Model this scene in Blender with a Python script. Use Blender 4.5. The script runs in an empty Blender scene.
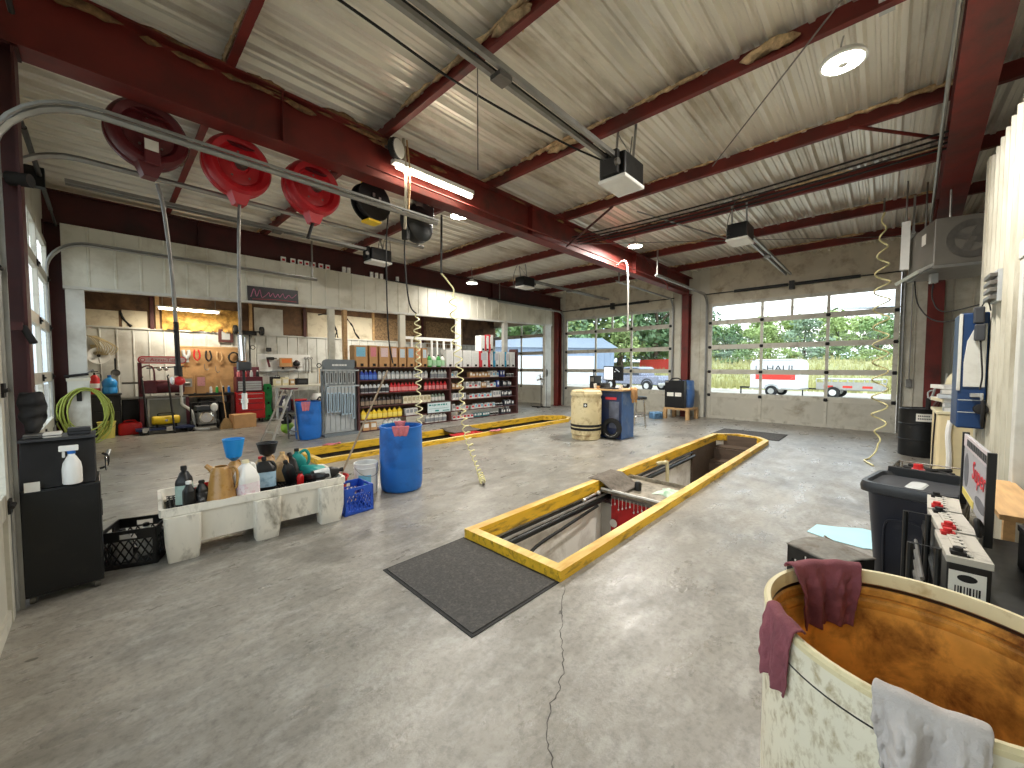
import bpy, bmesh, math, random
from mathutils import Vector, Matrix, Euler
from mathutils.geometry import tessellate_polygon
from mathutils import noise as mnoise
random.seed(7)
PI = math.pi
S = bpy.context.scene
COL = S.collection
R = math.radians

# ---------------------------------------------------------------- materials
def lin(c):
    r = []
    for x in c[:3]:
        x /= 255.0
        r.append(x/12.92 if x <= 0.04045 else ((x+0.055)/1.055)**2.4)
    return (r[0], r[1], r[2], 1.0)

class NT:
    def __init__(s, mat):
        s.t = mat.node_tree; s.n = s.t.nodes; s.l = s.t.links
    def new(s, kind, **kw):
        n = s.n.new(kind)
        for k, v in kw.items():
            setattr(n, k, v)
        return n
    def link(s, a, b): s.l.new(a, b)
    def mix(s, fac, a, b, blend='MIX'):
        m = s.new('ShaderNodeMix', data_type='RGBA', blend_type=blend)
        for sock, v in ((m.inputs[0], fac), (m.inputs[6], a), (m.inputs[7], b)):
            if hasattr(v, 'is_linked'): s.link(v, sock)
            else: sock.default_value = v
        return m.outputs[2]
    def noise(s, scale, detail=4, rough=0.55, vec=None, dist=0):
        n = s.new('ShaderNodeTexNoise'); n.inputs['Scale'].default_value = scale
        n.inputs['Detail'].default_value = detail; n.inputs['Roughness'].default_value = rough
        n.inputs['Distortion'].default_value = dist
        if vec is not None: s.link(vec, n.inputs['Vector'])
        return n.outputs['Fac']
    def ramp(s, fac, a, b):
        r = s.new('ShaderNodeMapRange'); r.inputs[1].default_value = a; r.inputs[2].default_value = b
        r.clamp = True
        s.link(fac, r.inputs[0]); return r.outputs[0]
    def math(s, op, a, b=0.0):
        m = s.new('ShaderNodeMath', operation=op)
        for sock, v in ((m.inputs[0], a), (m.inputs[1], b)):
            if hasattr(v, 'is_linked'): s.link(v, sock)
            else: sock.default_value = v
        return m.outputs[0]

MATS = {}
def mat(name, col, rough=0.5, metal=0.0, var=0.12, scale=6.0, dirt=None, amt=0.5, dscale=3.0, bump=0.0, bscale=60.0, stretch=None, spec=0.5, alpha=None):
    """procedural painted / plastic / metal surface: base colour with noise, an optional second dirt colour, optional bump"""
    if name in MATS: return MATS[name]
    m = bpy.data.materials.new(name); m.use_nodes = True
    MATS[name] = m
    t = NT(m); b = t.n['Principled BSDF']
    b.inputs['Roughness'].default_value = rough; b.inputs['Metallic'].default_value = metal
    b.inputs['Specular IOR Level'].default_value = spec
    tc = t.new('ShaderNodeTexCoord'); vec = tc.outputs['Object']
    if stretch:
        mp = t.new('ShaderNodeMapping'); mp.inputs['Scale'].default_value = stretch
        t.link(vec, mp.inputs['Vector']); vec = mp.outputs['Vector']
    c = lin(col)
    lo = tuple(x*(1-var) for x in c[:3]) + (1,); hi = tuple(min(1, x*(1+var)) for x in c[:3]) + (1,)
    out = t.mix(t.ramp(t.noise(scale, vec=vec), 0.3, 0.7), lo, hi)
    if dirt:
        f = t.ramp(t.noise(dscale, 8, 0.65, vec=vec, dist=0.3), 0.62-amt*0.3, 0.78-amt*0.15)
        out = t.mix(f, out, lin(dirt))
    t.link(out, b.inputs['Base Color'])
    rr = t.new('ShaderNodeMapRange'); rr.inputs[3].default_value = max(0, rough-0.08); rr.inputs[4].default_value = min(1, rough+0.1)
    t.link(t.noise(scale*2, vec=vec), rr.inputs[0]); t.link(rr.outputs[0], b.inputs['Roughness'])
    if bump:
        bp = t.new('ShaderNodeBump'); bp.inputs['Strength'].default_value = bump; bp.inputs['Distance'].default_value = 0.01
        t.link(t.noise(bscale, 4, 0.6, vec=vec), bp.inputs['Height']); t.link(bp.outputs[0], b.inputs['Normal'])
    if alpha is not None:
        b.inputs['Alpha'].default_value = alpha
    return m

def emis(name, col, strength):
    if name in MATS: return MATS[name]
    m = bpy.data.materials.new(name); m.use_nodes = True; MATS[name] = m
    b = m.node_tree.nodes['Principled BSDF']
    b.inputs['Base Color'].default_value = lin(col); b.inputs['Emission Color'].default_value = lin(col)
    b.inputs['Emission Strength'].default_value = strength
    return m

def glass_mat(name, tint=(0.94, 0.97, 0.95), ior=1.35):
    m = bpy.data.materials.new(name); m.use_nodes = True; MATS[name] = m
    t = NT(m); t.n.remove(t.n['Principled BSDF'])
    tr = t.new('ShaderNodeBsdfTransparent'); tr.inputs[0].default_value = tint + (1,)
    gl = t.new('ShaderNodeBsdfGlossy'); gl.inputs['Roughness'].default_value = 0.03
    fr = t.new('ShaderNodeFresnel'); fr.inputs[0].default_value = ior
    mx = t.new('ShaderNodeMixShader'); t.link(fr.outputs[0], mx.inputs[0]); t.link(tr.outputs[0], mx.inputs[1]); t.link(gl.outputs[0], mx.inputs[2])
    t.link(mx.outputs[0], t.n['Material Output'].inputs[0])
    return m

# ---------------------------------------------------------------- mesh builder
class MB:
    def __init__(s): s.v = []; s.f = []; s.mi = []; s.cur = 0; s.M = None
    def add(s, vs, fs):
        o = len(s.v)
        if s.M is not None: vs = [s.M @ Vector(v) for v in vs]
        s.v += [tuple(v) for v in vs]; s.f += [tuple(i+o for i in f) for f in fs]; s.mi += [s.cur]*len(fs); return s
    def box(s, x0, y0, z0, x1, y1, z1):
        x0, x1 = min(x0, x1), max(x0, x1); y0, y1 = min(y0, y1), max(y0, y1); z0, z1 = min(z0, z1), max(z0, z1)
        v = [(x0,y0,z0),(x1,y0,z0),(x1,y1,z0),(x0,y1,z0),(x0,y0,z1),(x1,y0,z1),(x1,y1,z1),(x0,y1,z1)]
        return s.add(v, [(3,2,1,0),(4,5,6,7),(0,1,5,4),(1,2,6,5),(2,3,7,6),(3,0,4,7)])
    def cb(s, c, size, rot=(0,0,0)):
        m = Matrix.Translation(c) @ Euler(rot).to_matrix().to_4x4()
        hx, hy, hz = [q/2 for q in size]
        v = [m @ Vector(p) for p in ((-hx,-hy,-hz),(hx,-hy,-hz),(hx,hy,-hz),(-hx,hy,-hz),(-hx,-hy,hz),(hx,-hy,hz),(hx,hy,hz),(-hx,hy,hz))]
        return s.add(v, [(3,2,1,0),(4,5,6,7),(0,1,5,4),(1,2,6,5),(2,3,7,6),(3,0,4,7)])
    def bar(s, p, q, w, h=None):
        """square bar from p to q"""
        h = h or w; p = Vector(p); q = Vector(q); d = (q-p).normalized()
        u = Vector((0,0,1)) if abs(d.z) < 0.95 else Vector((1,0,0))
        a = d.cross(u).normalized()*w/2; b = a.cross(d).normalized()*h/2
        v = [p-a-b, p+a-b, p+a+b, p-a+b, q-a-b, q+a-b, q+a+b, q-a+b]
        return s.add(v, [(3,2,1,0),(4,5,6,7),(0,1,5,4),(1,2,6,5),(2,3,7,6),(3,0,4,7)])
    def cyl(s, p, q, r, r2=None, n=14, caps=True):
        r2 = r if r2 is None else r2
        p = Vector(p); q = Vector(q); d = (q-p).normalized()
        u = Vector((0,0,1)) if abs(d.z) < 0.95 else Vector((1,0,0))
        a = d.cross(u).normalized(); b = a.cross(d)
        vs = []
        for c, rr in ((p, r), (q, r2)):
            for i in range(n):
                t = 2*PI*i/n; vs.append(c + a*math.cos(t)*rr + b*math.sin(t)*rr)
        fs = [(i, (i+1) % n, n+(i+1) % n, n+i) for i in range(n)]
        if caps: fs += [tuple(range(n))[::-1], tuple(range(n, 2*n))]
        return s.add(vs, fs)
    def lathe(s, prof, c=(0,0,0), n=24, axis='z', squash=(1,1)):
        vs = []; fs = []; rings = []
        for r, z in prof:
            if r < 1e-6:
                rings.append([len(vs)]); vs.append((0,0,z))
            else:
                rings.append(list(range(len(vs), len(vs)+n)))
                for i in range(n):
                    t = 2*PI*i/n; vs.append((r*math.cos(t)*squash[0], r*math.sin(t)*squash[1], z))
        for A, B in zip(rings, rings[1:]):
            if len(A) == 1 and len(B) == 1: continue
            for i in range(n):
                j = (i+1) % n
                if len(A) == 1: fs.append((A[0], B[j], B[i]))
                elif len(B) == 1: fs.append((A[i], A[j], B[0]))
                else: fs.append((A[i], A[j], B[j], B[i]))
        if axis == 'x': vs = [(z, x, y) for x, y, z in vs]
        if axis == 'y': vs = [(y, z, x) for x, y, z in vs]
        return s.add([(x+c[0], y+c[1], z+c[2]) for x, y, z in vs], fs)
    def tube(s, pts, r, n=8, closed=False, caps=True):
        pts = [Vector(p) for p in pts]; vs = []; fs = []; N = len(pts); prev = None
        for i, p in enumerate(pts):
            a = pts[(i-1) % N] if (i or closed) else p; b = pts[(i+1) % N] if (i < N-1 or closed) else p
            d = (b-a); d = d.normalized() if d.length > 1e-9 else Vector((0,0,1))
            if prev is None:
                u = Vector((0,0,1)) if abs(d.z) < 0.9 else Vector((1,0,0))
                e1 = d.cross(u).normalized()
            else:
                e1 = prev - d*prev.dot(d); e1 = e1.normalized() if e1.length > 1e-6 else d.orthogonal().normalized()
            prev = e1; e2 = d.cross(e1)
            rr = r[i] if isinstance(r, (list, tuple)) else r
            for k in range(n):
                t = 2*PI*k/n; vs.append(p + e1*math.cos(t)*rr + e2*math.sin(t)*rr)
        for i in range(N if closed else N-1):
            j = (i+1) % N
            for k in range(n):
                k2 = (k+1) % n; fs.append((i*n+k, i*n+k2, j*n+k2, j*n+k))
        if caps and not closed: fs += [tuple(range(n))[::-1], tuple(range((N-1)*n, N*n))]
        return s.add(vs, fs)
    def prism(s, poly, axis, a, b):
        """polygon of 2-D points extruded along an axis between a and b; the other two axes take the polygon in order"""
        def mk(p, h):
            return {'x': (h, p[0], p[1]), 'y': (p[0], h, p[1]), 'z': (p[0], p[1], h)}[axis]
        n = len(poly)
        vs = [mk(p, a) for p in poly] + [mk(p, b) for p in poly]
        fs = [(i, (i+1) % n, n+(i+1) % n, n+i) for i in range(n)] + [tuple(range(n))[::-1], tuple(range(n, 2*n))]
        return s.add(vs, fs)
    def strip(s, prof, axis, a, b):
        """open 2-D polyline extruded along an axis (sheet)"""
        def mk(p, h):
            return {'x': (h, p[0], p[1]), 'y': (p[0], h, p[1]), 'z': (p[0], p[1], h)}[axis]
        n = len(prof)
        vs = [mk(p, a) for p in prof] + [mk(p, b) for p in prof]
        return s.add(vs, [(i, i+1, n+i+1, n+i) for i in range(n-1)])
    def ell(s, c, r, nu=14, nv=8):
        if not hasattr(r, '__len__'): r = (r, r, r)
        vs = [(c[0], c[1], c[2]-r[2])]; fs = []
        for j in range(1, nv):
            t = -PI/2 + PI*j/nv
            for i in range(nu):
                a = 2*PI*i/nu; vs.append((c[0]+r[0]*math.cos(t)*math.cos(a), c[1]+r[1]*math.cos(t)*math.sin(a), c[2]+r[2]*math.sin(t)))
        vs.append((c[0], c[1], c[2]+r[2])); L = len(vs)-1
        for i in range(nu):
            k = (i+1) % nu
            fs.append((0, 1+k, 1+i)); fs.append((L, 1+(nv-2)*nu+i, 1+(nv-2)*nu+k))
            for j in range(nv-2):
                fs.append((1+j*nu+i, 1+j*nu+k, 1+(j+1)*nu+k, 1+(j+1)*nu+i))
        return s.add(vs, fs)
    def grid(s, fn, nu, nv, wrap=False):
        vs = [fn(i/(nu if wrap else nu-1), j/(nv-1)) for i in range(nu) for j in range(nv)]
        fs = []
        for i in range(nu if wrap else nu-1):
            k = (i+1) % nu
            for j in range(nv-1): fs.append((i*nv+j, k*nv+j, k*nv+j+1, i*nv+j+1))
        return s.add(vs, fs)
    def torus(s, c, Rr, r, axis='z', n=28, k=8, sq=(1,1)):
        pts = []
        for i in range(n):
            t = 2*PI*i/n; a, b = Rr*math.cos(t)*sq[0], Rr*math.sin(t)*sq[1]
            p = {'z': (a, b, 0), 'x': (0, a, b), 'y': (a, 0, b)}[axis]
            pts.append((c[0]+p[0], c[1]+p[1], c[2]+p[2]))
        return s.tube(pts, r, k, closed=True)
    def loft(s, rings, caps=True, closed=True):
        n = len(rings[0]); vs = [p for r in rings for p in r]; fs = []
        for a in range(len(rings)-1):
            for i in range(n if closed else n-1):
                j = (i+1) % n; fs.append((a*n+i, a*n+j, (a+1)*n+j, (a+1)*n+i))
        if caps: fs += [tuple(range(n))[::-1], tuple(range((len(rings)-1)*n, len(rings)*n))]
        return s.add(vs, fs)

def rrect(w, d, r, n=4, cx=0, cy=0):
    """rounded rectangle outline, w by d"""
    out = []
    for qx, qy, a0 in ((1,1,0), (-1,1,90), (-1,-1,180), (1,-1,270)):
        for i in range(n+1):
            a = R(a0 + 90*i/n)
            out.append((cx+qx*(w/2-r)+r*math.cos(a), cy+qy*(d/2-r)+r*math.sin(a)))
    return out

def smooth_path(pts, k=6):
    """Catmull-Rom through the points"""
    P = [Vector(p) for p in pts]; out = []
    for i in range(len(P)-1):
        p0 = P[max(i-1, 0)]; p1 = P[i]; p2 = P[i+1]; p3 = P[min(i+2, len(P)-1)]
        for j in range(k):
            t = j/k
            out.append(0.5*((2*p1)+(p2-p0)*t+(2*p0-5*p1+4*p2-p3)*t*t+(3*p1-p0-3*p2+p3)*t**3))
    out.append(P[-1]); return out

def helix(p, q, r, turns, n=14):
    p = Vector(p); q = Vector(q); d = (q-p).normalized(); a = d.orthogonal().normalized(); b = d.cross(a); out = []
    N = int(turns*n)
    for i in range(N+1):
        t = i/N; w = 2*PI*turns*t; rr = r(t) if callable(r) else r
        out.append(p.lerp(q, t) + (a*math.cos(w)+b*math.sin(w))*rr)
    return out

# ---------------------------------------------------------------- objects
def build(name, mb, mats, parent=None, smooth=35, bevel=0.0, loc=None, rot=None, seg=2, subsurf=0, solid=0.0):
    me = bpy.data.meshes.new(name)
    me.from_pydata(mb.v, [], mb.f)
    if not isinstance(mats, (list, tuple)): mats = [mats]
    for m in mats: me.materials.append(m)
    if len(mats) > 1: me.polygons.foreach_set('material_index', mb.mi)
    bm = bmesh.new(); bm.from_mesh(me)
    bmesh.ops.recalc_face_normals(bm, faces=bm.faces); bm.to_mesh(me); bm.free()
    if smooth:
        me.shade_smooth()
        me.set_sharp_from_angle(angle=R(smooth))
    o = bpy.data.objects.new(name, me); COL.objects.link(o)
    if solid:
        md = o.modifiers.new('solid', 'SOLIDIFY'); md.thickness = solid; md.offset = 0
    if bevel:
        md = o.modifiers.new('bevel', 'BEVEL'); md.width = bevel; md.segments = seg; md.limit_method = 'ANGLE'; md.angle_limit = R(40)
    if subsurf:
        md = o.modifiers.new('sub', 'SUBSURF'); md.levels = subsurf; md.render_levels = subsurf
    if parent is not None: o.parent = parent
    if loc is not None: o.location = loc
    if rot is not None: o.rotation_euler = rot
    return o

LABELS = {}
def tag(o, label, cat, group=None, kind=None):
    o['label'] = label; o['category'] = cat
    if group: o['group'] = group
    if kind: o['kind'] = kind
    return o

def thing(name, label, cat, loc=(0,0,0), rz=0.0, group=None, rot=None):
    o = bpy.data.objects.new(name, None); COL.objects.link(o)
    o.empty_display_size = 0.1
    o.location = loc; o.rotation_euler = rot if rot else (0, 0, rz)
    return tag(o, label, cat, group)

def struct(o, label=None):
    o['kind'] = 'structure'
    if label: o['label'] = label
    return o

def kids(o): return list(o.children)
def dup(o, loc=None, rz=None, label=None, parent=None, scale=None, rot=None):
    c = o.copy(); COL.objects.link(c)
    if parent is not None: c.parent = parent
    for ch in kids(o): dup(ch, parent=c)
    if loc is not None: c.location = loc
    if rz is not None: c.rotation_euler = (0, 0, rz)
    if rot is not None: c.rotation_euler = rot
    if scale is not None: c.scale = scale if hasattr(scale, '__len__') else (scale,)*3
    if label: c['label'] = label
    return c

def text(name, s, size, m, parent, loc, rot, ext=0.001, align='CENTER', sx=1.0, shear=0.0):
    cu = bpy.data.curves.new(name, 'FONT'); cu.body = s; cu.size = size; cu.align_x = align; cu.align_y = 'CENTER'; cu.extrude = ext
    cu.shear = shear; cu.resolution_u = 3
    tmp = bpy.data.objects.new(name+'_t', cu); COL.objects.link(tmp)
    dg = bpy.context.evaluated_depsgraph_get()
    me = bpy.data.meshes.new_from_object(tmp.evaluated_get(dg))
    bpy.data.objects.remove(tmp); bpy.data.curves.remove(cu)
    me.name = name; me.materials.clear(); me.materials.append(m)
    o = bpy.data.objects.new(name, me); COL.objects.link(o)
    o.parent = parent; o.location = loc; o.rotation_euler = rot; o.scale = (sx, 1, 1)
    return o

ORD = ['first','second','third','fourth','fifth','sixth','seventh','eighth','ninth','tenth','eleventh','twelfth','thirteenth','fourteenth','fifteenth','sixteenth','seventeenth','eighteenth','nineteenth','twentieth']
# ---------------------------------------------------------------- palette
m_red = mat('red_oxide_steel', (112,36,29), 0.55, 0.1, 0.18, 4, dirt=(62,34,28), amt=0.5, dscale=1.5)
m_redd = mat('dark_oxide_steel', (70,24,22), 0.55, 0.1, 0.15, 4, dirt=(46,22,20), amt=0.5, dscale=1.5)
m_wpan = mat('white_wall_sheet', (206,203,188), 0.45, 0.05, 0.05, 2, dirt=(168,160,138), amt=0.45, dscale=1.2)
m_wpan2 = mat('pale_grey_wall_sheet', (205,205,198), 0.45, 0.05, 0.06, 2, dirt=(165,160,150), amt=0.5, dscale=1.6)
m_ceil = mat('galvanised_roof_sheet', (230,226,214), 0.32, 0.35, 0.08, 1.2, dirt=(168,156,134), amt=0.30, dscale=0.9, stretch=(0.5, 1.6, 1))
m_galv = mat('galvanised_steel', (150,150,146), 0.38, 0.75, 0.12, 9)
m_alu = mat('aluminium', (196,196,194), 0.32, 0.85, 0.06, 9)
m_chrome = mat('chrome', (215,215,215), 0.14, 1.0, 0.03, 5)
m_doorf = mat('door_rail_paint', (196,193,180), 0.45, 0.1, 0.06, 3, dirt=(140,134,118), amt=0.35)
m_doorp = mat('door_panel_paint', (190,187,174), 0.5, 0.05, 0.06, 2, dirt=(150,143,126), amt=0.4, dscale=2)
m_black = mat('black_plastic', (20,20,21), 0.42, 0, 0.25, 8)
m_blackm = mat('black_matte', (17,16,16), 0.7, 0, 0.3, 12)
m_blackpaint = mat('black_painted_steel', (15,17,19), 0.4, 0.1, 0.25, 7, dirt=(34,33,31), amt=0.15, dscale=5)
m_steel = mat('worn_steel', (120,117,112), 0.4, 0.8, 0.2, 12)
m_dgrey = mat('dark_grey_plastic', (52,54,58), 0.5, 0, 0.15, 6)
m_white = mat('white_plastic', (228,228,224), 0.45, 0, 0.05, 8)
m_cream = mat('cream_plastic', (222,213,178), 0.45, 0, 0.07, 5)
m_redp = mat('red_plastic', (190,28,30), 0.4, 0, 0.1, 8)
m_bluep = mat('blue_plastic', (26,104,186), 0.42, 0, 0.12, 4, dirt=(18,70,136), amt=0.35)
m_yellow = mat('yellow_plastic', (236,200,30), 0.45, 0, 0.08, 6)
m_wood = mat('raw_wood', (186,150,104), 0.65, 0, 0.2, 3, stretch=(1, 8, 8))
m_dwood = mat('dark_red_wood', (82,44,40), 0.55, 0, 0.2, 4, dirt=(52,30,30), amt=0.4)
m_card = mat('cardboard', (190,146,98), 0.75, 0, 0.1, 7)
m_paper = mat('white_paper', (226,224,216), 0.8, 0, 0.04, 9)
m_rubber = mat('black_rubber', (30,30,30), 0.75, 0, 0.2, 20)
m_teal = mat('teal_plastic', (20,140,134), 0.42, 0, 0.1, 6)
m_greenp = mat('green_plastic', (60,160,70), 0.45, 0, 0.1, 6)
m_paleblue = mat('pale_blue_print', (120,190,220), 0.6, 0, 0.08, 9)
m_redprint = mat('red_print', (200,50,60), 0.6, 0, 0.08, 9)
m_glass = glass_mat('window_glass')

def floor_material():
    m = bpy.data.materials.new('worn_concrete'); m.use_nodes = True; MATS['worn_concrete'] = m
    t = NT(m); b = t.n['Principled BSDF']
    tc = t.new('ShaderNodeTexCoord'); v = tc.outputs['Object']
    mp = t.new('ShaderNodeMapping'); mp.inputs['Scale'].default_value = (0.75, 1.35, 1); t.link(v, mp.inputs['Vector']); ve = mp.outputs['Vector']
    base = t.mix(t.ramp(t.noise(0.55, 6, 0.6, vec=v), 0.3, 0.7), lin((130,126,118)), lin((160,155,145)))
    base = t.mix(t.math('MULTIPLY', t.ramp(t.noise(1.1, 10, 0.72, vec=ve, dist=0.5), 0.42, 0.72), 0.70), base, lin((88,86,82)))
    base = t.mix(t.math('MULTIPLY', t.ramp(t.noise(5.0, 8, 0.7, vec=ve), 0.48, 0.74), 0.6), base, lin((182,180,174)))
    base = t.mix(t.math('MULTIPLY', t.ramp(t.noise(22, 4, 0.7, vec=v), 0.46, 0.74), 0.5), base, lin((74,72,70)))
    # drops of oil: small, far apart, elongated
    vo = t.new('ShaderNodeTexVoronoi'); vo.inputs['Scale'].default_value = 2.6; vo.inputs['Randomness'].default_value = 1.0
    mp2 = t.new('ShaderNodeMapping'); mp2.inputs['Scale'].default_value = (1.0, 1.5, 1); mp2.inputs['Rotation'].default_value = (0,0,0.5); t.link(v, mp2.inputs['Vector'])
    wob = t.new('ShaderNodeVectorMath', operation='ADD'); t.link(mp2.outputs[0], wob.inputs[0])
    nz = t.new('ShaderNodeTexNoise'); nz.inputs['Scale'].default_value = 9; t.link(v, nz.inputs['Vector'])
    sc = t.new('ShaderNodeVectorMath', operation='SCALE'); sc.inputs['Scale'].default_value = 0.10; t.link(nz.outputs['Color'], sc.inputs[0]); t.link(sc.outputs[0], wob.inputs[1])
    t.link(wob.outputs[0], vo.inputs['Vector'])
    sep = t.new('ShaderNodeSeparateColor'); t.link(vo.outputs['Color'], sep.inputs[0])
    size = t.math('MULTIPLY', sep.outputs[0], 0.10)
    spot = t.math('LESS_THAN', vo.outputs['Distance'], t.math('SUBTRACT', size, 0.035))
    base = t.mix(t.math('MULTIPLY', spot, 0.7), base, lin((44,42,40)))
    # wide oil stains
    st = t.ramp(t.noise(0.9, 5, 0.6, vec=v, dist=0.8), 0.58, 0.72)
    base = t.mix(t.math('MULTIPLY', st, 0.6), base, lin((74,70,65)))
    t.link(base, b.inputs['Base Color'])
    rr = t.new('ShaderNodeMapRange'); rr.inputs[1].default_value = 0.3; rr.inputs[2].default_value = 0.72; rr.inputs[3].default_value = 0.20; rr.inputs[4].default_value = 0.52
    t.link(t.noise(2.4, 8, 0.65, vec=ve), rr.inputs[0]); t.link(rr.outputs[0], b.inputs['Roughness'])
    bp = t.new('ShaderNodeBump'); bp.inputs['Strength'].default_value = 0.25; bp.inputs['Distance'].default_value = 0.01
    t.link(t.noise(30, 6, 0.7, vec=v), bp.inputs['Height']); t.link(bp.outputs[0], b.inputs['Normal'])
    return m
m_floor = floor_material()

# ---------------------------------------------------------------- floor with the two service pits
PIT1 = [(2.37,1.75),(9.75,1.75),(10.12,1.98),(10.28,2.42),(9.92,2.90),(2.37,2.90)]
PIT2 = [(2.45,6.86),(9.65,6.86),(10.12,7.10),(10.30,7.52),(9.80,8.06),(2.45,8.06)]
def inset(poly, d):
    n = len(poly); out = []
    for i in range(n):
        p0, p1, p2 = Vector(poly[i-1]), Vector(poly[i]), Vector(poly[(i+1) % n])
        e1 = (p1-p0).normalized(); e2 = (p2-p1).normalized()
        n1 = Vector((-e1.y, e1.x)); n2 = Vector((-e2.y, e2.x))
        k = (n1+n2); k = k/(1+n1.dot(n2)); out.append(tuple(p1+k*d))
    return out
XN, XF, YR, YL = -0.62, 13.60, -2.6, 14.25       # near wall, far wall, right wall, left wall
outer = [(XN-0.05,YR),(XF+0.12,YR),(XF+0.12,YL),(XN-0.05,YL)]
h1, h2 = inset(PIT1, 0.05), inset(PIT2, 0.05)
tri = tessellate_polygon([[Vector((x,y,0)) for x, y in p] for p in (outer, h1, h2)])
allp = outer+h1+h2
fb = MB(); fb.add([(x,y,0) for x, y in allp], [tuple(t) for t in tri])
floor = struct(build('floor', fb, m_floor, smooth=0))
# the crack in the slab: a thin open seam with ragged course
cb_ = MB(); pts = [(2.36,1.70),(2.12,1.55),(1.93,1.42),(1.80,1.31),(1.68,1.22),(1.56,1.16),(1.45,1.13),(1.31,1.03),(1.23,0.94),(1.12,0.90),(1.0,0.80)]
L = []; Rr_ = []
for i in range(len(pts)-1):
    for j in range(6):
        t = j/6; x = pts[i][0]*(1-t)+pts[i+1][0]*t; y = pts[i][1]*(1-t)+pts[i+1][1]*t
        dx = pts[i+1][0]-pts[i][0]; dy = pts[i+1][1]-pts[i][1]; l = math.hypot(dx, dy)
        jx = random.uniform(-0.010, 0.010); w = random.uniform(0.0012, 0.0035)
        nx, ny = -dy/l, dx/l
        L.append((x+nx*(jx+w), y+ny*(jx+w), 0.0008)); Rr_.append((x+nx*(jx-w), y+ny*(jx-w), 0.0008))
n_ = len(L); cb_.add(L+Rr_, [(i, i+1, n_+i+1, n_+i) for i in range(n_-1)])
struct(build('floor_crack', cb_, mat('crack_dirt', (60,56,52), 0.9), parent=floor, smooth=0))

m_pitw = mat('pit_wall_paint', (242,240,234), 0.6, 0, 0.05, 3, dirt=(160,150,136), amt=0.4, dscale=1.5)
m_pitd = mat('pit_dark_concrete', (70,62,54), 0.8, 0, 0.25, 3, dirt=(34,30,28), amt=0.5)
m_ypaint = mat('chipped_yellow_paint', (226,180,46), 0.5, 0.05, 0.12, 5, dirt=(74,58,32), amt=0.40, dscale=5.5, stretch=(0.6, 3, 3))
m_ytop = mat('worn_yellow_top', (232,208,132), 0.5, 0.05, 0.12, 5, dirt=(190,140,44), amt=0.75, dscale=2.2, stretch=(0.5, 2, 2))
def pit(idx, poly, wallm, lab):
    ins = inset(poly, 0.05); n = len(poly); D = -1.55
    w = MB()
    for i in range(n):
        a, b = ins[i], ins[(i+1) % n]
        w.add([(a[0],a[1],D),(b[0],b[1],D),(b[0],b[1],0.0),(a[0],a[1],0.0)], [(0,1,2,3)])
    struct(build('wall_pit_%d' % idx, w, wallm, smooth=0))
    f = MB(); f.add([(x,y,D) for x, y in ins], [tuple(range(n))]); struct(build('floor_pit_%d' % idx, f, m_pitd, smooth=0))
    # steel curb: two-tone angle around the opening
    root = thing('pit_curb', lab, 'pit curb', (0,0,0), group=None)
    root['kind'] = 'thing'
    inn = inset(poly, 0.095)
    for i in range(n):
        a, b, c, d = poly[i], poly[(i+1) % n], inn[(i+1) % n], inn[i]
        q = MB(); v = [(a[0],a[1],0.0005),(b[0],b[1],0.0005),(c[0],c[1],-0.06),(d[0],d[1],-0.06)]+[(p[0],p[1],0.086) for p in (a,b,c,d)]
        q.add(v, [(3,2,1,0),(0,1,5,4),(1,2,6,5),(2,3,7,6),(3,0,4,7)]); q.cur = 1; q.add(v[4:], [(0,1,2,3)])
        q.cur = 0
        build('curb_rail', q, [m_ypaint, m_ytop], root, smooth=0)
    return root
pit(1, PIT1, m_pitw, 'yellow steel curb around the open service pit with the red tool cart')
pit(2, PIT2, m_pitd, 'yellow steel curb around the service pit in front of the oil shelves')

# ---------------------------------------------------------------- roof sheet, purlins, rafters, columns
def rib_profile(y0, y1, pitch, h, w=0.05, minor=True, z=0.0):
    """cross-section (y, z) of ribbed sheet, ribs dropping by h"""
    out = []; y = y0
    while y < y1-1e-6:
        out += [(y, z-h), (y+w*0.7, z-h), (y+w*1.15, z)]
        if minor:
            for k in (0.37, 0.66):
                c = y+pitch*k; out += [(c-0.024, z), (c-0.012, z-0.020), (c+0.012, z-0.020), (c+0.024, z)]
        out += [(y+pitch-w*0.45, z), (y+pitch-0.001, z-h)]
        y += pitch
    return out
rb = MB(); rb.strip(rib_profile(YR-0.2, YL+0.3, 0.305, 0.058, 0.06), 'x', XN-0.3, XF+0.4)
rb.M = Matrix.Translation((0,0,4.83))
rb.v = [(x,y,z+4.83) for x, y, z in rb.v]
struct(build('ceiling', rb, m_ceil, smooth=0))
top = MB(); top.box(XN-0.3, YR-0.2, 4.86, XF+0.4, YL+0.3, 4.9); struct(build('roof_deck', top, m_galv, smooth=0))

PURLINS = [0.99, 2.63, 4.55, 6.56, 8.36, 10.36, 12.42]
for x in PURLINS:
    p = MB(); p.box(x-0.004, YR, 4.595, x+0.004, YL, 4.794); p.box(x-0.07, YR, 4.59, x, YL, 4.60); p.box(x, YR, 4.785, x+0.07, YL, 4.794); p.box(x-0.07, YR, 4.60, x-0.064, YL, 4.62)
    struct(build('purlin_beam', p, m_red, smooth=0))

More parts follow.
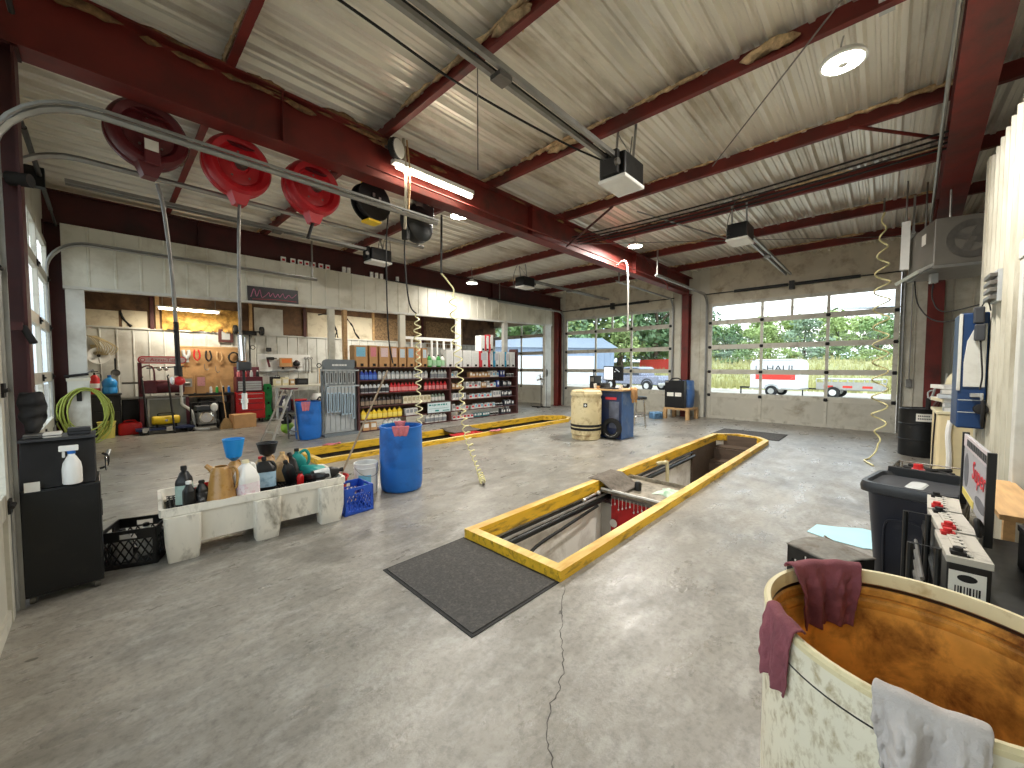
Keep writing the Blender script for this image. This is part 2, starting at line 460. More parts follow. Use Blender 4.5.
def ibeam(y, x0, x1, z0, z1, w=0.22, z0b=None, yb=None):
    """I-beam along X; z0b, yb: bottom height and y at the far end"""
    z0b = z0 if z0b is None else z0b; yb = y if yb is None else yb
    q = MB(); tf = 0.016
    def hexa(a, b):   # a, b: (y0,z0,y1,z1) at x0 and at x1
        v = []
        for x, (ya, za, yc, zc) in ((x0, a), (x1, b)): v += [(x,ya,za),(x,yc,za),(x,yc,zc),(x,ya,zc)]
        q.add(v, [(0,1,2,3),(7,6,5,4),(0,4,5,1),(1,5,6,2),(2,6,7,3),(3,7,4,0)])
    hexa((y-w/2,z0,y+w/2,z0+tf), (yb-w/2,z0b,yb+w/2,z0b+tf))
    hexa((y-w/2,z1-tf,y+w/2,z1), (yb-w/2,z1-tf,yb+w/2,z1))
    hexa((y-0.006,z0+tf,y+0.006,z1-tf), (yb-0.006,z0b+tf,yb+0.006,z1-tf))
    n = 7
    for i in range(1, n):
        t = i/n; x = x0+(x1-x0)*t; zz = z0+(z0b-z0)*t+tf; yy = y+(yb-y)*t
        if i % 2: q.box(x-0.005, yy-w/2+0.01, zz, x+0.005, yy+w/2-0.01, z1-tf)
    return q
YC, YB = 4.82, 10.13
struct(build('rafter_beam', ibeam(YC, XN, XF, 4.03, 4.585, 0.24), m_red, smooth=0))
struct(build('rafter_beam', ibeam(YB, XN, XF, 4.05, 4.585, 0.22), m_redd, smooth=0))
struct(build('rafter_beam', ibeam(-0.43, 2.4, 13.3, 4.57, 4.59, 0.27, 3.62, -0.78), m_red, smooth=0))
for (x, y, zt, w) in ((13.42, YC, 4.03, 0.22), (13.42, YB, 4.05, 0.22), (13.42, -0.80, 3.62, 0.26), (-0.50, YC, 4.03, 0.22), (-0.50, YB, 4.05, 0.2)):
    q = MB(); q.box(x-0.12, y-w/2, 0, x-0.105, y+w/2, zt); q.box(x+0.105, y-w/2, 0, x+0.12, y+w/2, zt); q.box(x-0.105, y-0.006, 0, x+0.105, y+0.006, zt)
    q.box(x-0.16, y-w/2-0.03, 0, x+0.16, y+w/2+0.03, 0.015); q.box(x-0.14, y-w/2, zt-0.02, x+0.14, y+w/2, zt-0.001)
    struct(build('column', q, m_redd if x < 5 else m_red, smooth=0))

# ragged insulation still caught along the tops of the purlins and of the middle rafter
m_insul = mat('torn_insulation', (206,178,138), 0.95, 0, 0.3, 14, dirt=(120,88,60), amt=0.5, dscale=6, bump=0.6, bscale=40)
def rag_blob(q, c, L, h, axis='y'):
    n = max(4, int(L/0.05))
    def fn(u, v):
        s = u*L-L/2; a = 2*PI*v
        k = math.sin(PI*min(1, max(0, u)))**0.4
        nz = mnoise.noise(Vector((s*9+c[0]*3, a*1.2, c[1]*2)))+0.6*mnoise.noise(Vector((s*25, a*3, c[1]*5)))
        r = h*k*(0.55+0.6*nz)
        if axis == 'y': return (c[0]+math.cos(a)*r*0.8, c[1]+s, c[2]+math.sin(a)*r*0.8-0.5*max(0, nz)*h*0.5)
        return (c[0]+s, c[1]+math.cos(a)*r*0.8, c[2]+math.sin(a)*r*0.8)
    q.grid(fn, n, 9)
iq = MB(); rs = random.Random(3)
for x in PURLINS:
    y = -0.6
    while y < 13.6:
        L_ = rs.uniform(0.3, 1.1)
        if rs.random() < (0.75 if y < 4.6 else 0.4):
            rag_blob(iq, (x-0.05+rs.uniform(-0.02,0.02), y+L_/2, 4.775), L_, rs.uniform(0.03, 0.075))
        y += L_*rs.uniform(0.8, 1.3)
iq2 = MB()
for k_ in range(46):
    x = rs.uniform(-0.2, 8.5) if k_ > 30 else rs.uniform(-0.2, 3.2)
    rag_blob(iq2, (x, 4.725+rs.uniform(-0.02,0.03), rs.choice((4.60,4.57,4.54,4.50))), rs.uniform(0.12,0.5), rs.uniform(0.02,0.075), 'x')
tag(build('rafter_insulation', iq2, mat('dirty_insulation', (136,104,70), 0.95, 0, 0.4, 16, dirt=(70,48,34), amt=0.6, dscale=9, bump=0.6, bscale=50), smooth=180), 'dirty brown insulation clumps lodged along the top of the middle rafter', 'insulation', kind='stuff')
rag_blob(iq, (4.50, 0.9, 4.70), 0.5, 0.14); rag_blob(iq, (4.5, 3.3, 4.72), 0.6, 0.1); rag_blob(iq, (2.6, 2.5, 4.72), 0.5, 0.12)
tag(build('torn_insulation', iq, m_insul, smooth=180), 'ragged brown insulation remnants caught along the tops of the red purlins', 'insulation', kind='stuff')

# ---------------------------------------------------------------- walls
def seam_profile(a, b, pitch, depth, sgn, base):
    """(h, out) points of flat panels with narrow raised ribs"""
    out = []; h = a; out.append((a, base))
    while h < b-0.03:
        e = min(h+pitch, b)
        out += [(e-0.045, base), (e-0.034, base+sgn*depth), (e-0.014, base+sgn*depth), (e-0.004, base)]
        h = e
    return out
# far wall between and above the doors, X = XF
DOORS = [(-0.22, 4.18), (5.36, 9.86), (11.0, 14.6)]
DT = 3.68
fw = MB()
def yz_panel(q, x, y0, y1, z0, z1, pitch=0.305, d=0.018, sgn=-1):
    pr = seam_profile(y0, y1, pitch, d, sgn, x)
    n = len(pr); vs = [(o, h, z0) for h, o in pr]+[(o, h, z1) for h, o in pr]
    q.add(vs, [(i, i+1, n+i+1, n+i) for i in range(n-1)])
def xz_panel(q, y, x0, x1, z0, z1, pitch=0.305, d=0.018, sgn=-1):
    pr = seam_profile(x0, x1, pitch, d, sgn, y); n = len(pr)
    f0 = z0 if callable(z0) else (lambda h: z0)
    vs = [(h, o, f0(h)) for h, o in pr]+[(h, o, z1) for h, o in pr]
    q.add(vs, [(i, i+1, n+i+1, n+i) for i in range(n-1)])
yz_panel(fw, XF, YR, -0.22, 0, 4.83); yz_panel(fw, XF, 4.18, 5.36, 0, 4.83); yz_panel(fw, XF, 9.86, 11.0, 0, 4.83)
struct(build('wall_far', fw, m_wpan, smooth=0))
fh = MB(); m_fhead = mat('far_header_board', (206,198,178), 0.7, 0, 0.1, 2, dirt=(160,144,120), amt=0.4)
fh.box(XF, -0.22, DT, XF+0.1, 4.18, 4.83); fh.box(XF, 5.36, DT, XF+0.1, 9.86, 4.83); fh.box(XF, 11.0, DT, XF+0.1, 14.3, 4.83)
struct(build('wall_far_header', fh, m_fhead, smooth=0))
# near wall
nw = MB(); yz_panel(nw, XN, YR, -0.22, 0, 4.83, sgn=1); yz_panel(nw, XN, 4.18, 5.3, 0, 4.83, sgn=1); yz_panel(nw, XN, 9.86, YL, 0, 4.83, sgn=1)
nw.box(XN-0.1, -0.22, DT, XN, 4.18, 4.83); nw.box(XN-0.1, 5.3, DT, XN, 9.86, 4.83)
struct(build('wall_near', nw, m_wpan, smooth=0))
# side wall at the far right, behind the office
rw = MB(); xz_panel(rw, YR, XN, XF+0.1, 0, 4.83, sgn=1); struct(build('wall_right', rw, m_wpan2, smooth=0))
# office wall: white ribbed sheet with a corner return and a door frame
OX = 6.9; OY = -0.80; OZ = 3.95
ow = MB(); xz_panel(ow, OY, 4.95, OX, 0, OZ, 0.23, 0.03, 1); xz_panel(ow, OY, XN, 4.05, 0, OZ, 0.23, 0.03, 1)
ow.box(4.05, OY-0.03, 2.62, 4.95, OY+0.005, OZ)
ow.box(OX-0.005, YR, 0, OX+0.02, OY+0.03, OZ); ow.box(OX-0.12, OY-0.01, 0, OX+0.03, OY+0.045, OZ)
ow.box(XN, YR, OZ-0.04, OX, OY, OZ)
struct(build('wall_office', ow, mat('office_sheet', (192,188,172), 0.5, 0.05, 0.06, 2, dirt=(150,142,122), amt=0.45, dscale=2.2, stretch=(3,3,0.5)), smooth=0))
of = MB(); of.box(4.95, OY-0.02, 0, 5.07, OY+0.05, 2.62); of.box(3.95, OY-0.02, 0, 4.07, OY+0.05, 2.62); of.box(3.95, OY-0.02, 2.5, 5.07, OY+0.06, 2.64)
of.box(4.07, OY-0.06, 0, 4.95, OY-0.045, 2.5)
struct(build('door_6', of, m_wpan2, smooth=0, bevel=0.006))
# back wall of the third bay
bw = MB(); xz_panel(bw, YL, XN, XF+0.1, 0, 2.66, 0.305, 0.02, -1); struct(build('wall_back', bw, m_wpan2, smooth=0))
bu = MB(); bu.box(XN, YL, 2.66, XF+0.1, YL+0.05, 4.83); struct(build('wall_back_upper', bu, mat('old_brown_board', (112,84,60), 0.85, 0, 0.3, 3, dirt=(60,44,34), amt=0.6, dscale=2.5), smooth=0))
# exposed panels in the upper back wall: pale boards, mottled board, open framing
m_pale = mat('pale_gypsum', (214,204,180), 0.85, 0, 0.06, 2, dirt=(166,150,122), amt=0.4)
m_osb = mat('strand_board', (150,122,88), 0.8, 0, 0.35, 26, dirt=(84,66,48), amt=0.6, dscale=14)
def bpanel(nm, x0, x1, z0, z1, m, y=YL-0.012):
    q = MB(); q.box(x0, y, z0, x1, YL+0.001, z1); return struct(build(nm, q, m, smooth=0))
bpanel('wall_back_board', -0.4, 0.32, 2.67, 3.08, m_pale); bpanel('wall_back_board', 0.38, 0.86, 2.67, 3.12, m_pale)
bpanel('wall_back_board', 3.3, 4.1, 2.67, 3.5, m_wpan2); bpanel('wall_back_board', 4.85, 6.0, 2.67, 3.5, m_pale); bpanel('wall_back_board', 6.05, 7.25, 2.67, 3.5, m_pale)
bpanel('wall_back_board', 7.25, 9.2, 2.67, 3.55, m_osb); bpanel('wall_back_board', 9.6, 11.4, 2.5, 3.6, m_osb)
for x in (0.95, 1.06, 3.2, 4.75, 7.2, 9.4, 11.5):
    q = MB(); q.box(x-0.04, YL-0.06, 2.66, x+0.04, YL, 3.9); struct(build('stud_trim', q, m_redd if x in (4.75, 0.95, 9.4) else m_wood, smooth=0))
q = MB(); q.box(XN, YL-0.05, 2.64, XF, YL-0.015, 2.68); struct(build('trim_2', q, m_wpan2, smooth=0))
# black branching mould tracks on the pale boards
q = MB()
for (x0, zz, pts) in ((5.2, 0, [(0,3.45),(0.35,3.5),(0.5,3.3),(0.45,3.1),(0.62,2.95),(0.55,2.7)]), (5.5, 0, [(0.15,3.25),(0.3,3.0),(0.36,2.7)]), (6.3, 0, [(-0.1,3.4),(0.1,3.15),(0.2,2.9),(0.35,2.7)]), (0.5, 0, [(-0.15,3.1),(-0.1,2.9),(0.05,2.7)])):
    q.tube(smooth_path([(x0+a, YL-0.014, b) for a, b in pts], 4), [0.03*random.uniform(0.5,1.3) for _ in range((len(pts)-1)*4+1)], 6)
tag(build('mould_stain', q, m_blackm, smooth=180), 'black branching stain tracks on the pale boards under the header', 'stain', kind='stuff')
# yellow fibre batt glowing behind the fluorescent tube
iq = MB()
iq.grid(lambda u, v: (1.15+1.75*u, YL-0.03-0.10*(0.5+mnoise.noise(Vector((u*9, v*5, 1.3)))+0.5*mnoise.noise(Vector((u*26, v*15, 4)))), 2.70+0.62*v-(0.06 if v < 0.05 else 0)*random.random()), 50, 16)
tag(build('insulation_batt', iq, mat('yellow_fibre', (206,162,84), 0.95, 0, 0.3, 12, dirt=(120,80,40), amt=0.5, dscale=4, bump=0.6), smooth=180), 'yellow fibre insulation batt behind the long tube light of the back wall', 'insulation')

# header wall along the middle of the building
def hb(x): return 2.985 + (x+0.3)*0.0287
hw = MB(); xz_panel(hw, 10.0, -0.42, 12.85, hb, 4.045, 0.33, 0.012, -1)
hw.add([(-0.42,10.12,hb(-0.42)),(12.85,10.12,hb(12.85)),(12.85,10.12,4.045),(-0.42,10.12,4.045)], [(0,1,2,3)])
struct(build('wall_left', hw, m_wpan, smooth=0))
tr = MB(); tr.add([(-0.42,9.975,hb(-0.42)-0.015),(12.85,9.975,hb(12.85)-0.015),(12.85,10.13,hb(12.85)-0.015),(-0.42,10.13,hb(-0.42)-0.015),(-0.42,9.975,hb(-0.42)+0.035),(12.85,9.975,hb(12.85)+0.035),(12.85,10.13,hb(12.85)+0.035),(-0.42,10.13,hb(-0.42)+0.035)], [(3,2,1,0),(4,5,6,7),(0,1,5,4),(1,2,6,5),(2,3,7,6),(3,0,4,7)])
struct(build('trim_1', tr, m_wpan2, smooth=0))
for (x0, x1, m) in ((-0.40,-0.18,m_wpan2), (3.90,4.05,m_wpan), (4.27,4.36,m_wood), (5.86,6.04,m_wpan), (7.92,8.07,m_white), (10.04,10.24,m_wpan2), (12.42,12.80,m_wpan2)):
    q = MB(); q.box(x0, 10.0, 0, x1, 10.12, hb((x0+x1)/2)); struct(build('post_trim', q, m, smooth=0, bevel=0.004))
# white rail frame seen over the boxes between two posts
q = MB(); q.box(6.04, 10.03, 2.46, 7.92, 10.10, 2.54)
for x in (6.25, 6.55, 6.95, 7.15, 7.4, 7.7): q.box(x, 10.04, 1.6, x+0.05, 10.09, 2.46)
struct(build('trim_3', q, m_white, smooth=0))

# ---------------------------------------------------------------- sectional doors
def sect_door(n, x, y0, y1, sgn, cols, topsplit, track=True, y_tr=None):
    """glazed sectional door in the plane X = x; sgn = +1 when the room lies at larger X"""
    root = bpy.data.objects.new('door_%d' % n, None); COL.objects.link(root); root['kind'] = 'structure'
    zs = [0.0, 0.74, 1.50, 2.28, 3.06, 3.66]
    xa, xb = (x, x+0.045*sgn)
    q = MB(); edges = [y0]+cols+[y1]
    for z, w in ((0.04,0.05),(0.76,0.075),(1.50,0.072),(2.28,0.072),(3.06,0.072),(3.63,0.05)):
        q.box(xa, y0, z-w, xb, y1, z+w)
    for k, y in enumerate(edges):
        w = 0.035 if 0 < k < len(edges)-1 else 0.05
        yy = y if 0 < k < len(edges)-1 else (y+0.05 if k == 0 else y-0.05)
        q.box(xa+0.004*sgn, yy-w, 0.0, xb+0.006*sgn, yy+w, 3.66)
    if topsplit is not None: q.box(xa+0.004*sgn, topsplit-0.03, 3.1, xb+0.004*sgn, topsplit+0.03, 3.6)
    struct(build('door_frame', q, m_doorf, root, smooth=0))
    q = MB(); q.box(xa+0.008*sgn, y0+0.04, 0.05, xa+0.03*sgn, y1-0.04, 0.74)
    struct(build('lower_panel', q, m_doorp, root, smooth=0))
    g = MB()
    g.add([(x+0.02*sgn,y0+0.05,0.8),(x+0.02*sgn,y1-0.05,0.8),(x+0.02*sgn,y1-0.05,3.6),(x+0.02*sgn,y0+0.05,3.6)], [(0,1,2,3)])
    struct(build('window_glass', g, m_glass, root, smooth=0))
    h0 = None
    for z in (0.75, 1.50, 2.28, 3.06):
        for y in [y0+0.05]+cols+[y1-0.05]:
            if h0 is None:
                q = MB(); q.box(0, -0.04, -0.045, 0.014*sgn, 0.04, 0.045); q.cyl((0.018*sgn,-0.05,0), (0.018*sgn,0.05,0), 0.014, n=8)
                h0 = struct(build('hinge', q, m_blackm, root, smooth=30))
                h0.location = (x+0.05*sgn, y, z)
            else:
                c = h0.copy(); COL.objects.link(c); c.location = (x+0.05*sgn, y, z)
    # spring shaft over the door
    q = MB(); q.cyl((x+0.16*sgn, y0-0.1, 3.98), (x+0.16*sgn, y1+0.1, 3.98), 0.016, n=8)
    ym = (y0+y1)/2
    q.cyl((x+0.16*sgn, ym-1.45, 3.98), (x+0.16*sgn, ym-0.08, 3.98), 0.045 if sgn < 0 else 0.024, n=10); q.cyl((x+0.16*sgn, ym+0.08, 3.98), (x+0.16*sgn, ym+1.45, 3.98), 0.045 if sgn < 0 else 0.024, n=10)
    q.box(x, ym-0.06, 3.85, x+0.2*sgn, ym+0.06, 4.08)
    struct(build('spring_shaft', q, m_blackpaint, root, smooth=40))
    if track:
        for k, y in enumerate((y0-0.06, y1+0.06)):
            if y_tr and y_tr[k] is not None: y = y_tr[k]
            zt = (3.54 if k == 0 else 3.70) if n == 4 else (3.70 if k == 0 else 3.47)
            if sgn < 0: zt = 3.95
            xs = x+(0.04 if sgn > 0 else -0.10); r = 0.50 if sgn > 0 else 0.38
            pts = [(xs, y, 0.02), (xs, y, zt-r)] + [(xs+sgn*(r-r*math.cos(a)), y, zt-r+r*math.sin(a)) for a in [PI/2*i/8 for i in range(1, 9)]] + [(xs+sgn*((4.15 if n == 4 else 3.45) if sgn > 0 else 3.9), y, zt)]
            q = MB()
            dy = 0.03 if k == 0 else -0.03
            # C-shaped rail: outer web and two lips
            q.tube(pts, 0.026, 6)
            q.tube([(p[0]+0.0, p[1]+dy*1.3, p[2]+(0.03 if i > 1 else 0)) for i, p in enumerate(pts)], 0.014, 5)
            struct(build('door_track', q, m_galv, root, smooth=40))
            if n == 5: continue
            q = MB(); xe = pts[-1][0]-0.1*sgn; q.bar((xe, y, zt), (xe, y, 4.6), 0.03)
            struct(build('track_hanger', q, m_galv, root, smooth=0))
    return root
sect_door(1, XF+0.05, -0.22, 4.18, -1, [1.16, 2.70], 1.97)
sect_door(2, XF+0.05, 5.36, 9.86, -1, [6.86, 8.38], 7.66)
sect_door(3, XF+0.05, 11.0, 14.6, -1, [12.4], None)
sect_door(4, XN, 5.30, 9.86, 1, [6.80, 8.34], 7.55, y_tr=(5.36, 9.80))
sect_door(5, XN+0.12, -0.22, 4.12, 1, [1.16, 2.70], 1.97)
q = MB(); q.box(-0.475,4.145,0,-0.46,4.20,3.3); q.box(-0.475,4.19,0,-0.415,4.20,3.3); struct(build('trim_4', q, m_galv, smooth=0))
# ---------------------------------------------------------------- things on the workshop floor
m_mat = mat('charcoal_carpet_mat', (74,72,70), 0.95, 0, 0.25, 60, dirt=(98,94,90), amt=0.35, dscale=30, bump=0.5, bscale=300)
m_matb = mat('grey_carpet_scrap', (110,102,92), 0.95, 0, 0.2, 30, dirt=(76,68,60), amt=0.4, dscale=12, bump=0.5, bscale=200)
m_ragpink = mat('pink_shop_rag', (196,112,118), 0.9, 0, 0.12, 12, bump=0.3)
m_ragmar = mat('maroon_rag', (134,76,84), 0.92, 0, 0.14, 10, dirt=(104,56,64), amt=0.4, dscale=8, bump=0.35, bscale=160)
m_raggrey = mat('grey_rag', (192,186,182), 0.92, 0, 0.08, 10, bump=0.35, bscale=160)

def floor_mat(name, lab, poly):
    r = thing(name, lab, 'floor mat', (0,0,0))
    q = MB(); q.prism(poly, 'z', 0.001, 0.006); build('rubber_edge', q, m_rubber, r, smooth=0)
    q = MB(); q.prism(inset(poly, 0.022), 'z', 0.006, 0.012); build('pile', q, m_mat, r, smooth=0)
    return r
floor_mat('floor_mat', 'large charcoal entrance mat at the near end of the open pit', [(1.50,1.77),(2.36,1.755),(2.36,2.90),(1.52,2.90)])
floor_mat('floor_mat', 'charcoal mat lying beyond the far end of the open pit', [(10.31,1.66),(11.45,1.66),(11.45,3.08),(10.31,3.08)])

# rag draped over the rim of a drum
def drape(name, lab, C, Rr, zt, a0, a1, l_in, l_out, m, th=0.012, seed=1, group=None, taper=0.35, thick=0.004, wr=1.0):
    """cloth over a round rim at height zt: hangs l_in inside and l_out outside between the angles a0, a1"""
    q = MB(); o = 0.006
    def fn(u, v):
        a = a0+(a1-a0)*u
        s = -l_in+(l_in+l_out)*v
        nz = mnoise.noise(Vector((u*6+seed, v*1.5, seed*2.7)))
        fold = 0.5+0.5*math.sin(u*(a1-a0)*Rr*70+seed*3+1.5*nz)
        half = th/2+o
        e = 1-taper*abs(s)/max(l_in, l_out)
        am = (a0+a1)/2; a = am+(a-am)*e + 0.05*nz*abs(s)
        hem = 1+0.11*mnoise.noise(Vector((u*4+seed, 3.3, 1)))
        if s < -half: z = zt+o+(s+half)*hem; rr = Rr-half-(0.002+0.020*fold*wr)*min(1, -(s+half)/0.06)
        elif s > half: z = zt+o-(s-half)*hem; rr = Rr+half+(0.002+0.022*fold*wr)*min(1, (s-half)/0.06)
        else:
            t = s/half; z = zt+o+half*0.7*math.cos(t*PI/2)+0.004*fold; rr = Rr+half*math.sin(t*PI/2)
        if abs(s) > half: rr += 0.006*wr*mnoise.noise(Vector((u*14+seed, v*9+u*6, seed)))*(1 if s > 0 else -1)*min(1, (abs(s)-half)/0.03)
        return (rr*math.cos(a), rr*math.sin(a), z)
    q.grid(fn, 56, 48)
    c = build(name, q, m, smooth=180, solid=thick)
    c.location = (C[0], C[1], 0)
    return tag(c, lab, 'rag', group)

def blue_drum(lab, loc, rz, Rr=0.28, H=0.86):
    r = thing('plastic_drum', lab, 'drum', loc, rz, 'blue plastic drums used as bins')
    q = MB(); k = Rr/0.28
    q.lathe([(0,0.0),(0.24*k,0.0),(0.262*k,0.02),(0.268*k,0.06),(0.276*k,0.10),(0.280*k,0.28),(0.276*k,0.31),(0.276*k,0.33),(0.281*k,0.36),(0.281*k,0.55),(0.276*k,0.58),(0.276*k,0.60),(0.280*k,0.64),(0.276*k,H-0.10),(0.272*k,H-0.05),(0.272*k,H),(0.262*k,H),(0.262*k,H-0.05),(0.268*k,0.6),(0.262*k,0.03),(0,0.03)], n=40)
    build('body', q, m_bluep, r)
    q = MB(); q.lathe([(0.264*k,H-0.02),(0.282*k,H-0.02),(0.284*k,H-0.008),(0.280*k,H+0.003),(0.262*k,H+0.003)], n=40); build('rim', q, m_bluep, r)
    return r
blue_drum('blue plastic drum standing alone between the two pits, pink rags over its rim', (2.77,4.73,0), 0.3)
drape('shop_rag', 'pink rag hanging over the near rim of the blue drum between the pits', (2.77,4.73), 0.268, 0.865, R(215), R(262), 0.10, 0.12, m_ragpink, seed=2, wr=0.6)
drape('shop_rag', 'pink rag over the far rim of the blue drum between the pits', (2.77,4.73), 0.268, 0.865, R(45), R(80), 0.10, 0.05, m_ragpink, seed=5, wr=0.6)
blue_drum('blue plastic drum beside the wiper blade rack, red rag over its rim', (3.24,9.60,0), 0.9, 0.275, 0.85)
drape('shop_rag', 'red rag hanging down the blue drum beside the wiper blade rack', (3.24,9.60), 0.263, 0.855, R(222), R(262), 0.08, 0.20, m_ragpink, seed=7, wr=0.6)

# white pail and the red tub
r = thing('pail', 'white five gallon pail behind the blue milk crate', 'pail', (2.35,4.90,0))
q = MB(); q.lathe([(0,0),(0.130,0),(0.136,0.01),(0.146,0.33),(0.152,0.335),(0.152,0.345),(0.147,0.35),(0.149,0.385),(0.155,0.39),(0.155,0.40),(0.148,0.405),(0.144,0.40),(0.132,0.012),(0,0.012)], n=32); build('body', q, m_white, r)
q = MB(); q.tube([(0.153*math.cos(a), 0.153*math.sin(a), 0.36-0.12*math.sin(a-PI)) for a in [PI+PI*i/16 for i in range(17)]], 0.003, 6); build('handle', q, m_steel, r)
q = MB(); q.strip([(0.1445*math.cos(a), 0.1445*math.sin(a)) for a in [R(205+i*8) for i in range(9)]], 'z', 0.12, 0.26); build('printed_label', q, m_paleblue, r)
r = thing('tub', 'round red tub behind the blue milk crate, mop handle standing in it', 'tub', (1.95,4.98,0))
q = MB(); q.lathe([(0,0),(0.13,0),(0.14,0.01),(0.178,0.26),(0.192,0.265),(0.192,0.275),(0.176,0.275),(0.135,0.015),(0,0.015)], n=28); build('body', q, m_redp, r)
q = MB(); q.torus((0,0,0.268), 0.186, 0.008, n=28, k=6); build('rim', q, m_redp, r)
r = thing('mop_handle', 'long thin wooden handle slanting up from the red tub', 'mop handle', (0,0,0))
q = MB(); q.cyl((1.93,4.97,0.03),(2.80,5.13,1.60),0.0125,n=8); build('pole', q, mat('grey_wood_pole', (150,132,110), 0.6, 0, 0.15, 6), r)
q = MB(); q.cyl((1.92,4.968,0.018),(2.0,4.983,0.17),0.024,n=10); build('socket', q, m_steel, r)

# ---------------------------------------------------------------- milk crates
def crate(lab, loc, rz, m, w=0.33, d=0.33, h=0.29, grp=None):
    r = thing('milk_crate', lab, 'crate', loc, rz, grp)
    q = MB(); t = 0.012
    q.box(-w/2,-d/2,0,w/2,d/2,0.012); build('base', q, m, r, smooth=0)
    for nm, (ax, sgn) in (('side_wall',('y',-1)),('side_wall',('y',1)),('side_wall',('x',-1)),('side_wall',('x',1))):
        q = MB(); L = w if ax == 'y' else d; off = (d if ax == 'y' else w)/2*sgn
        def bx(a, z0, b, z1):
            i0, i1 = (off, off-sgn*t)
            if ax == 'y': q.box(a, i0, z0, b, i1, z1)
            else: q.box(i0, a, z0, i1, b, z1)
        def br(a, z0, b, z1):
            o = off-sgn*t/2
            if ax == 'y': q.bar((a,o,z0),(b,o,z1),0.009,0.009)
            else: q.bar((o,a,z0),(o,b,z1),0.009,0.009)
        e = L/2
        bx(-e,0,e,0.035); bx(-e,0.035,-e+0.028,h); bx(e-0.028,0.035,e,h)
        bx(-e+0.028,h-0.03,e-0.028,h); bx(-e+0.028,h-0.085,-0.055,h-0.03); bx(0.055,h-0.085,e-0.028,h-0.03); bx(-0.055,h-0.085,0.055,h-0.072)
        n = 6; sp = (L-0.056)/n; z0, z1 = 0.035, h-0.085; H_ = z1-z0
        for i in range(n):
            a = -e+0.028+i*sp
            for k in range(2):
                zz = z0+H_*k/2; ze = zz+H_/2
                br(a, zz, a+sp, ze); br(a, ze, a+sp, zz)
        build('side_wall', q, m, r, smooth=0)
    return r
crate('blue plastic milk crate on the floor at the end of the white spill tray', (1.95,4.42,0), R(2), mat('crate_blue', (38,84,190), 0.42, 0, 0.08, 6), 0.34, 0.34, 0.30)
crate('black milk crate holding white jugs beside the black steel cabinet', (0.16,4.62,0), R(-20), m_black, 0.36, 0.36, 0.31)

# ---------------------------------------------------------------- white spill tray with its containers
m_tray = mat('stained_white_poly', (228,224,212), 0.5, 0, 0.05, 4, dirt=(112,104,84), amt=0.34, dscale=3.2, stretch=(2.2,2.2,0.8))
m_trayin = mat('oily_cream_poly', (206,184,132), 0.45, 0, 0.08, 4, dirt=(120,96,56), amt=0.5, dscale=4)
TRZ = R(-3.5)
r = thing('spill_tray', 'long white plastic spill containment tray on feet, loaded with oil jugs', 'spill tray', (1.05,4.60,0), TRZ)
W, Dp, Ht = 1.50, 0.76, 0.47
q = MB()
def rect_ring(w, d, z): return [(x, y, z) for x, y in rrect(w, d, 0.03, 3)]
q.loft([rect_ring(W-0.12, Dp-0.12, 0.125), rect_ring(W-0.04, Dp-0.04, 0.40), rect_ring(W, Dp, 0.405), rect_ring(W, Dp, Ht), rect_ring(W-0.05, Dp-0.05, Ht), rect_ring(W-0.07, Dp-0.07, 0.41), rect_ring(W-0.09, Dp-0.09, 0.36)], caps=True)
build('tank', q, m_tray, r, smooth=30)
for sy in (-1, 1):
    for fx, fw in ((-0.60,0.24),(0.02,0.22),(0.60,0.24)):
        q = MB(); yy = sy*(Dp/2-0.10)
        q.loft([[(fx+(x)*0.86, yy+y*0.86, 0.0) for x, y in rrect(fw, 0.18, 0.03, 3)], [(fx+x, yy+y+sy*0.03, 0.18) for x, y in rrect(fw, 0.20, 0.03, 3)], [(fx+x*1.02, yy+y+sy*0.035, 0.40) for x, y in rrect(fw, 0.20, 0.03, 3)]])
        build('foot', q, m_tray, r, smooth=30)
q = MB(); q.prism(rrect(W-0.10, Dp-0.10, 0.02, 2), 'z', 0.375, 0.385)
for i in range(44):
    x = -W/2+0.08+i*(W-0.16)/43; q.box(x-0.006,-Dp/2+0.06,0.385,x+0.006,Dp/2-0.06,0.405)
for i in range(9):
    y = -Dp/2+0.07+i*(Dp-0.14)/8; q.box(-W/2+0.06,y-0.004,0.39,W/2-0.06,y+0.004,0.408)
build('grating', q, m_blackm, r, smooth=0)
TZ = 0.409
m_oilclear = mat('oily_amber_poly', (176,134,74), 0.28, 0, 0.12, 5, dirt=(110,72,32), amt=0.5, dscale=4)
m_oiltan = mat('stained_tan_poly', (206,172,120), 0.35, 0, 0.1, 7, dirt=(110,66,34), amt=0.5, dscale=9)

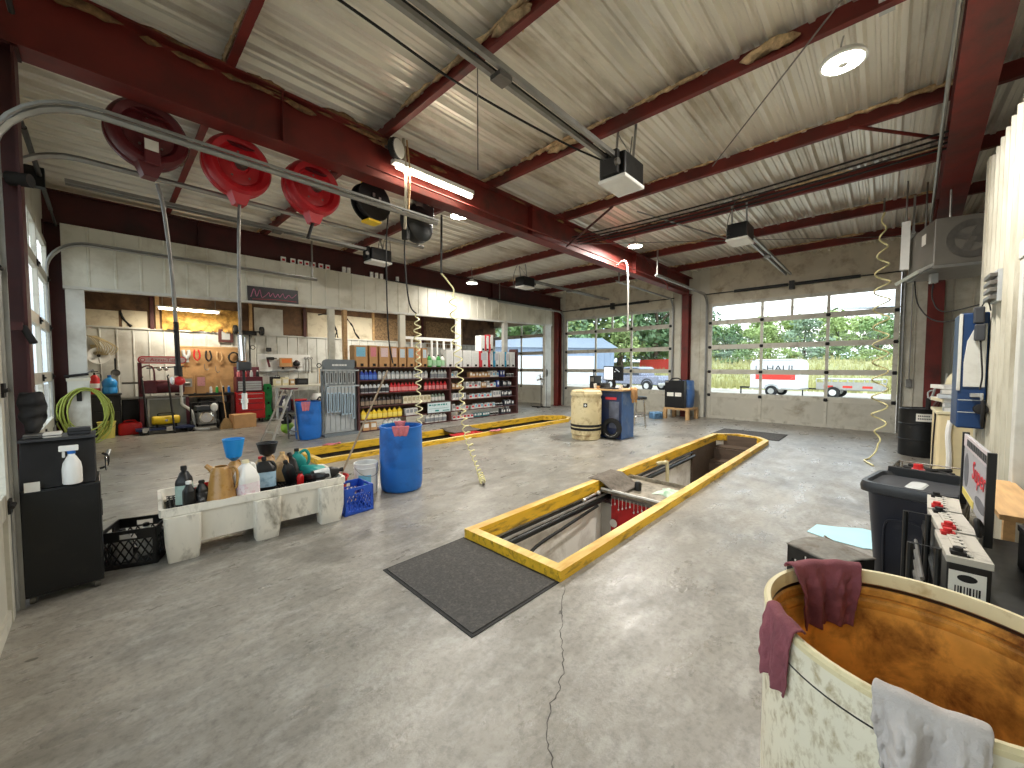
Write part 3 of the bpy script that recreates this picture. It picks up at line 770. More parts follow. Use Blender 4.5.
def quart(name, lab, cat, loc, rz, bm, capm, lm, w=0.11, d=0.07, h=0.24, rot=None, grp=None, handle=False, neck=0.018):
    """moulded jug: rounded body, sloped shoulder, neck, cap and label"""
    r = thing(name, lab, cat, loc, rz, grp, rot)
    q = MB(); rg = lambda s, z, t=1.0: [(x*s, y*s*t, z) for x, y in rrect(w, d, min(w,d)*0.28, 4)]
    hs = h*0.62
    rings = [rg(0.93,0), rg(1.0,h*0.03), rg(1.0,hs), rg(0.93,hs+h*0.06)]
    for s, z in ((0.72,0.74),(0.5,0.84)): rings.append(rg(s, h*z))
    c = neck; n_ = len(rings[0])
    for z in (h*0.87, h*0.91): rings.append([(c*math.cos(a), c*math.sin(a), z) for a in [2*PI*(i+0.5)/n_-PI/n_ for i in range(n_)]])
    q.loft(rings); build('body', q, bm, r, smooth=40)
    q = MB(); q.lathe([(0,h),(neck*1.1,h),(neck*1.25,h-0.006),(neck*1.25,h*0.9),(0,h*0.9)], n=14); build('cap', q, capm, r)
    if lm:
        q = MB(); q.loft([[(x*1.008, y*1.015, z) for x, y in rrect(w, d, min(w,d)*0.28, 4)] for z in (h*0.10, h*0.56)], caps=False); build('paper_label', q, lm, r, smooth=40)
    if handle:
        q = MB(); q.tube(smooth_path([(w*0.12,0,h*0.83),(w*0.36,0,h*0.80),(w*0.46,0,h*0.66),(w*0.44,0,h*0.50)],5), d*0.13, 8); build('handle', q, bm, r)
    return r
m_label = mat('printed_label_white', (214,216,214), 0.6, 0, 0.06, 40, dirt=(150,160,170), amt=0.3, dscale=24)
m_lblue = mat('printed_label_blue', (168,200,220), 0.6, 0, 0.08, 30, dirt=(110,150,180), amt=0.4, dscale=18)
quart('oil_jug', 'tall black oil jug at the crate end of the spill tray, behind the short one', 'jug', (0.47,4.50,TZ), R(70), m_black, m_blackm, mat('label_mint', (180,206,196), 0.6, 0, 0.1, 20), 0.17, 0.10, 0.36, handle=True)
quart('oil_bottle', 'short black oil bottle with a white cap in front of the tall black jug', 'bottle', (0.485,4.355,TZ), R(10), m_black, m_white, None, 0.085, 0.085, 0.25)
quart('oil_bottle', 'black oil bottle with white lettering beside the red measuring cup', 'bottle', (0.575,4.37,TZ), R(20), m_black, m_blackm, mat('label_dark', (44,44,46), 0.5, 0, 0.1, 20, dirt=(190,190,190), amt=0.3, dscale=26), 0.085, 0.085, 0.235)
r = thing('measuring_cup', 'small red cup behind the tan oil can on the spill tray', 'cup', (0.625,4.47,TZ))
q = MB(); q.lathe([(0,0),(0.045,0),(0.06,0.17),(0.064,0.172),(0.058,0.17),(0.042,0.006),(0,0.006)], n=20); build('body', q, m_redp, r)
q = MB(); q.tube(smooth_path([(-0.055,0,0.15),(-0.10,0,0.14),(-0.10,0,0.06),(-0.047,0,0.05)],5), 0.007, 6); build('handle', q, m_redp, r)
# tan oil can with spout and open handle
r = thing('oil_can', 'translucent tan oil can with spout and open handle, front of the spill tray', 'oil can', (0.715,4.36,TZ), R(-30))
q = MB(); q.lathe([(0,0),(0.112,0),(0.118,0.01),(0.118,0.06),(0.113,0.07),(0.075,0.30),(0.066,0.325),(0.06,0.335),(0.05,0.335),(0.058,0.32),(0.066,0.30),(0.106,0.06),(0,0.03)], n=32); build('body', q, m_oilclear, r)
q = MB(); q.tube([(-0.05,0,0.285),(-0.085,0,0.325),(-0.115,0,0.35)], [0.032,0.022,0.019], 12); build('spout', q, m_oilclear, r)
q = MB(); q.tube(smooth_path([(0.06,0,0.315),(0.10,0,0.325),(0.125,0,0.29),(0.13,0,0.20),(0.115,0,0.13),(0.095,0,0.12)],5), 0.012, 8); build('handle', q, m_oilclear, r)
# the white gallon jug
def gallon(lab, loc, rz, bm, capm, lm, s=1.0):
    r = thing('gallon_jug', lab, 'jug', loc, rz)
    q = MB(); w = 0.155*s; rg = lambda k, z: [(x*k, y*k, z) for x, y in rrect(w, w, w*0.22, 5)]
    rings = [rg(0.92,0), rg(1,0.012*s), rg(1,0.16*s), rg(0.97,0.175*s), rg(0.75,0.225*s), rg(0.45,0.265*s)]
    n_ = len(rings[0]); rings += [[(0.022*s*math.cos(2*PI*i/n_+PI/n_), 0.022*s*math.sin(2*PI*i/n_+PI/n_), z) for i in range(n_)] for z in (0.285*s, 0.305*s)]
    q.loft(rings); build('body', q, bm, r, smooth=40)
    q = MB(); q.lathe([(0,0.312*s),(0.024*s,0.312*s),(0.026*s,0.288*s),(0,0.288*s)], n=14); build('cap', q, capm, r)
    q = MB(); q.tube(smooth_path([(0.035*s,0,0.278*s),(0.066*s,0,0.262*s),(0.076*s,0,0.21*s),(0.074*s,0,0.17*s)],5), 0.012*s, 8); build('handle', q, bm, r)
    if lm:
        q = MB(); q.loft([[(x*1.006, y*1.006, z) for x, y in rrect(w, w, w*0.22, 5)] for z in (0.03*s, 0.135*s)], caps=False); build('paper_label', q, lm, r, smooth=40)
    return r
m_prt = mat('pink_print_label', (224,214,218), 0.6, 0, 0.05, 30, dirt=(206,150,168), amt=0.3, dscale=22)
gallon('white gallon jug with pale printed label, front middle of the spill tray', (0.905,4.355,TZ), R(20), m_white, m_cream, m_prt, 1.16)
r_ = quart('coolant_jug', 'black jug with a large pale blue label, middle of the spill tray', 'jug', (1.10,4.53,TZ), R(-12), m_black, m_blackm, m_lblue, 0.20, 0.13, 0.33, handle=True)
gallon('amber stained jug under the blue funnel, rear of the spill tray', (0.90,4.80,TZ), R(40), m_oilclear, m_oiltan, None, 1.0)
def funnel(lab, loc, m, r0=0.105, h=0.16, tilt=(0,0,0)):
    r = thing('funnel', lab, 'funnel', loc, rot=tilt)
    q = MB(); q.lathe([(0.013,-0.07),(0.017,-0.02),(r0*0.62,0.02),(r0*0.68,h*0.12),(r0,h),(r0*1.04,h),(r0*0.72,h*0.1),(r0*0.64,0.014),(0.02,-0.024),(0.016,-0.07)], n=28); build('cone', q, m, r)
    q = MB(); q.torus((0,0,h), r0*1.03, 0.004, n=28, k=6); build('rim', q, m, r)
    return r
funnel('bright blue funnel standing in an amber jug on the spill tray', (0.90,4.80,TZ+0.305), mat('bright_blue', (30,140,214), 0.4, 0, 0.06, 6), 0.092, 0.20)
gallon('oily tan jug behind the black jug with the blue label', (1.12,4.74,TZ), R(10), m_oiltan, m_redp, None, 0.95)
gallon('oily tan jug standing between the black jug with blue label and the teal jug', (1.33,4.76,TZ), R(60), m_oiltan, m_oiltan, None, 1.0)
gallon('oily tan jug at the rear edge, below the black funnel', (1.22,4.88,TZ), R(20), m_oiltan, m_oiltan, None, 0.95)
funnel('black funnel standing on an oily tan jug at the rear of the spill tray', (1.22,4.88,TZ+0.28), m_black, 0.10, 0.13)
funnel('small clear plastic funnel upturned beside the black funnel', (1.42,4.86,TZ+0.20), mat('clear_grey_plastic', (170,172,168), 0.3, 0, 0.05, 6), 0.06, 0.11, (R(180),0,0))
for (x, y, rot, lab) in ((1.36,4.56,(R(10),R(-28),R(30)),'black oil bottle tipped upright against the tan jugs'), (1.45,4.68,(R(-12),R(24),R(80)),'black oil bottle leaning with its neck to the teal jug'), (1.50,4.48,(R(80),R(10),R(20)),'black oil bottle lying flat beside the red bottle')):
    quart('oil_bottle', lab, 'bottle', (x,y,TZ+(0.05 if rot[0] > 1 else 0.02)), 0, m_black, m_blackm, None, 0.11, 0.075, 0.29, rot=rot)
quart('additive_bottle', 'small red bottle standing among the fallen black bottles', 'bottle', (1.40,4.42,TZ), R(30), m_redp, m_blackm, None, 0.06, 0.05, 0.14)
quart('oil_bottle', 'black oil bottle with a white label lying at the right end of the spill tray', 'bottle', (1.50,4.39,TZ+0.065), 0, m_black, m_blackm, m_label, 0.115, 0.10, 0.32, rot=(R(4),R(82),R(-8)))
# teal jug on its side: body with an open loop handle
def teal(lab, loc, rot):
    r = thing('antifreeze_jug', lab, 'jug', loc, rot=rot)
    q = MB(); q.loft([[(x*k, y*k, z) for x, y in rrect(0.19, 0.12, 0.035, 4)] for k, z in ((0.94,0),(1,0.012),(1,0.17),(0.9,0.20),(0.6,0.235),(0.25,0.255),(0.2,0.285))]); build('body', q, m_teal, r, smooth=40)
    q = MB(); q.tube(smooth_path([(0.03,0,0.255),(0.09,0,0.28),(0.125,0,0.22),(0.12,0,0.14),(0.09,0,0.11)],5), 0.017, 8); build('handle', q, m_teal, r)
    q = MB(); q.lathe([(0,0.31),(0.024,0.31),(0.026,0.28),(0,0.28)], n=14); build('cap', q, m_blackm, r)
teal('teal jug with loop handle standing at the rear right of the spill tray', (1.50,4.84,TZ), (0,0,R(-10)))
teal('teal jug tipped over against the rear right rim of the spill tray', (1.56,4.70,TZ+0.075), (R(86),R(8),R(14)))

# ---------------------------------------------------------------- the red tool cart and the clutter in the open pit
r = thing('pit_cart', 'red tool cart with a grimy tray top spanning the open pit', 'tool cart', (0,0,0))
m_redm = mat('red_enamel', (186,26,30), 0.4, 0.1, 0.1, 6, dirt=(120,16,20), amt=0.3)
q = MB(); q.box(4.78,1.92,-0.62,5.50,2.68,-0.075); build('body', q, m_redm, r, smooth=0, bevel=0.01)
q = MB(); q.box(4.70,1.87,-0.07,5.58,2.79,-0.055)
for b in ((4.70,1.87,4.72,2.79),(5.56,1.87,5.58,2.79),(4.70,1.87,5.58,1.89),(4.70,2.77,5.58,2.79)): q.box(b[0],b[1],-0.055,b[2],b[3],-0.005)
build('tray', q, mat('grimy_tray_steel', (150,142,126), 0.5, 0.3, 0.2, 8, dirt=(80,70,58), amt=0.5, dscale=6), r, smooth=0)
q = MB(); q.box(4.68,1.88,-0.03,4.70,2.78,-0.005); build('front_edge', q, m_white, r, smooth=0, bevel=0.003)
q = MB(); q.box(4.765,1.95,-0.15,4.78,2.66,-0.10); build('tool_rail', q, m_steel, r, smooth=0)
for i in range(13):
    y = 2.0+i*0.055; L_ = 0.08+0.09*((i*37) % 7)/7
    q = MB(); q.cyl((4.755,y,-0.12),(4.755,y,-0.12-L_),0.006,n=6); q.ell((4.752,y,-0.12-L_),(0.008,0.013,0.02),8,5); build('hung_wrench', q, m_chrome, r)
q = MB(); q.lathe([(0,0),(0.055,0),(0.06,0.01),(0.06,0.03),(0.03,0.035),(0,0.03)], (4.74,2.62,-0.48), 20, axis='x'); build('hand_wheel', q, m_chrome, r)
for y in (2.0, 2.62):
    q = MB(); q.box(4.80,y-0.03,-1.54,4.86,y+0.03,-0.62); q.box(5.42,y-0.03,-1.54,5.48,y+0.03,-0.62); build('leg', q, m_redm, r, smooth=0)
q = MB()
q.grid(lambda u, v: (4.66+0.62*u+0.03*v, 2.97-0.50*v, 0.094 if v < 0.36 else (0.094-0.120*((v-0.36)/0.40) if v < 0.76 else -0.026)+0.004*math.sin(u*18)), 14, 16)
tag(build('carpet_scrap', q, m_matb, smooth=180, solid=0.01), 'grey carpet scrap draped over the curb onto the red cart', 'carpet')
r = thing('oil_filter', 'black cylinder standing on the grimy tray of the red cart', 'oil filter', (5.05,2.42,-0.052))
q = MB(); q.lathe([(0,0),(0.04,0),(0.046,0.008),(0.046,0.10),(0.036,0.115),(0,0.118)], n=20); build('can', q, m_black, r)
q = MB(); q.lathe([(0.02,0.117),(0.03,0.118),(0.03,0.126),(0,0.126)], n=16); build('flange', q, m_steel, r)
q = MB(); q.grid(lambda u, v: (5.20+0.30*(u-0.5)*(1+0.2*math.sin(v*7)), 2.06+0.26*(v-0.5)*(1+0.25*math.sin(u*6+1)), -0.05+0.075*(math.sin(u*PI)*math.sin(v*PI))**0.6*(0.7+0.5*mnoise.noise(Vector((u*5, v*5, 2))))), 22, 22)
tag(build('shop_towel', q, mat('pale_green_cloth', (196,212,196), 0.9, 0, 0.08, 10, dirt=(120,170,130), amt=0.35, dscale=8), smooth=180), 'crumpled white and pale green towel on the red cart tray', 'towel')
# pipes and hose inside the pit
q = MB(); q.cyl((2.46,2.74,-0.16),(8.25,2.76,-0.16),0.035,n=10); q.cyl((2.46,2.785,-0.09),(8.25,2.79,-0.09),0.018,n=8)
tag(build('pit_pipe', q, m_blackpaint, smooth=40), 'black pipe running along the left inside edge of the open pit', 'pipe')
q = MB(); q.tube(smooth_path([(4.5,2.72,-0.2),(3.7,2.68,-0.24),(3.1,2.66,-0.3),(2.85,2.6,-0.45),(2.8,2.62,-0.7),(2.9,2.6,-1.0)],6), 0.018, 8)
tag(build('pit_hose', q, m_rubber, smooth=60), 'black hose drooping along the white wall of the open pit', 'hose')
q = MB(); q.cyl((4.2,2.74,-0.05),(4.6,2.76,-0.05),0.014,n=8); q.ell((4.18,2.72,-0.045),0.03,12,8); q.ell((4.52,2.72,-0.03),0.03,12,8)
tag(build('valve_pipe', q, m_alu, smooth=60), 'chrome pipe with two white ball valves at the edge of the open pit', 'valve')
q = MB(); q.box(4.45,1.82,-1.5,4.50,2.84,-0.25); struct(build('wall_pit_partition', q, mat('grey_board', (168,164,156), 0.7, 0, 0.1, 3), smooth=0))
bpy.data.objects['wall_pit_partition'].location = (0.34,0,0)
q = MB(); q.tube(smooth_path([(6.55,2.62,-1.5),(6.55,2.62,-0.1),(6.5,2.66,0.03),(6.4,2.74,0.02)],5), 0.03, 10)
tag(build('drain_hose', q, mat('yellowed_hose', (196,188,148), 0.5, 0, 0.1, 6), smooth=60), 'yellowed hose standing up in the far part of the open pit', 'hose')
r = thing('pit_stairs', 'dark wooden steps at the far end of the open pit', 'stairs', (0,0,0))
m_step = mat('dark_step_wood', (84,70,58), 0.75, 0, 0.2, 3, stretch=(6,1,6))
for i in range(5):
    q = MB(); x = 8.35+i*0.34; z = -1.25+i*0.27; q.box(x,1.86,z-0.04,x+0.32,2.80,z); build('tread', q, m_step, r, smooth=0, bevel=0.004)
    q = MB(); q.box(x+0.30,1.86,z,x+0.325,2.80,z+0.23); build('riser', q, m_step, r, smooth=0)
q = MB(); q.box(8.30,2.812,-1.5,9.85,2.84,-0.02); q.box(8.30,1.805,-1.5,9.70,1.83,-0.02); struct(build('wall_pit_boarding', q, m_step, smooth=0))
# second pit: grey carpet and a red drain pan across it
q = MB(); q.grid(lambda u, v: (5.85+0.85*u, 8.12-0.62*v, 0.096 if v < 0.2 else 0.096-0.05*min(1,(v-0.2)/0.25)+0.006*math.sin(u*13)), 10, 10)
tag(build('carpet_scrap', q, m_matb, smooth=180, solid=0.01), 'grey carpet scrap over the far curb of the pit by the oil shelves', 'carpet')
r = thing('drain_pan', 'red drain pan resting across the pit by the oil shelves', 'drain pan', (5.95,7.14,0.0))
q = MB(); q.loft([[(x*k, y*k, z) for x, y in rrect(0.80, 0.42, 0.06, 4)] for k, z in ((0.8,-0.08),(1.0,0.06),(1.04,0.065),(0.97,0.065),(0.78,-0.06))], caps=True); build('pan', q, m_redp, r, smooth=30)
q = MB(); q.box(-0.5,-0.24,-0.10,0.5,-0.20,-0.06); q.box(-0.5,0.20,-0.10,0.5,0.24,-0.06); build('support', q, m_steel, r, smooth=0)
q = MB(); q.grid(lambda u, v: (2.95+0.35*u+0.05*v, 7.99+0.14*v-0.02*u, 0.095+0.012*math.sin(u*9+v*5)), 12, 8)
tag(build('shop_rag', q, m_ragpink, smooth=180, solid=0.006), 'pink rag lying on the far yellow curb near the teal jugs', 'rag')
q = MB(); q.grid(lambda u, v: (6.42+0.4*u, 6.80+0.14*v, 0.096+0.012*math.sin(u*9+v*5)), 12, 8)
tag(build('shop_rag', q, m_ragpink, smooth=180, solid=0.006), 'pink rag on the near yellow curb beside the red drain pan', 'rag')
# ---------------------------------------------------------------- counter with the computer, cream barrel, stool and the far corner
m_barrel = mat('stained_cream_barrel', (214,200,158), 0.5, 0, 0.06, 4, dirt=(132,102,62), amt=0.42, dscale=5.5)
r = thing('barrel', 'tall cream barrel with dark bands at its foot, in front of the blue counter', 'barrel', (7.68,4.97,0), R(210))
Rb, Hb = 0.345, 1.12
q = MB(); q.lathe([(0,0),(0.31,0),(0.325,0.02),(0.325,0.10),(0.342,0.12),(0.345,0.5),(0.342,0.92),(0.33,0.95),(0.335,0.98),(0.345,1.0),(0.345,1.06),(0.335,1.10),(0.30,1.12),(0,1.115)], n=44); build('body', q, m_barrel, r)
for z in (0.22, 0.30):
    q = MB(); q.lathe([(0.346,z),(0.351,z+0.004),(0.351,z+0.05),(0.346,z+0.054)], n=44); build('dark_band', q, m_blackm, r)
q = MB(); q.lathe([(0.340,1.0),(0.355,1.005),(0.358,1.03),(0.355,1.055),(0.340,1.06)], n=44); build('lid_ring', q, m_barrel, r)
q = MB(); q.strip([(0.3475*math.cos(a), 0.3475*math.sin(a)) for a in [R(-7+i*3.5) for i in range(5)]], 'z', 0.75, 0.845); build('black_sticker', q, m_blackm, r)
q = MB(); q.strip([(0.3485*math.cos(a), 0.3485*math.sin(a)) for a in [R(-1.8+i*1.8) for i in range(3)]], 'z', 0.77, 0.825); q.strip([(0.3485*math.cos(a), 0.3485*math.sin(a)) for a in [R(-4.5+i*3) for i in range(4)]], 'z', 0.79, 0.805); build('sticker_mark', q, m_white, r)

m_kb = mat('dark_blue_laminate', (34,48,84), 0.45, 0, 0.12, 4, dirt=(24,28,44), amt=0.4)
m_kb2 = mat('scuffed_blue_laminate', (66,104,160), 0.45, 0, 0.14, 4, dirt=(120,140,170), amt=0.35, dscale=3)
r = thing('service_counter', 'blue service counter with a wooden top beside the cream barrel', 'counter', (0,0,0))
q = MB(); q.box(8.06,4.27,0,8.64,5.20,1.10); build('cabinet', q, m_kb2, r, smooth=0, bevel=0.006)
q = MB(); q.box(8.045,4.28,0.02,8.06,5.19,1.08); build('front_panel', q, m_kb, r, smooth=0)
q = MB(); q.box(7.98,4.20,1.10,8.72,5.28,1.14); build('worktop', q, m_wood, r, smooth=0, bevel=0.004)
q = MB(); q.box(8.038,4.40,0.90,8.045,4.68,0.955); build('red_nameplate', q, m_redprint, r, smooth=0)
q = MB(); q.box(8.036,4.33,0.25,8.045,4.58,0.86); build('poster_panel', q, mat('grey_poster', (92,98,116), 0.5, 0, 0.25, 8), r, smooth=0)
r = thing('tire', 'black tire leaning on the front of the blue counter', 'tire', (7.985,4.48,0.245), rot=(0,R(-8),0))
r.rotation_euler = (0, R(5), 0); r.scale = (0.6,0.72,0.72)
q = MB()
q.lathe([(0.20,-0.075),(0.30,-0.09),(0.325,-0.07),(0.332,0),(0.325,0.07),(0.30,0.09),(0.20,0.075),(0.19,0.05),(0.19,-0.05),(0.20,-0.075)], (0,0,0), 40, axis='x')
build('tread_casing', q, m_rubber, r)
q = MB(); q.tube([(-0.08,0.245*math.cos(a),0.245*math.sin(a)) for a in [R(200+i*6) for i in range(20)]], 0.008, 6); build('white_sidewall_line', q, mat('worn_white', (170,170,168), 0.6), r)
# computer on the counter
r = thing('monitor', 'black computer monitor on the blue counter, half its screen white', 'monitor', (8.30,4.62,1.14), R(-10))
q = MB(); q.lathe([(0,0),(0.11,0),(0.11,0.012),(0.03,0.02),(0,0.02)], n=24); build('base', q, m_black, r)
q = MB(); q.box(0.0,-0.03,0.015,0.03,0.03,0.28); build('neck', q, m_black, r, smooth=0)
q = MB(); q.box(-0.03,-0.28,0.19,0.005,0.28,0.53); build('bezel', q, m_black, r, smooth=0, bevel=0.006)
q = MB(); q.box(-0.0325,0.0,0.215,-0.030,0.26,0.505); build('lit_screen', q, emis('screen_white', (224,228,232), 0.75), r, smooth=0)
q = MB(); q.box(-0.0325,-0.26,0.215,-0.030,0.0,0.505); build('dark_screen', q, mat('screen_dark', (30,34,40), 0.2), r, smooth=0)
q = MB()
for k in range(5): q.ell((-0.033,-0.06-0.03*k,0.40+0.02*((k*3) % 4)),(0.002,0.012,0.012),8,5)
build('screen_icons', q, emis('screen_icons', (210,220,228), 0.6), r)
r = thing('computer_tower', 'small black computer tower behind the cream barrel top, on the counter', 'computer', (8.25,5.08,1.14))
q = MB(); q.box(-0.15,-0.07,0,0.15,0.07,0.30); build('case', q, m_black, r, smooth=0, bevel=0.006)
q = MB(); q.box(-0.153,-0.05,0.16,-0.15,0.05,0.26); build('drive_bay', q, m_steel, r, smooth=0)
q = MB(); q.cyl((0,0.05,0.30),(0,0.05,0.42),0.015,n=10); q.ell((0,0.05,0.43),0.03,10,6); build('webcam', q, m_blackm, r)
r = thing('keyboard', 'black keyboard in front of the monitor on the counter', 'keyboard', (8.10,4.62,1.14), R(-8))
q = MB(); q.box(-0.07,-0.22,0,0.07,0.22,0.022); build('case', q, m_black, r, smooth=0, bevel=0.004)
q = MB()
for i in range(4):
    for j in range(13): q.box(-0.058+i*0.03,-0.205+j*0.032,0.022,-0.034+i*0.03,-0.18+j*0.032,0.03)
build('keys', q, m_dgrey, r, smooth=0)
r = thing('cash_drawer', 'dark printer box behind the keyboard on the counter', 'printer', (8.40,4.95,1.14))
q = MB(); q.box(-0.12,-0.12,0,0.12,0.12,0.12); build('case', q, m_dgrey, r, smooth=0, bevel=0.01)
q = MB(); q.box(-0.13,-0.09,0.03,-0.12,0.09,0.06); build('slot', q, m_blackm, r, smooth=0)
for i, (x, y, h, m, lab) in enumerate(((8.08,4.98,0.11,m_paper,'white paper cup beside the computer tower'), (8.06,4.88,0.06,m_card,'brown tape roll box at the front edge of the counter'), (8.12,4.33,0.10,m_white,'white cup at the window end of the counter'))):
    r = thing('cup', lab, 'cup', (x,y,1.14))
    q = MB(); q.lathe([(0,0),(0.028,0),(0.04,h),(0.042,h),(0.036,h-0.004),(0.026,0.006),(0,0.006)], n=16); build('body', q, m, r)
    q = MB(); q.torus((0,0,h), 0.041, 0.003, n=16, k=6); build('rim', q, m, r)
r = thing('glove_bundle', 'tan work gloves hanging from the window end of the blue counter', 'gloves', (8.45,4.20,1.12))
for k in range(2):
    q = MB(); x = -0.08+0.13*k
    q.tube(smooth_path([(x,0.02,0.03),(x,-0.03,0.02),(x,-0.035,-0.1),(x+0.01,-0.035,-0.2)],4), [0.02,0.03,0.035,0.038,0.04,0.042,0.045,0.045,0.045,0.05,0.05,0.045,0.04], 10)
    for f in range(4): q.tube(smooth_path([(x-0.03+0.02*f,-0.035,-0.2),(x-0.035+0.023*f,-0.04,-0.26),(x-0.036+0.024*f,-0.038,-0.30+0.012*abs(f-1.5))],3), 0.011, 6)
    build('glove', q, m_card, r)
# stool
r = thing('bar_stool', 'chrome shop stool with a round black seat in front of the far door', 'stool', (10.25,4.88,0), R(20))
q = MB(); q.lathe([(0,0.76),(0.16,0.76),(0.18,0.775),(0.182,0.80),(0.17,0.83),(0.10,0.842),(0,0.845)], n=28); build('seat', q, m_black, r)
q = MB(); q.lathe([(0.165,0.745),(0.184,0.748),(0.184,0.768),(0.165,0.77)], n=28); build('seat_band', q, m_chrome, r)
for k in range(4):
    a = PI/2*k+PI/4; q = MB(); q.cyl((0.13*math.cos(a),0.13*math.sin(a),0.76),(0.22*math.cos(a),0.22*math.sin(a),0.0),0.012,n=8); q.cyl((0.219*math.cos(a),0.219*math.sin(a),0.0),(0.217*math.cos(a),0.217*math.sin(a),0.025),0.016,n=8); build('leg', q, m_chrome, r)
q = MB(); q.torus((0,0,0.30), 0.19, 0.011, n=32, k=6); build('foot_ring', q, m_chrome, r)
# black panel and blue drum on a wooden stand at the column
r = thing('drum_stand', 'low wooden stand under the blue drum by the far column', 'stand', (12.75,4.72,0), R(-4))
q = MB(); q.box(-0.32,-0.40,0.30,0.40,0.40,0.36); build('deck', q, m_wood, r, smooth=0)
for x in (-0.28,0.36):
    for y in (-0.36,0.36):
        q = MB(); q.box(x-0.05,y-0.05,0,x+0.05,y+0.05,0.30); build('leg', q, m_wood, r, smooth=0)
r = thing('steel_cabinet', 'black steel cabinet with two white labels on the wooden stand by the column', 'cabinet', (12.55,4.78,0.361), R(-4))
q = MB(); q.box(-0.08,-0.28,0,0.10,0.34,0.86); build('body', q, m_blackpaint, r, smooth=0, bevel=0.01)
for y0, y1 in ((-0.20,0.0),(0.05,0.26)):
    q = MB(); q.box(-0.083,y0,0.36,-0.079,y1,0.48); build('white_label', q, m_paper, r, smooth=0)
q = MB(); q.box(-0.083,0.22,0.80,-0.079,0.32,0.83); build('maker_plate', q, m_alu, r, smooth=0)
q = MB(); q.tube(smooth_path([(0.0,-0.18,0.86),(0.0,-0.05,0.93),(0.0,0.12,0.92),(0.0,0.2,0.86)],5), 0.02, 8); build('hose_loop', q, m_rubber, r)
r = thing('plastic_drum', 'pale blue drum standing beside the black cabinet at the far column', 'drum', (12.93,4.62,0.361))
q = MB(); q.lathe([(0,0),(0.22,0),(0.24,0.03),(0.255,0.3),(0.262,0.45),(0.255,0.6),(0.24,0.82),(0.22,0.86),(0,0.86)], n=32); build('body', q, m_kb2, r)
q = MB(); q.lathe([(0.05,0.86),(0.05,0.885),(0,0.885)], (0.12,0,0), 14); build('bung', q, m_blackm, r)
# pack of water bottles
r = thing('bottle_pack', 'clear wrapped pack of water bottles on the floor by the stool', 'bottle pack', (12.2,5.28,0), R(-30))
m_pet = mat('pale_blue_bottle', (150,190,224), 0.25, 0, 0.15, 20)
b0 = None
for i in range(5):
    for j in range(4):
        if b0 is None:
            q = MB(); q.lathe([(0,0),(0.032,0),(0.033,0.02),(0.030,0.06),(0.033,0.1),(0.032,0.15),(0.014,0.2),(0.014,0.215),(0,0.215)], n=10); b0 = build('bottle', q, m_pet, r)
            b0.location = (-0.13,-0.1,0.003)
        else:
            c = b0.copy(); COL.objects.link(c); c.location = (-0.13+0.068*i,-0.1+0.068*j,0.003)
q = MB(); q.loft([[(x+0.006, y+0.002, z) for x, y in rrect(0.36*k, 0.29*k, 0.04, 3)] for k, z in ((1,0.002),(1.02,0.1),(0.97,0.22))], caps=False); build('shrink_wrap', q, glass_mat('clear_wrap', (0.86,0.92,0.97), 1.3), r, smooth=40)
# pedestal fan by the third bay
r = thing('pedestal_fan', 'black pedestal fan standing at the post beyond the oil shelves', 'fan', (12.35,10.15,0), R(200))
q = MB(); q.bar((-0.4,0,0.02),(0.4,0,0.02),0.05,0.04); q.bar((0,-0.4,0.02),(0,0.4,0.02),0.05,0.04); build('base', q, m_black, r, smooth=0)
q = MB(); q.cyl((0,0,0.02),(0,0,1.1),0.018,n=8); build('pole', q, m_black, r)
q = MB(); q.lathe([(0,-0.10),(0.05,-0.10),(0.06,-0.02),(0.06,0.02),(0,0.03)], (0,0,1.16), 16, axis='x'); build('motor', q, m_blackm, r)
q = MB()
for rr in (0.06,0.12,0.17,0.2): q.torus((0.06,0,1.16), rr, 0.004, 'x', 24, 5)
for k in range(12):
    a = 2*PI*k/12; q.cyl((0.06,0.03*math.cos(a),1.16+0.03*math.sin(a)),(0.06,0.2*math.cos(a),1.16+0.2*math.sin(a)),0.003,n=5)
build('guard', q, m_alu, r)
for k in range(4):
    a = PI/2*k+0.3; q = MB(); q.cb((0.03,0.11*math.cos(a),1.16+0.11*math.sin(a)),(0.008,0.15,0.07),(a,0,R(12))); build('blade', q, m_white, r)
r = thing('paddle_sign', 'black paddle on a thin pole beside the pedestal fan', 'paddle', (12.52,10.0,0))
q = MB(); q.cyl((0,0,0.03),(0,0,1.3),0.01,n=8); build('pole', q, m_black, r)
q = MB(); q.lathe([(0,0),(0.13,0),(0.13,0.015),(0.02,0.03),(0,0.03)], n=20); build('base', q, m_black, r)
q = MB(); q.prism([(0.05*math.cos(a)*1.0, 1.40+0.16*math.sin(a)) for a in [2*PI*i/20 for i in range(20)]], 'x', -0.01, 0.01); build('blade', q, m_black, r, smooth=30)
# ---------------------------------------------------------------- oil shelves and everything on them
SZ = [0.03, 0.31, 0.64, 0.98, 1.32, 1.65]; SY0, SY1 = 9.50, 9.86
r = thing('oil_shelf', 'long dark red wooden shelf unit stocked with oil bottles, filters and cartons', 'shelf unit', (0,0,0))
for i, z in enumerate(SZ):
    q = MB()
    if i == 5: q.box(4.30,SY0-0.02,z-0.03,10.17,SY1,z)
    else: q.box(4.42,SY0,z-0.03,10.17,SY1,z)
    build('shelf_board', q, m_dwood, r, smooth=0)
for x0, x1, z in ((4.38,4.42,1.62),(7.21,7.27,1.62),(10.17,10.25,2.28)):
    q = MB(); q.box(x0,SY0-0.01,0,x1,SY1,z); build('upright', q, m_dwood, r, smooth=0)
q = MB(); q.box(4.42,SY1,0.3,10.17,SY1+0.01,1.64); build('back_panel', q, mat('shelf_back', (96,72,58), 0.7, 0, 0.15, 3), r, smooth=0)

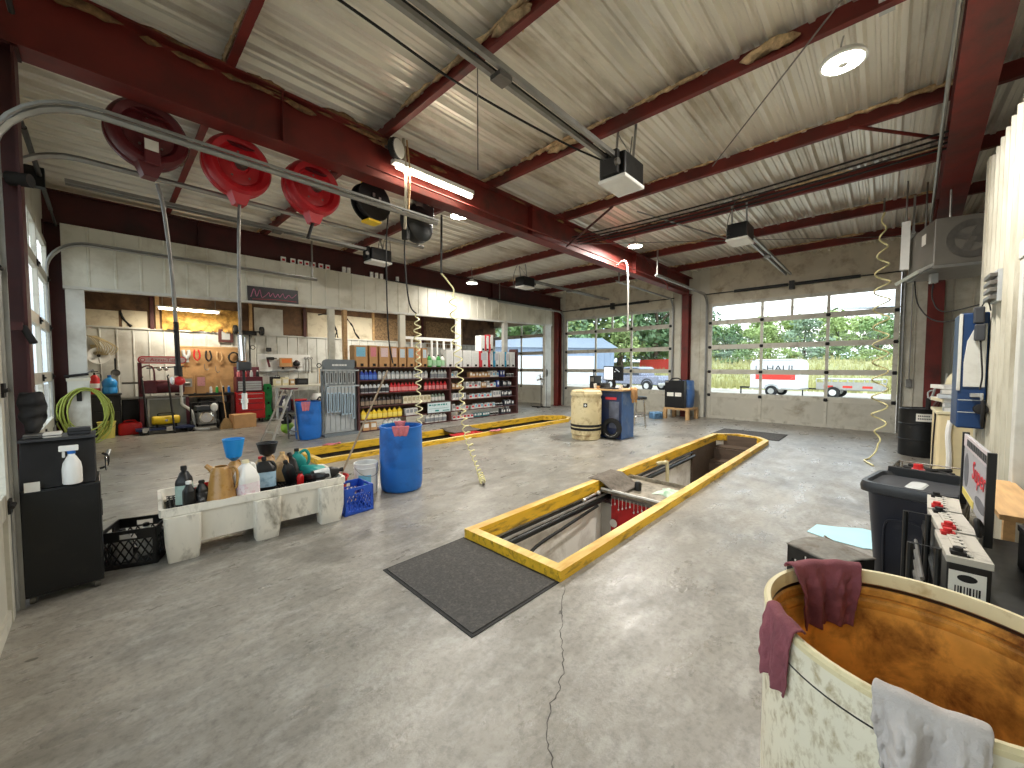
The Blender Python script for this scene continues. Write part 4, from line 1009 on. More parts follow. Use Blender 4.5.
def flat(name, q, mats): return build(name, q, mats, smooth=40)
def proto_bottle(name, bm, capm, lm, w=0.105, d=0.062, h=0.25):
    q = MB(); rg = lambda s, z: [(x*s, y*s, z) for x, y in rrect(w, d, d*0.3, 2)]
    q.loft([rg(0.94,0), rg(1,0.008), rg(1,h*0.62), rg(0.8,h*0.72), rg(0.42,h*0.84), rg(0.34,h*0.9)])
    q.cur = 1; q.lathe([(0,h),(0.019,h),(0.021,h*0.88),(0,h*0.88)], n=8)
    q.cur = 2; q.loft([[(x*1.012, y*1.02, z) for x, y in rrect(w, d, d*0.3, 2)] for z in (h*0.10, h*0.52)], caps=False)
    o = flat(name, q, [bm, capm, lm]); return o
def proto_carton(name, m, m2, w, d, h):
    q = MB(); q.box(-w/2,-d/2,0,w/2,d/2,h); q.cur = 1; q.box(-w*0.36,-d/2-0.002,h*0.35,w*0.36,-d/2,h*0.85); q.box(-w*0.3,-d*0.3,h,w*0.3,d*0.3,h+0.001)
    return build(name, q, [m, m2], smooth=0)
used = {}
def put(p, loc, label, cat, grp, rz=0.0, sc=None):
    if p.name in used: o = p.copy(); COL.objects.link(o)
    else: o = p; used[p.name] = 1
    o.location = loc; o.rotation_euler = (0,0,rz)
    if sc: o.scale = sc
    return tag(o, label, cat, grp)
def row(p, n, x0, x1, z, lab, cat, grp, y=9.60, jit=0.006):
    rs = random.Random(int(x0*1000+z*77))
    for i in range(n):
        x = x0+(x1-x0)*(i+0.5)/n
        l = lab.replace('#', ORD[i]) if n > 1 else lab.replace(', # from the wiper rack', '')
        put(p, (x+rs.uniform(-jit,jit), y+rs.uniform(-jit,jit), z), l, cat, grp, rs.uniform(-0.08,0.08))
def C(name, rgb): return mat('print_'+name, rgb, 0.4, 0, 0.06, 30, dirt=tuple(int(v*0.6) for v in rgb), amt=0.22, dscale=30)
lab_w = C('white', (226,226,222)); lab_g = C('grey', (150,156,160))
silver = mat('silver_bottle', (172,176,176), 0.35, 0.1, 0.08, 8)
pb_blue = proto_bottle('oil_bottle', mat('blue_bottle', (30,64,170), 0.38), m_white, C('bluelab', (90,130,210)))
pb_grey = proto_bottle('oil_bottle', silver, m_blackm, lab_w)
pb_white = proto_bottle('oil_bottle', mat('pale_bottle', (206,208,202), 0.4), lab_g, lab_g)
pb_silver = proto_bottle('oil_bottle', mat('bright_silver_bottle', (200,200,200), 0.32, 0.15), m_blackm, C('blacklab', (60,60,66)))
pb_red = proto_bottle('oil_bottle', mat('red_bottle', (204,26,34), 0.38), m_redp, C('redlab', (236,150,150)))
pb_dark = proto_bottle('oil_bottle', mat('brown_black_bottle', (44,34,32), 0.35), m_blackm, C('tanlab', (150,132,112)))
pb_green = proto_bottle('oil_bottle', mat('grey_green_bottle', (130,146,128), 0.4), m_blackm, lab_w)
pb_yel = proto_bottle('oil_jug', m_yellow, m_yellow, C('yellab', (250,226,110)), 0.135, 0.09, 0.25)
pb_tealw = proto_bottle('oil_jug', m_white, m_teal, C('teallab', (110,180,176)), 0.13, 0.09, 0.25)
pb_whitj = proto_bottle('washer_jug', m_white, m_blackm, lab_g, 0.14, 0.09, 0.25)
e = ', # from the wiper rack'
row(pb_blue, 4, 4.47, 4.93, 1.32, 'blue oil bottle on the board under the cartons'+e, 'bottle', 'blue oil bottles')
row(pb_grey, 12, 4.95, 6.50, 1.32, 'grey oil bottle on the board under the cartons'+e, 'bottle', 'grey oil bottles')
row(pb_white, 5, 6.60, 7.18, 1.32, 'pale oil bottle beside the middle upright under the cartons'+e, 'bottle', 'pale oil bottles')
row(pb_silver, 7, 4.47, 5.27, 0.98, 'silver oil bottle with dark label on the second board down'+e, 'bottle', 'silver oil bottles')
row(pb_red, 8, 5.29, 6.18, 0.98, 'red oil bottle in the longer red row'+e, 'bottle', 'red oil bottles, longer row')
row(pb_red, 6, 6.36, 7.18, 0.98, 'red oil bottle in the shorter red row'+e, 'bottle', 'red oil bottles, shorter row')
row(pb_dark, 10, 4.47, 5.65, 0.64, 'dark brown oil bottle on the third board down'+e, 'bottle', 'dark oil bottles')
pc_cream = proto_carton('filter_carton', C('cream', (232,224,196)), C('creamink', (190,176,140)), 0.118, 0.12, 0.20)
row(pc_cream, 7, 5.68, 6.56, 0.64, 'cream filter carton on the third board down'+e, 'carton', 'cream filter cartons')
row(pb_green, 4, 6.60, 7.10, 0.64, 'grey green bottle on the third board down'+e, 'bottle', 'grey green bottles')
row(pb_yel, 8, 4.48, 5.65, 0.31, 'yellow oil jug on the fourth board down'+e, 'jug', 'yellow oil jugs')
pc_white = proto_carton('small_carton', C('whitebox', (224,222,218)), lab_g, 0.125, 0.12, 0.19)
row(pc_white, 3, 5.74, 6.12, 0.31, 'small white carton between the yellow jugs and the teal sign'+e, 'carton', 'white cartons by the yellow jugs')
pc_tan = proto_carton('parts_carton', m_card, m_paper, 0.17, 0.16, 0.20)
row(pc_tan, 2, 4.50, 4.88, 0.03, 'tan carton on the bottom board'+e, 'carton', 'tan cartons on the bottom board')
row(pb_tealw, 4, 5.08, 5.62, 0.03, 'white jug with teal cap on the bottom board'+e, 'jug', 'white jugs with teal caps')
row(pb_whitj, 5, 6.40, 7.15, 0.03, 'white jug with black cap under the teal sign'+e, 'jug', 'white jugs under the teal sign')
# sign on the front of the lower boards
r = thing('shelf_sign', 'white sign with teal print hung on the front of the lower oil shelves', 'sign', (6.82,9.485,0.46))
q = MB(); q.box(-0.42,-0.006,-0.155,0.42,0.006,0.155); build('frame', q, m_steel, r, smooth=0)
q = MB(); q.box(-0.405,-0.009,-0.14,0.405,-0.006,0.14); build('face', q, C('paleface', (216,232,236)), r, smooth=0)
q = MB()
x = -0.36
for w in (0.10,0.05,0.08,0.04,0.09,0.06,0.11,0.05):
    q.box(x,-0.011,0.06,x+w*0.8,-0.009,0.10); x += w+0.01
q.box(-0.15,-0.011,-0.11,-0.02,-0.009,-0.07); q.box(0.12,-0.011,-0.11,0.36,-0.009,-0.085); q.box(-0.36,-0.011,-0.03,0.3,-0.009,-0.022)
build('teal_print', q, m_teal, r, smooth=0)

# right half of the shelves: small cartons, filters and bottles
k_tan = [proto_carton('parts_carton', m_card, m_paper, w, 0.16, h) for w, h in ((0.10,0.17),(0.13,0.13))]
k_wht = [proto_carton('filter_carton', C('whitebox', (224,222,218)), m, w, 0.14, h) for w, h, m in ((0.11,0.20,lab_g),(0.13,0.12,m_redprint),(0.10,0.15,m_paleblue))]
k_drk = [proto_carton('parts_carton', C('darkbox', (56,60,70)), lab_w, w, 0.14, h) for w, h in ((0.09,0.19),(0.11,0.16))]
k_blu = [proto_carton('parts_carton', C('bluebox', (50,70,150)), lab_w, 0.09, 0.14, 0.21)]
k_teal = [proto_carton('filter_carton', C('tealbox', (34,110,118)), lab_w, 0.115, 0.14, 0.13)]
q = MB(); q.lathe([(0,0),(0.042,0),(0.047,0.006),(0.047,0.095),(0.036,0.105),(0,0.107)], n=14); q.cur = 1; q.lathe([(0.0476,0.02),(0.0476,0.075)], n=14)
k_filt = [flat('oil_filter', q, [m_white, m_black])]
m_e = ', # from the middle upright'
BN = {1.32:'top right-hand board', 0.98:'second right-hand board', 0.64:'third right-hand board', 0.31:'fourth right-hand board', 0.03:'bottom right-hand board'}
BN = {1.32:'top right-hand board', 0.98:'second right-hand board', 0.64:'third right-hand board', 0.31:'fourth right-hand board', 0.03:'bottom right-hand board'}
def mixrow(kinds, n, x0, x1, z, what, cat):
    rs = random.Random(int(x0*977+z*31))
    for i in range(n):
        p = kinds[i % len(kinds)]; x = x0+(x1-x0)*(i+0.5)/n
        l = '%s on the %s, %s such from the middle upright' % (what, BN[z], ORD[i])
        put(p, (x, 9.60+rs.uniform(-0.02,0.02), z), l, cat, what+'s on the '+BN[z], rs.uniform(-0.05,0.05))
mixrow(k_wht[2:]+k_wht[:1], 2, 7.30, 7.54, 1.32, 'white carton', 'carton'); mixrow(k_tan, 7, 8.02, 8.91, 1.32, 'tan carton', 'carton')
mixrow(k_wht[:1]+k_wht[2:], 4, 8.92, 9.34, 1.32, 'blue marked carton', 'carton'); mixrow(k_blu, 2, 9.40, 9.62, 1.32, 'blue carton', 'carton'); mixrow(k_filt, 3, 9.74, 10.12, 1.32, 'white filter', 'filter')
mixrow(k_tan, 3, 7.33, 7.72, 0.98, 'tan carton', 'carton'); mixrow(k_wht[:2], 5, 7.87, 8.49, 0.98, 'white carton', 'carton'); mixrow(k_tan[:1], 2, 8.52, 8.74, 0.98, 'tall tan carton', 'carton')
mixrow(k_wht, 3, 8.76, 9.18, 0.98, 'pale carton', 'carton'); mixrow(k_blu, 1, 9.22, 9.34, 0.98, 'blue carton', 'carton'); mixrow(k_drk, 4, 9.50, 9.95, 0.98, 'dark carton', 'carton')
mixrow(k_wht[:1], 4, 7.33, 7.87, 0.64, 'tall white carton', 'carton'); mixrow(k_wht[1:], 8, 8.00, 8.99, 0.64, 'white carton', 'carton'); mixrow(k_wht[:1], 3, 9.04, 9.43, 0.64, 'pale carton', 'carton'); mixrow(k_drk, 5, 9.47, 9.98, 0.64, 'dark carton', 'carton')
mixrow(k_wht, 5, 7.33, 7.98, 0.31, 'white carton', 'carton'); mixrow(k_wht[1:], 8, 8.10, 9.16, 0.31, 'pale carton', 'carton'); mixrow(k_filt, 3, 9.20, 9.56, 0.31, 'white filter', 'filter'); mixrow(k_drk, 4, 9.58, 10.05, 0.31, 'dark carton', 'carton')
mixrow(k_wht[1:2], 6, 7.36, 8.18, 0.03, 'low white carton', 'carton'); mixrow(k_teal, 6, 8.22, 8.91, 0.03, 'teal carton', 'carton'); mixrow(k_filt, 3, 8.97, 9.34, 0.03, 'white filter', 'filter'); mixrow(k_drk, 4, 9.43, 9.9, 0.03, 'dark carton', 'carton')

# tall cartons along the top
def bag_carton(lab, x0, x1, h, m, lm, grp, ly=0.60, stripe=None, z=1.65, y=9.66):
    w = x1-x0-0.015; d = 0.28
    r = thing('oil_carton', lab, 'carton', ((x0+x1)/2, y, z), 0, grp)
    q = MB(); q.box(-w/2,-d/2,0,w/2,d/2,h); q.box(-w/2,-0.003,h,w/2,0.003,h+0.002); build('box', q, m, r, smooth=0)
    q = MB(); q.box(-w*0.36,-d/2-0.002,h*(ly-0.12),w*0.34,-d/2,h*(ly+0.32)); build('printed_label', q, lm, r, smooth=0)
    q = MB(); q.cyl((w*0.05,-d/2-0.045,h*0.10),(w*0.05,-d/2,h*0.10),0.022,n=10); q.box(w*0.05-0.035,-d/2-0.02,h*0.04,w*0.05+0.035,-d/2-0.001,h*0.16); build('spout', q, m_blackm, r)
    if stripe:
        q = MB(); q.box(-w/2-0.001,-d/2-0.0012,0,-w/2+w*0.3,-d/2,h); q.box(-w/2-0.0015,-d/2,0,-w/2,d/2,h); build('colour_band', q, stripe, r, smooth=0)
lb = [C('skyblue', (130,190,215)), C('rose', (214,130,140)), C('pinkwhite', (222,196,196)), C('pinkwhite', (222,196,196)), C('ice', (200,214,222)), C('sky2', (150,186,214)), C('orangelab', (220,150,110)), C('ice', (200,214,222))]
bx_ = [(4.31,4.66),(4.70,4.93),(4.97,5.27),(5.31,5.50),(5.54,5.76),(5.80,6.03),(6.06,6.24),(6.27,6.45)]
dsc = ['widest brown carton, over the wiper rack end of the top board', 'narrow brown carton with a rose label beside the widest carton', 'broad brown carton with pink and white label, third on the top board', 'brown carton with pink label, fourth from the wiper rack', 'brown carton with ice white label, fifth from the wiper rack', 'brown carton with sky blue label, sixth from the wiper rack', 'brown carton with orange label, seventh from the wiper rack', 'brown carton beside the green and white bottles, eighth from the wiper rack']
for (a, b), m, l in zip(bx_, lb, dsc): bag_carton(l, a, b, 0.54+random.uniform(-0.01,0.02), m_card, m, 'brown oil cartons')
for i, (x, m) in enumerate(((6.56,m_greenp),(6.72,m_white),(6.88,m_greenp),(7.02,m_white))):
    r = quart('fluid_jug', ['green jug next to the last brown carton on the top board','white jug between the two green jugs on the top board','second green jug along the top board','white jug next to the first white carton on the top board'][i], 'jug', (x,9.60,1.65), 0, m, m_blackm, C('greenprint', (170,214,170)), 0.135, 0.10, 0.36, grp='jugs on the top board')
wc = [(7.12,7.38,'plain'),(7.40,7.72,'plain'),(7.76,8.09,'plain'),(8.11,8.42,'plain'),(8.45,8.82,'red'),(8.86,9.05,'red'),(9.08,9.34,'blue'),(9.36,9.60,'plain'),(9.62,9.84,'blue'),(9.88,10.12,'plain')]
m_wbox = C('whitecarton', (230,230,226)); m_cy = mat('cyan_print', (40,150,190), 0.5, 0, 0.05, 9)
for i, (a, b, k) in enumerate(wc):
    nm = {'plain':'white', 'red':'white and red', 'blue':'white and cyan'}[k]
    bag_carton('%s oil carton on the top board, %s of the white boxes' % (nm, ORD[i]), a, b, 0.52, m_wbox, lab_w if k == 'plain' else C('inklab', (200,200,206)), 'white oil cartons', 0.55, {'plain':None,'red':m_redprint,'blue':m_cy}[k])
for i, (a, b, k) in enumerate(((8.50,8.68,None),(8.70,8.86,m_redprint),(8.88,9.06,m_redprint))):
    bag_carton(['white carton','white and red carton next to the white one','white and red carton at the far end'][i]+' stacked on the white cartons', a, b, 0.50 if i < 2 else 0.54, m_wbox, lab_w, 'stacked cartons', 0.55, k, 2.175)

# ---------------------------------------------------------------- wiper blade rack
m_rack = mat('rack_grey', (112,120,124), 0.5, 0.1, 0.1, 6)
m_rackp = mat('rack_pale', (176,180,180), 0.5, 0, 0.1, 6)
r = thing('wiper_rack', 'grey wiper blade display rack at the end of the oil shelves', 'display rack', (3.97,9.62,0))
q = MB(); q.box(-0.36,0.0,0.06,0.36,0.03,1.62); build('back_panel', q, m_rackp, r, smooth=0)
for i in range(6):
    q = MB(); x = -0.30+i*0.12; q.box(x-0.045,-0.015,0.10,x+0.045,0.0,0.50); build('slat', q, m_rackp, r, smooth=0)
q = MB()
pr = [(-0.40,1.60),(0.40,1.60),(0.40,1.74)]+[(0.40-0.09+0.09*math.cos(a),1.74+0.09*math.sin(a)) for a in [R(15*i) for i in range(1,7)]]+[(-0.31+0.09*math.cos(a),1.74+0.09*math.sin(a)) for a in [R(90+15*i) for i in range(0,7)]]
q.prism(pr, 'y', -0.10, 0.0); build('header_sign', q, m_rack, r, smooth=30)
q = MB(); x = -0.20
for w in (0.05,0.03,0.05,0.02,0.04,0.04,0.03,0.05): q.box(x,-0.104,1.675,x+w*0.85,-0.10,1.715); x += w+0.006
build('sign_lettering', q, m_white, r, smooth=0)
for z, x0, x1 in ((1.55,-0.42,0.44),(1.17,-0.30,0.44)):
    q = MB(); q.box(x0,-0.14,z,x1,0.0,z+0.035); build('peg_shelf', q, m_rackp, r, smooth=0, bevel=0.004)
for x in (-0.40,0.40):
    q = MB(); q.box(x-0.02,-0.02,0,x+0.02,0.04,1.60); build('upright', q, m_rack, r, smooth=0)
q = MB(); q.box(-0.44,-0.22,0,0.44,0.05,0.05); build('base', q, m_rack, r, smooth=0)
q = MB(); q.box(-0.02,-0.006,0.0,0.02,0.006,1); q.box(-0.024,-0.009,0.02,0.024,0.006,0.3)
q = MB(); q.box(-0.032,-0.008,0,0.032,0.008,1.0); q.cur = 1; q.box(-0.034,-0.011,0.78,0.034,-0.008,0.98); q.cur = 2; q.box(-0.012,-0.014,0.04,0.012,-0.008,0.74)
wp = build('wiper_pack', q, [mat('clear_pale_blue_pack', (178,200,214), 0.3, 0, 0.1, 12), m_rackp, m_dgrey], smooth=0)
for i in range(8):
    L_ = (0.60,0.60,0.60,0.60,0.68,0.68,0.68,0.80)[i]
    put(wp, (3.97-0.31+i*0.086, 9.50, 1.17-L_), 'long pale blue wiper pack in the lower rack tier, %s from the blue drum' % ORD[i], 'wiper blade', 'long wiper packs', 0, (1,1,L_))
q = MB(); q.box(-0.036,-0.012,0,0.036,0.012,0.30); q.cur = 1; q.box(-0.014,-0.015,0.03,0.014,-0.012,0.26)
wp2 = build('wiper_pack', q, [m_rackp, m_blackm], smooth=0)
for i in range(7):
    put(wp2, (3.97-0.33+i*0.105, 9.52, 1.245), 'short wiper pack in the upper rack tier, %s from the blue drum' % ORD[i], 'wiper blade', 'short wiper packs', 0)
# ---------------------------------------------------------------- the third bay: workbench wall behind the header
def simple(name, lab, cat, loc, parts, rz=0, grp=None, rot=None):
    r = thing(name, lab, cat, loc, rz, grp, rot)
    for p in parts:
        nm, q, m = p[:3]; kw = p[3] if len(p) > 3 else {}
        build(nm, q, m, r, **kw)
    return r
def B(*bs):
    q = MB()
    for b in bs: q.box(*b)
    return q
def CY(*cs, n=12):
    q = MB()
    for c in cs: q.cyl(*c, n=n)
    return q
def TU(pts, r_, k=5, n=8, sm=True):
    q = MB(); q.tube(smooth_path(pts, k) if sm else pts, r_, n); return q
def LA(prof, c=(0,0,0), n=20, axis='z'):
    q = MB(); q.lathe(prof, c, n, axis); return q
F0 = dict(smooth=0); FB = dict(smooth=0, bevel=0.006)

# switch box and green hose on the first post
simple('switch_box', 'grey white electrical switch box on the first white post, green hose around it', 'switch box', (-0.29,9.93,0.95), [('case', B((-0.13,-0.07,-0.55,0.13,0.07,0.5)), m_wpan2, FB), ('switch_lever', B((-0.03,-0.10,0.12,0.03,-0.07,0.30)), m_blackm, FB), ('cover_lip', B((-0.14,-0.075,0.46,0.14,-0.06,0.51)), m_wpan, F0)])
q = MB(); rs = random.Random(5)
pts = []
for k in range(11*20):
    a = 2*PI*k/20; n_ = k/20
    rx = 0.27+0.045*math.sin(n_*1.9)+rs.uniform(-0.006,0.006); rz_ = 0.42+0.06*math.sin(n_*2.7+1)
    pts.append((-0.22+rx*math.sin(a)+0.03*math.sin(n_*3.1), 9.80-0.035*math.sin(n_*2.3), 1.28-rz_+rz_*math.cos(a)-0.02*math.sin(n_*5)))
q.tube(pts, 0.011, 6)
tag(build('garden_hose', q, mat('yellow_green_hose', (150,160,70), 0.5, 0, 0.1, 6), smooth=60), 'coiled yellow green hose hanging over the switch box on the first post', 'hose')
simple('caulk_gun', 'black caulking gun lying on top of the switch box', 'caulk gun', (-0.27,9.90,1.47), [('barrel', CY(((-0.18,0,0.02),(0.10,0,0.06),0.022)), m_blackm), ('handle', TU([(0.06,0,0.05),(0.11,0,0.10),(0.16,0,0.13)],0.012), m_steel)])
# corner of the bay
simple('drawer_cabinet', 'low black drawer cabinet in the corner with the fire extinguisher on it', 'cabinet', (0.02,13.55,0), [('body', B((-0.26,-0.2,0,0.26,0.25,0.98)), m_blackpaint, FB), ('worktop', B((-0.28,-0.22,0.98,0.28,0.26,1.01)), m_dgrey, F0), ('drawer', B((-0.23,-0.215,0.62,0.23,-0.2,0.92)), m_black, FB), ('drawer', B((-0.23,-0.215,0.30,0.23,-0.2,0.58)), m_black, FB), ('card_holder', B((-0.08,-0.22,0.78,0.10,-0.215,0.83)), m_paper, F0)])
simple('fire_extinguisher', 'red fire extinguisher with a white band on the corner cabinet', 'fire extinguisher', (-0.14,13.42,1.012), [('cylinder', LA([(0,0),(0.07,0),(0.085,0.02),(0.085,0.36),(0.06,0.42),(0.03,0.45),(0,0.45)]), m_redp), ('white_band', LA([(0.0858,0.14),(0.0858,0.25)]), m_white), ('valve_head', CY(((0,0,0.45),(0,0,0.50),0.02),((-0.06,0,0.52),(0.06,0,0.53),0.012)), m_blackm), ('hose', TU([(0.03,0,0.48),(0.10,0,0.46),(0.10,0,0.30)],0.01), m_rubber)])
simple('water_jug', 'bright blue water jug beside the red fire extinguisher', 'jug', (0.10,13.48,1.012), [('body', LA([(0,0),(0.12,0),(0.135,0.02),(0.135,0.12),(0.125,0.14),(0.125,0.17),(0.135,0.19),(0.135,0.28),(0.10,0.34),(0.035,0.38),(0.03,0.42),(0,0.42)],n=24), mat('water_blue', (40,140,210), 0.3, 0, 0.15, 8)), ('cap', LA([(0.034,0.40),(0.036,0.44),(0,0.44)],n=14), m_bluep)])
simple('pail', 'pale yellow pail on the floor below the green hose', 'pail', (0.02,13.05,0), [('body', LA([(0,0),(0.13,0),(0.15,0.36),(0.16,0.365),(0.16,0.38),(0.145,0.38),(0.125,0.01),(0,0.01)],n=24), mat('pale_yellow_plastic', (220,210,110), 0.5, 0, 0.08, 6)), ('handle', TU([(-0.155,0,0.35),(-0.1,-0.12,0.26),(0.1,-0.12,0.26),(0.155,0,0.35)],0.004), m_steel)])
simple('gas_can', 'red gas can on the floor beside the maroon machine', 'gas can', (0.42,13.35,0), [('tank', (lambda q: q.loft([[(x*k, y*k, z) for x, y in rrect(0.42,0.26,0.05,4)] for k, z in ((0.95,0),(1,0.02),(1,0.24),(0.9,0.28),(0.6,0.30))]))(MB()), m_redp), ('handle', TU([(-0.1,0,0.29),(-0.08,0,0.34),(0.08,0,0.34),(0.1,0,0.29)],0.015), m_redp), ('spout', CY(((0.14,0,0.26),(0.19,0,0.33),0.022)), m_blackm)])
q = MB(); rs = random.Random(8)
for k in range(9):
    x = -0.22+0.05*rs.random(); a = rs.uniform(0.2,0.5)
    q.tube(smooth_path([(-0.25+0.02*k,14.19,2.42),(-0.2+0.05*k,14.14,2.38-0.02*k),(-0.08+0.045*k,14.12,2.15-0.03*(k % 3)),(-0.12+0.03*k,14.15,1.95),(-0.2+0.01*k,14.19,2.2)],5), 0.009, 5)
tag(build('cord_bundle', q, mat('tan_cord', (176,160,122), 0.6, 0, 0.2, 8), smooth=60), 'bundle of tan cords hanging on the wall above the fire extinguisher', 'cord')
simple('reflector_lamp', 'round white reflector hung on the wall below the tan cords', 'reflector', (-0.06,14.12,1.93), [('dish', LA([(0.02,0.06),(0.12,0.04),(0.20,0.0),(0.205,0.0),(0.12,0.05),(0.02,0.07)],n=28,axis='y'), m_white), ('socket', CY(((0,0.05,0),(0,-0.02,0),0.035)), m_blackm), ('clamp', TU([(0,0.06,-0.05),(0.02,0.0,-0.25),(0.01,0.02,-0.55)],0.008), m_steel)])
simple('strainer', 'round grey pan with a long handle hanging on the wall', 'pan', (0.22,14.14,1.62), [('pan', LA([(0,0.05),(0.07,0.04),(0.085,0.0),(0.09,0.0),(0.075,0.05),(0,0.06)],(0,0,-0.12),24,'y'), m_steel), ('handle', B((-0.018,-0.005,-0.03,0.018,0.01,0.25)), m_black, F0)])
simple('tool_cabinet', 'black low tool cabinet between the corner cabinet and the maroon machine', 'cabinet', (0.52,13.95,0), [('body', B((-0.22,-0.2,0,0.22,0.22,0.84)), m_blackpaint, FB), ('door', B((-0.20,-0.212,0.05,0.20,-0.2,0.80)), m_black, FB)])
for i_, (x_, w_, h_, m_, lb_) in enumerate(((1.62,0.30,0.62,m_blackm,'black box added to darken the space under the bench behind the small engine'), (2.02,0.34,0.70,m_dgrey,'dark grey box added to darken the space under the bench behind the engine'), (2.44,0.26,0.58,m_blackm,'black box added to darken the space under the bench beside the tool chest'))):  # dark boxes added so the bright wall under the bench is covered
    simple('dark_filler', lb_, 'dark_filler', (x_,13.92,0), [('bin', B((-w_/2,-0.2,0,w_/2,0.2,h_)), m_, FB), ('lid', B((-w_/2-0.015,-0.215,h_,w_/2+0.015,0.215,h_+0.04)), m_blackm, FB)])
# brake lathe
m_mar = mat('maroon_enamel', (96,34,46), 0.4, 0.1, 0.12, 6, dirt=(60,24,30), amt=0.3)
r = thing('brake_lathe', 'maroon shop machine with a long rounded red and white name board', 'machine', (1.06,13.55,0))
build('name_board', (lambda q: q.prism([(0.40+0.095*math.cos(a),1.83+0.095*math.sin(a)) for a in [R(-90+15*i) for i in range(13)]]+[(-0.36+0.095*math.cos(a),1.83+0.095*math.sin(a)) for a in [R(90+15*i) for i in range(13)]], 'y', -0.03, 0.0))(MB()), m_redprint, r, smooth=30)
build('name_face', (lambda q: q.prism([(0.40+0.065*math.cos(a),1.83+0.065*math.sin(a)) for a in [R(-90+15*i) for i in range(13)]]+[(-0.36+0.065*math.cos(a),1.83+0.065*math.sin(a)) for a in [R(90+15*i) for i in range(13)]], 'y', -0.034, -0.03))(MB()), C('pinkface', (232,206,206)), r, smooth=30)
text('name_lettering', 'Accu-Turn', 0.115, m_redprint, r, (0.06,-0.037,1.83), (R(90),0,0), sx=1.15)
build('round_emblem', (lambda q: q.torus((-0.36,-0.036,1.83),0.04,0.008,'y',20,5))(MB()), m_redprint, r)
build('column', B((-0.46,-0.05,0.05,-0.38,0.05,1.76)), m_mar, r, smooth=0, bevel=0.008)
build('motor_drum', CY(((-0.30,0,1.14),(0.42,0,1.14),0.17),((-0.36,0,1.14),(-0.30,0,1.14),0.10), n=24), m_mar, r)
build('gear_case', B((-0.40,-0.18,0.98,-0.12,0.15,1.30)), m_mar, r, smooth=0, bevel=0.02)
build('spindle', CY(((-0.75,0,1.25),(-0.40,0,1.25),0.025),((0.42,0,1.2),(0.55,0,1.2),0.05)), m_steel, r)
build('arbor_arm', TU([(-0.42,-0.02,1.60),(-0.3,-0.1,1.68),(-0.18,-0.14,1.62),(-0.16,-0.14,1.30)],0.018), m_mar, r)
for x in (-0.06,0.06):
    build('chrome_head', (lambda q: q.ell((x,-0.16,1.60),(0.055,0.05,0.05),14,8))(MB()), m_chrome, r)
build('head_bar', CY(((-0.3,-0.10,1.62),(0.42,-0.10,1.66),0.018)), m_blackm, r)
build('bench_plate', B((-0.78,-0.28,0.86,0.48,0.2,0.90)), m_steel, r, smooth=0, bevel=0.004)
build('cabinet', B((-0.32,-0.22,0.10,0.48,0.2,0.86)), m_rackp, r, smooth=0, bevel=0.01)
build('cabinet_recess', B((-0.28,-0.225,0.16,0.44,-0.22,0.82)), mat('recess_grey', (120,124,120), 0.6), r, smooth=0)
for x in (-0.42,0.46): build('leg', B((x-0.035,-0.24,0,x+0.035,0.16,0.86)), m_mar, r, smooth=0)
simple('air_tank', 'yellow portable air tank in front of the maroon machine', 'air tank', (1.06,13.05,0.20), [('tank', LA([(0,-0.27),(0.08,-0.265),(0.105,-0.24),(0.11,-0.2),(0.11,0.2),(0.105,0.24),(0.08,0.265),(0,0.27)],(0,0,0.12),24,'x'), m_yellow), ('foot', B((-0.2,-0.09,-0.05,-0.16,0.09,0.03)), m_blackm, F0), ('foot', B((0.16,-0.09,-0.05,0.2,0.09,0.03)), m_blackm, F0), ('handle', TU([(-0.15,0,0.22),(-0.13,0,0.29),(0.13,0,0.29),(0.15,0,0.22)],0.012), m_blackm), ('gauge', LA([(0,0),(0.03,0),(0.03,0.02),(0,0.02)],(0.0,-0.12,0.12),14,'y'), m_chrome)])
simple('tank_stand', 'low blue and black dolly under the yellow air tank', 'dolly', (1.05,13.05,0), [('deck', B((-0.55,-0.2,0.10,0.55,0.2,0.148)), mat('navy_paint', (30,44,84), 0.45, 0.1), F0)]+[('caster', LA([(0,-0.02),(0.045,-0.02),(0.05,0),(0.045,0.02),(0,0.02)],(x,y,0.05),16,'y'), m_blackm) for x in (-0.45,0.45) for y in (-0.15,0.15)]+[('chrome_bracket', B((x-0.06,-0.215,0.06,x+0.06,-0.2,0.18)), m_chrome, FB) for x in (-0.38,0.05)])
for i, (x, h, lab) in enumerate(((0.72,1.32,'black pry bar leaning on the post side of the maroon machine'), (1.20,1.36,'black pry bar leaning across the front of the maroon machine'))):
    simple('pry_bar', lab, 'pry bar', (x,12.82,0), [('shaft', CY(((0,0,0.0),(-0.06,0.40,h),0.02)), m_black), ('tip', TU([(-0.06,0.40,h),(-0.07,0.42,h+0.05),(-0.04,0.43,h+0.09)],0.015), m_black)])
# white flexible pipe
simple('exhaust_hose', 'white bent hose standing between the maroon machine and the brown boxes', 'hose', (0,0,0), [('pipe', TU([(1.40,13.3,1.42),(1.40,13.3,0.80),(1.42,13.28,0.66),(1.58,13.2,0.48),(1.62,13.1,0.10),(1.66,12.9,0.04),(1.9,12.8,0.035)],0.035,6,10), m_white), ('end_collar', CY(((1.40,13.3,1.40),(1.40,13.3,1.47),0.045)), m_blackm)])
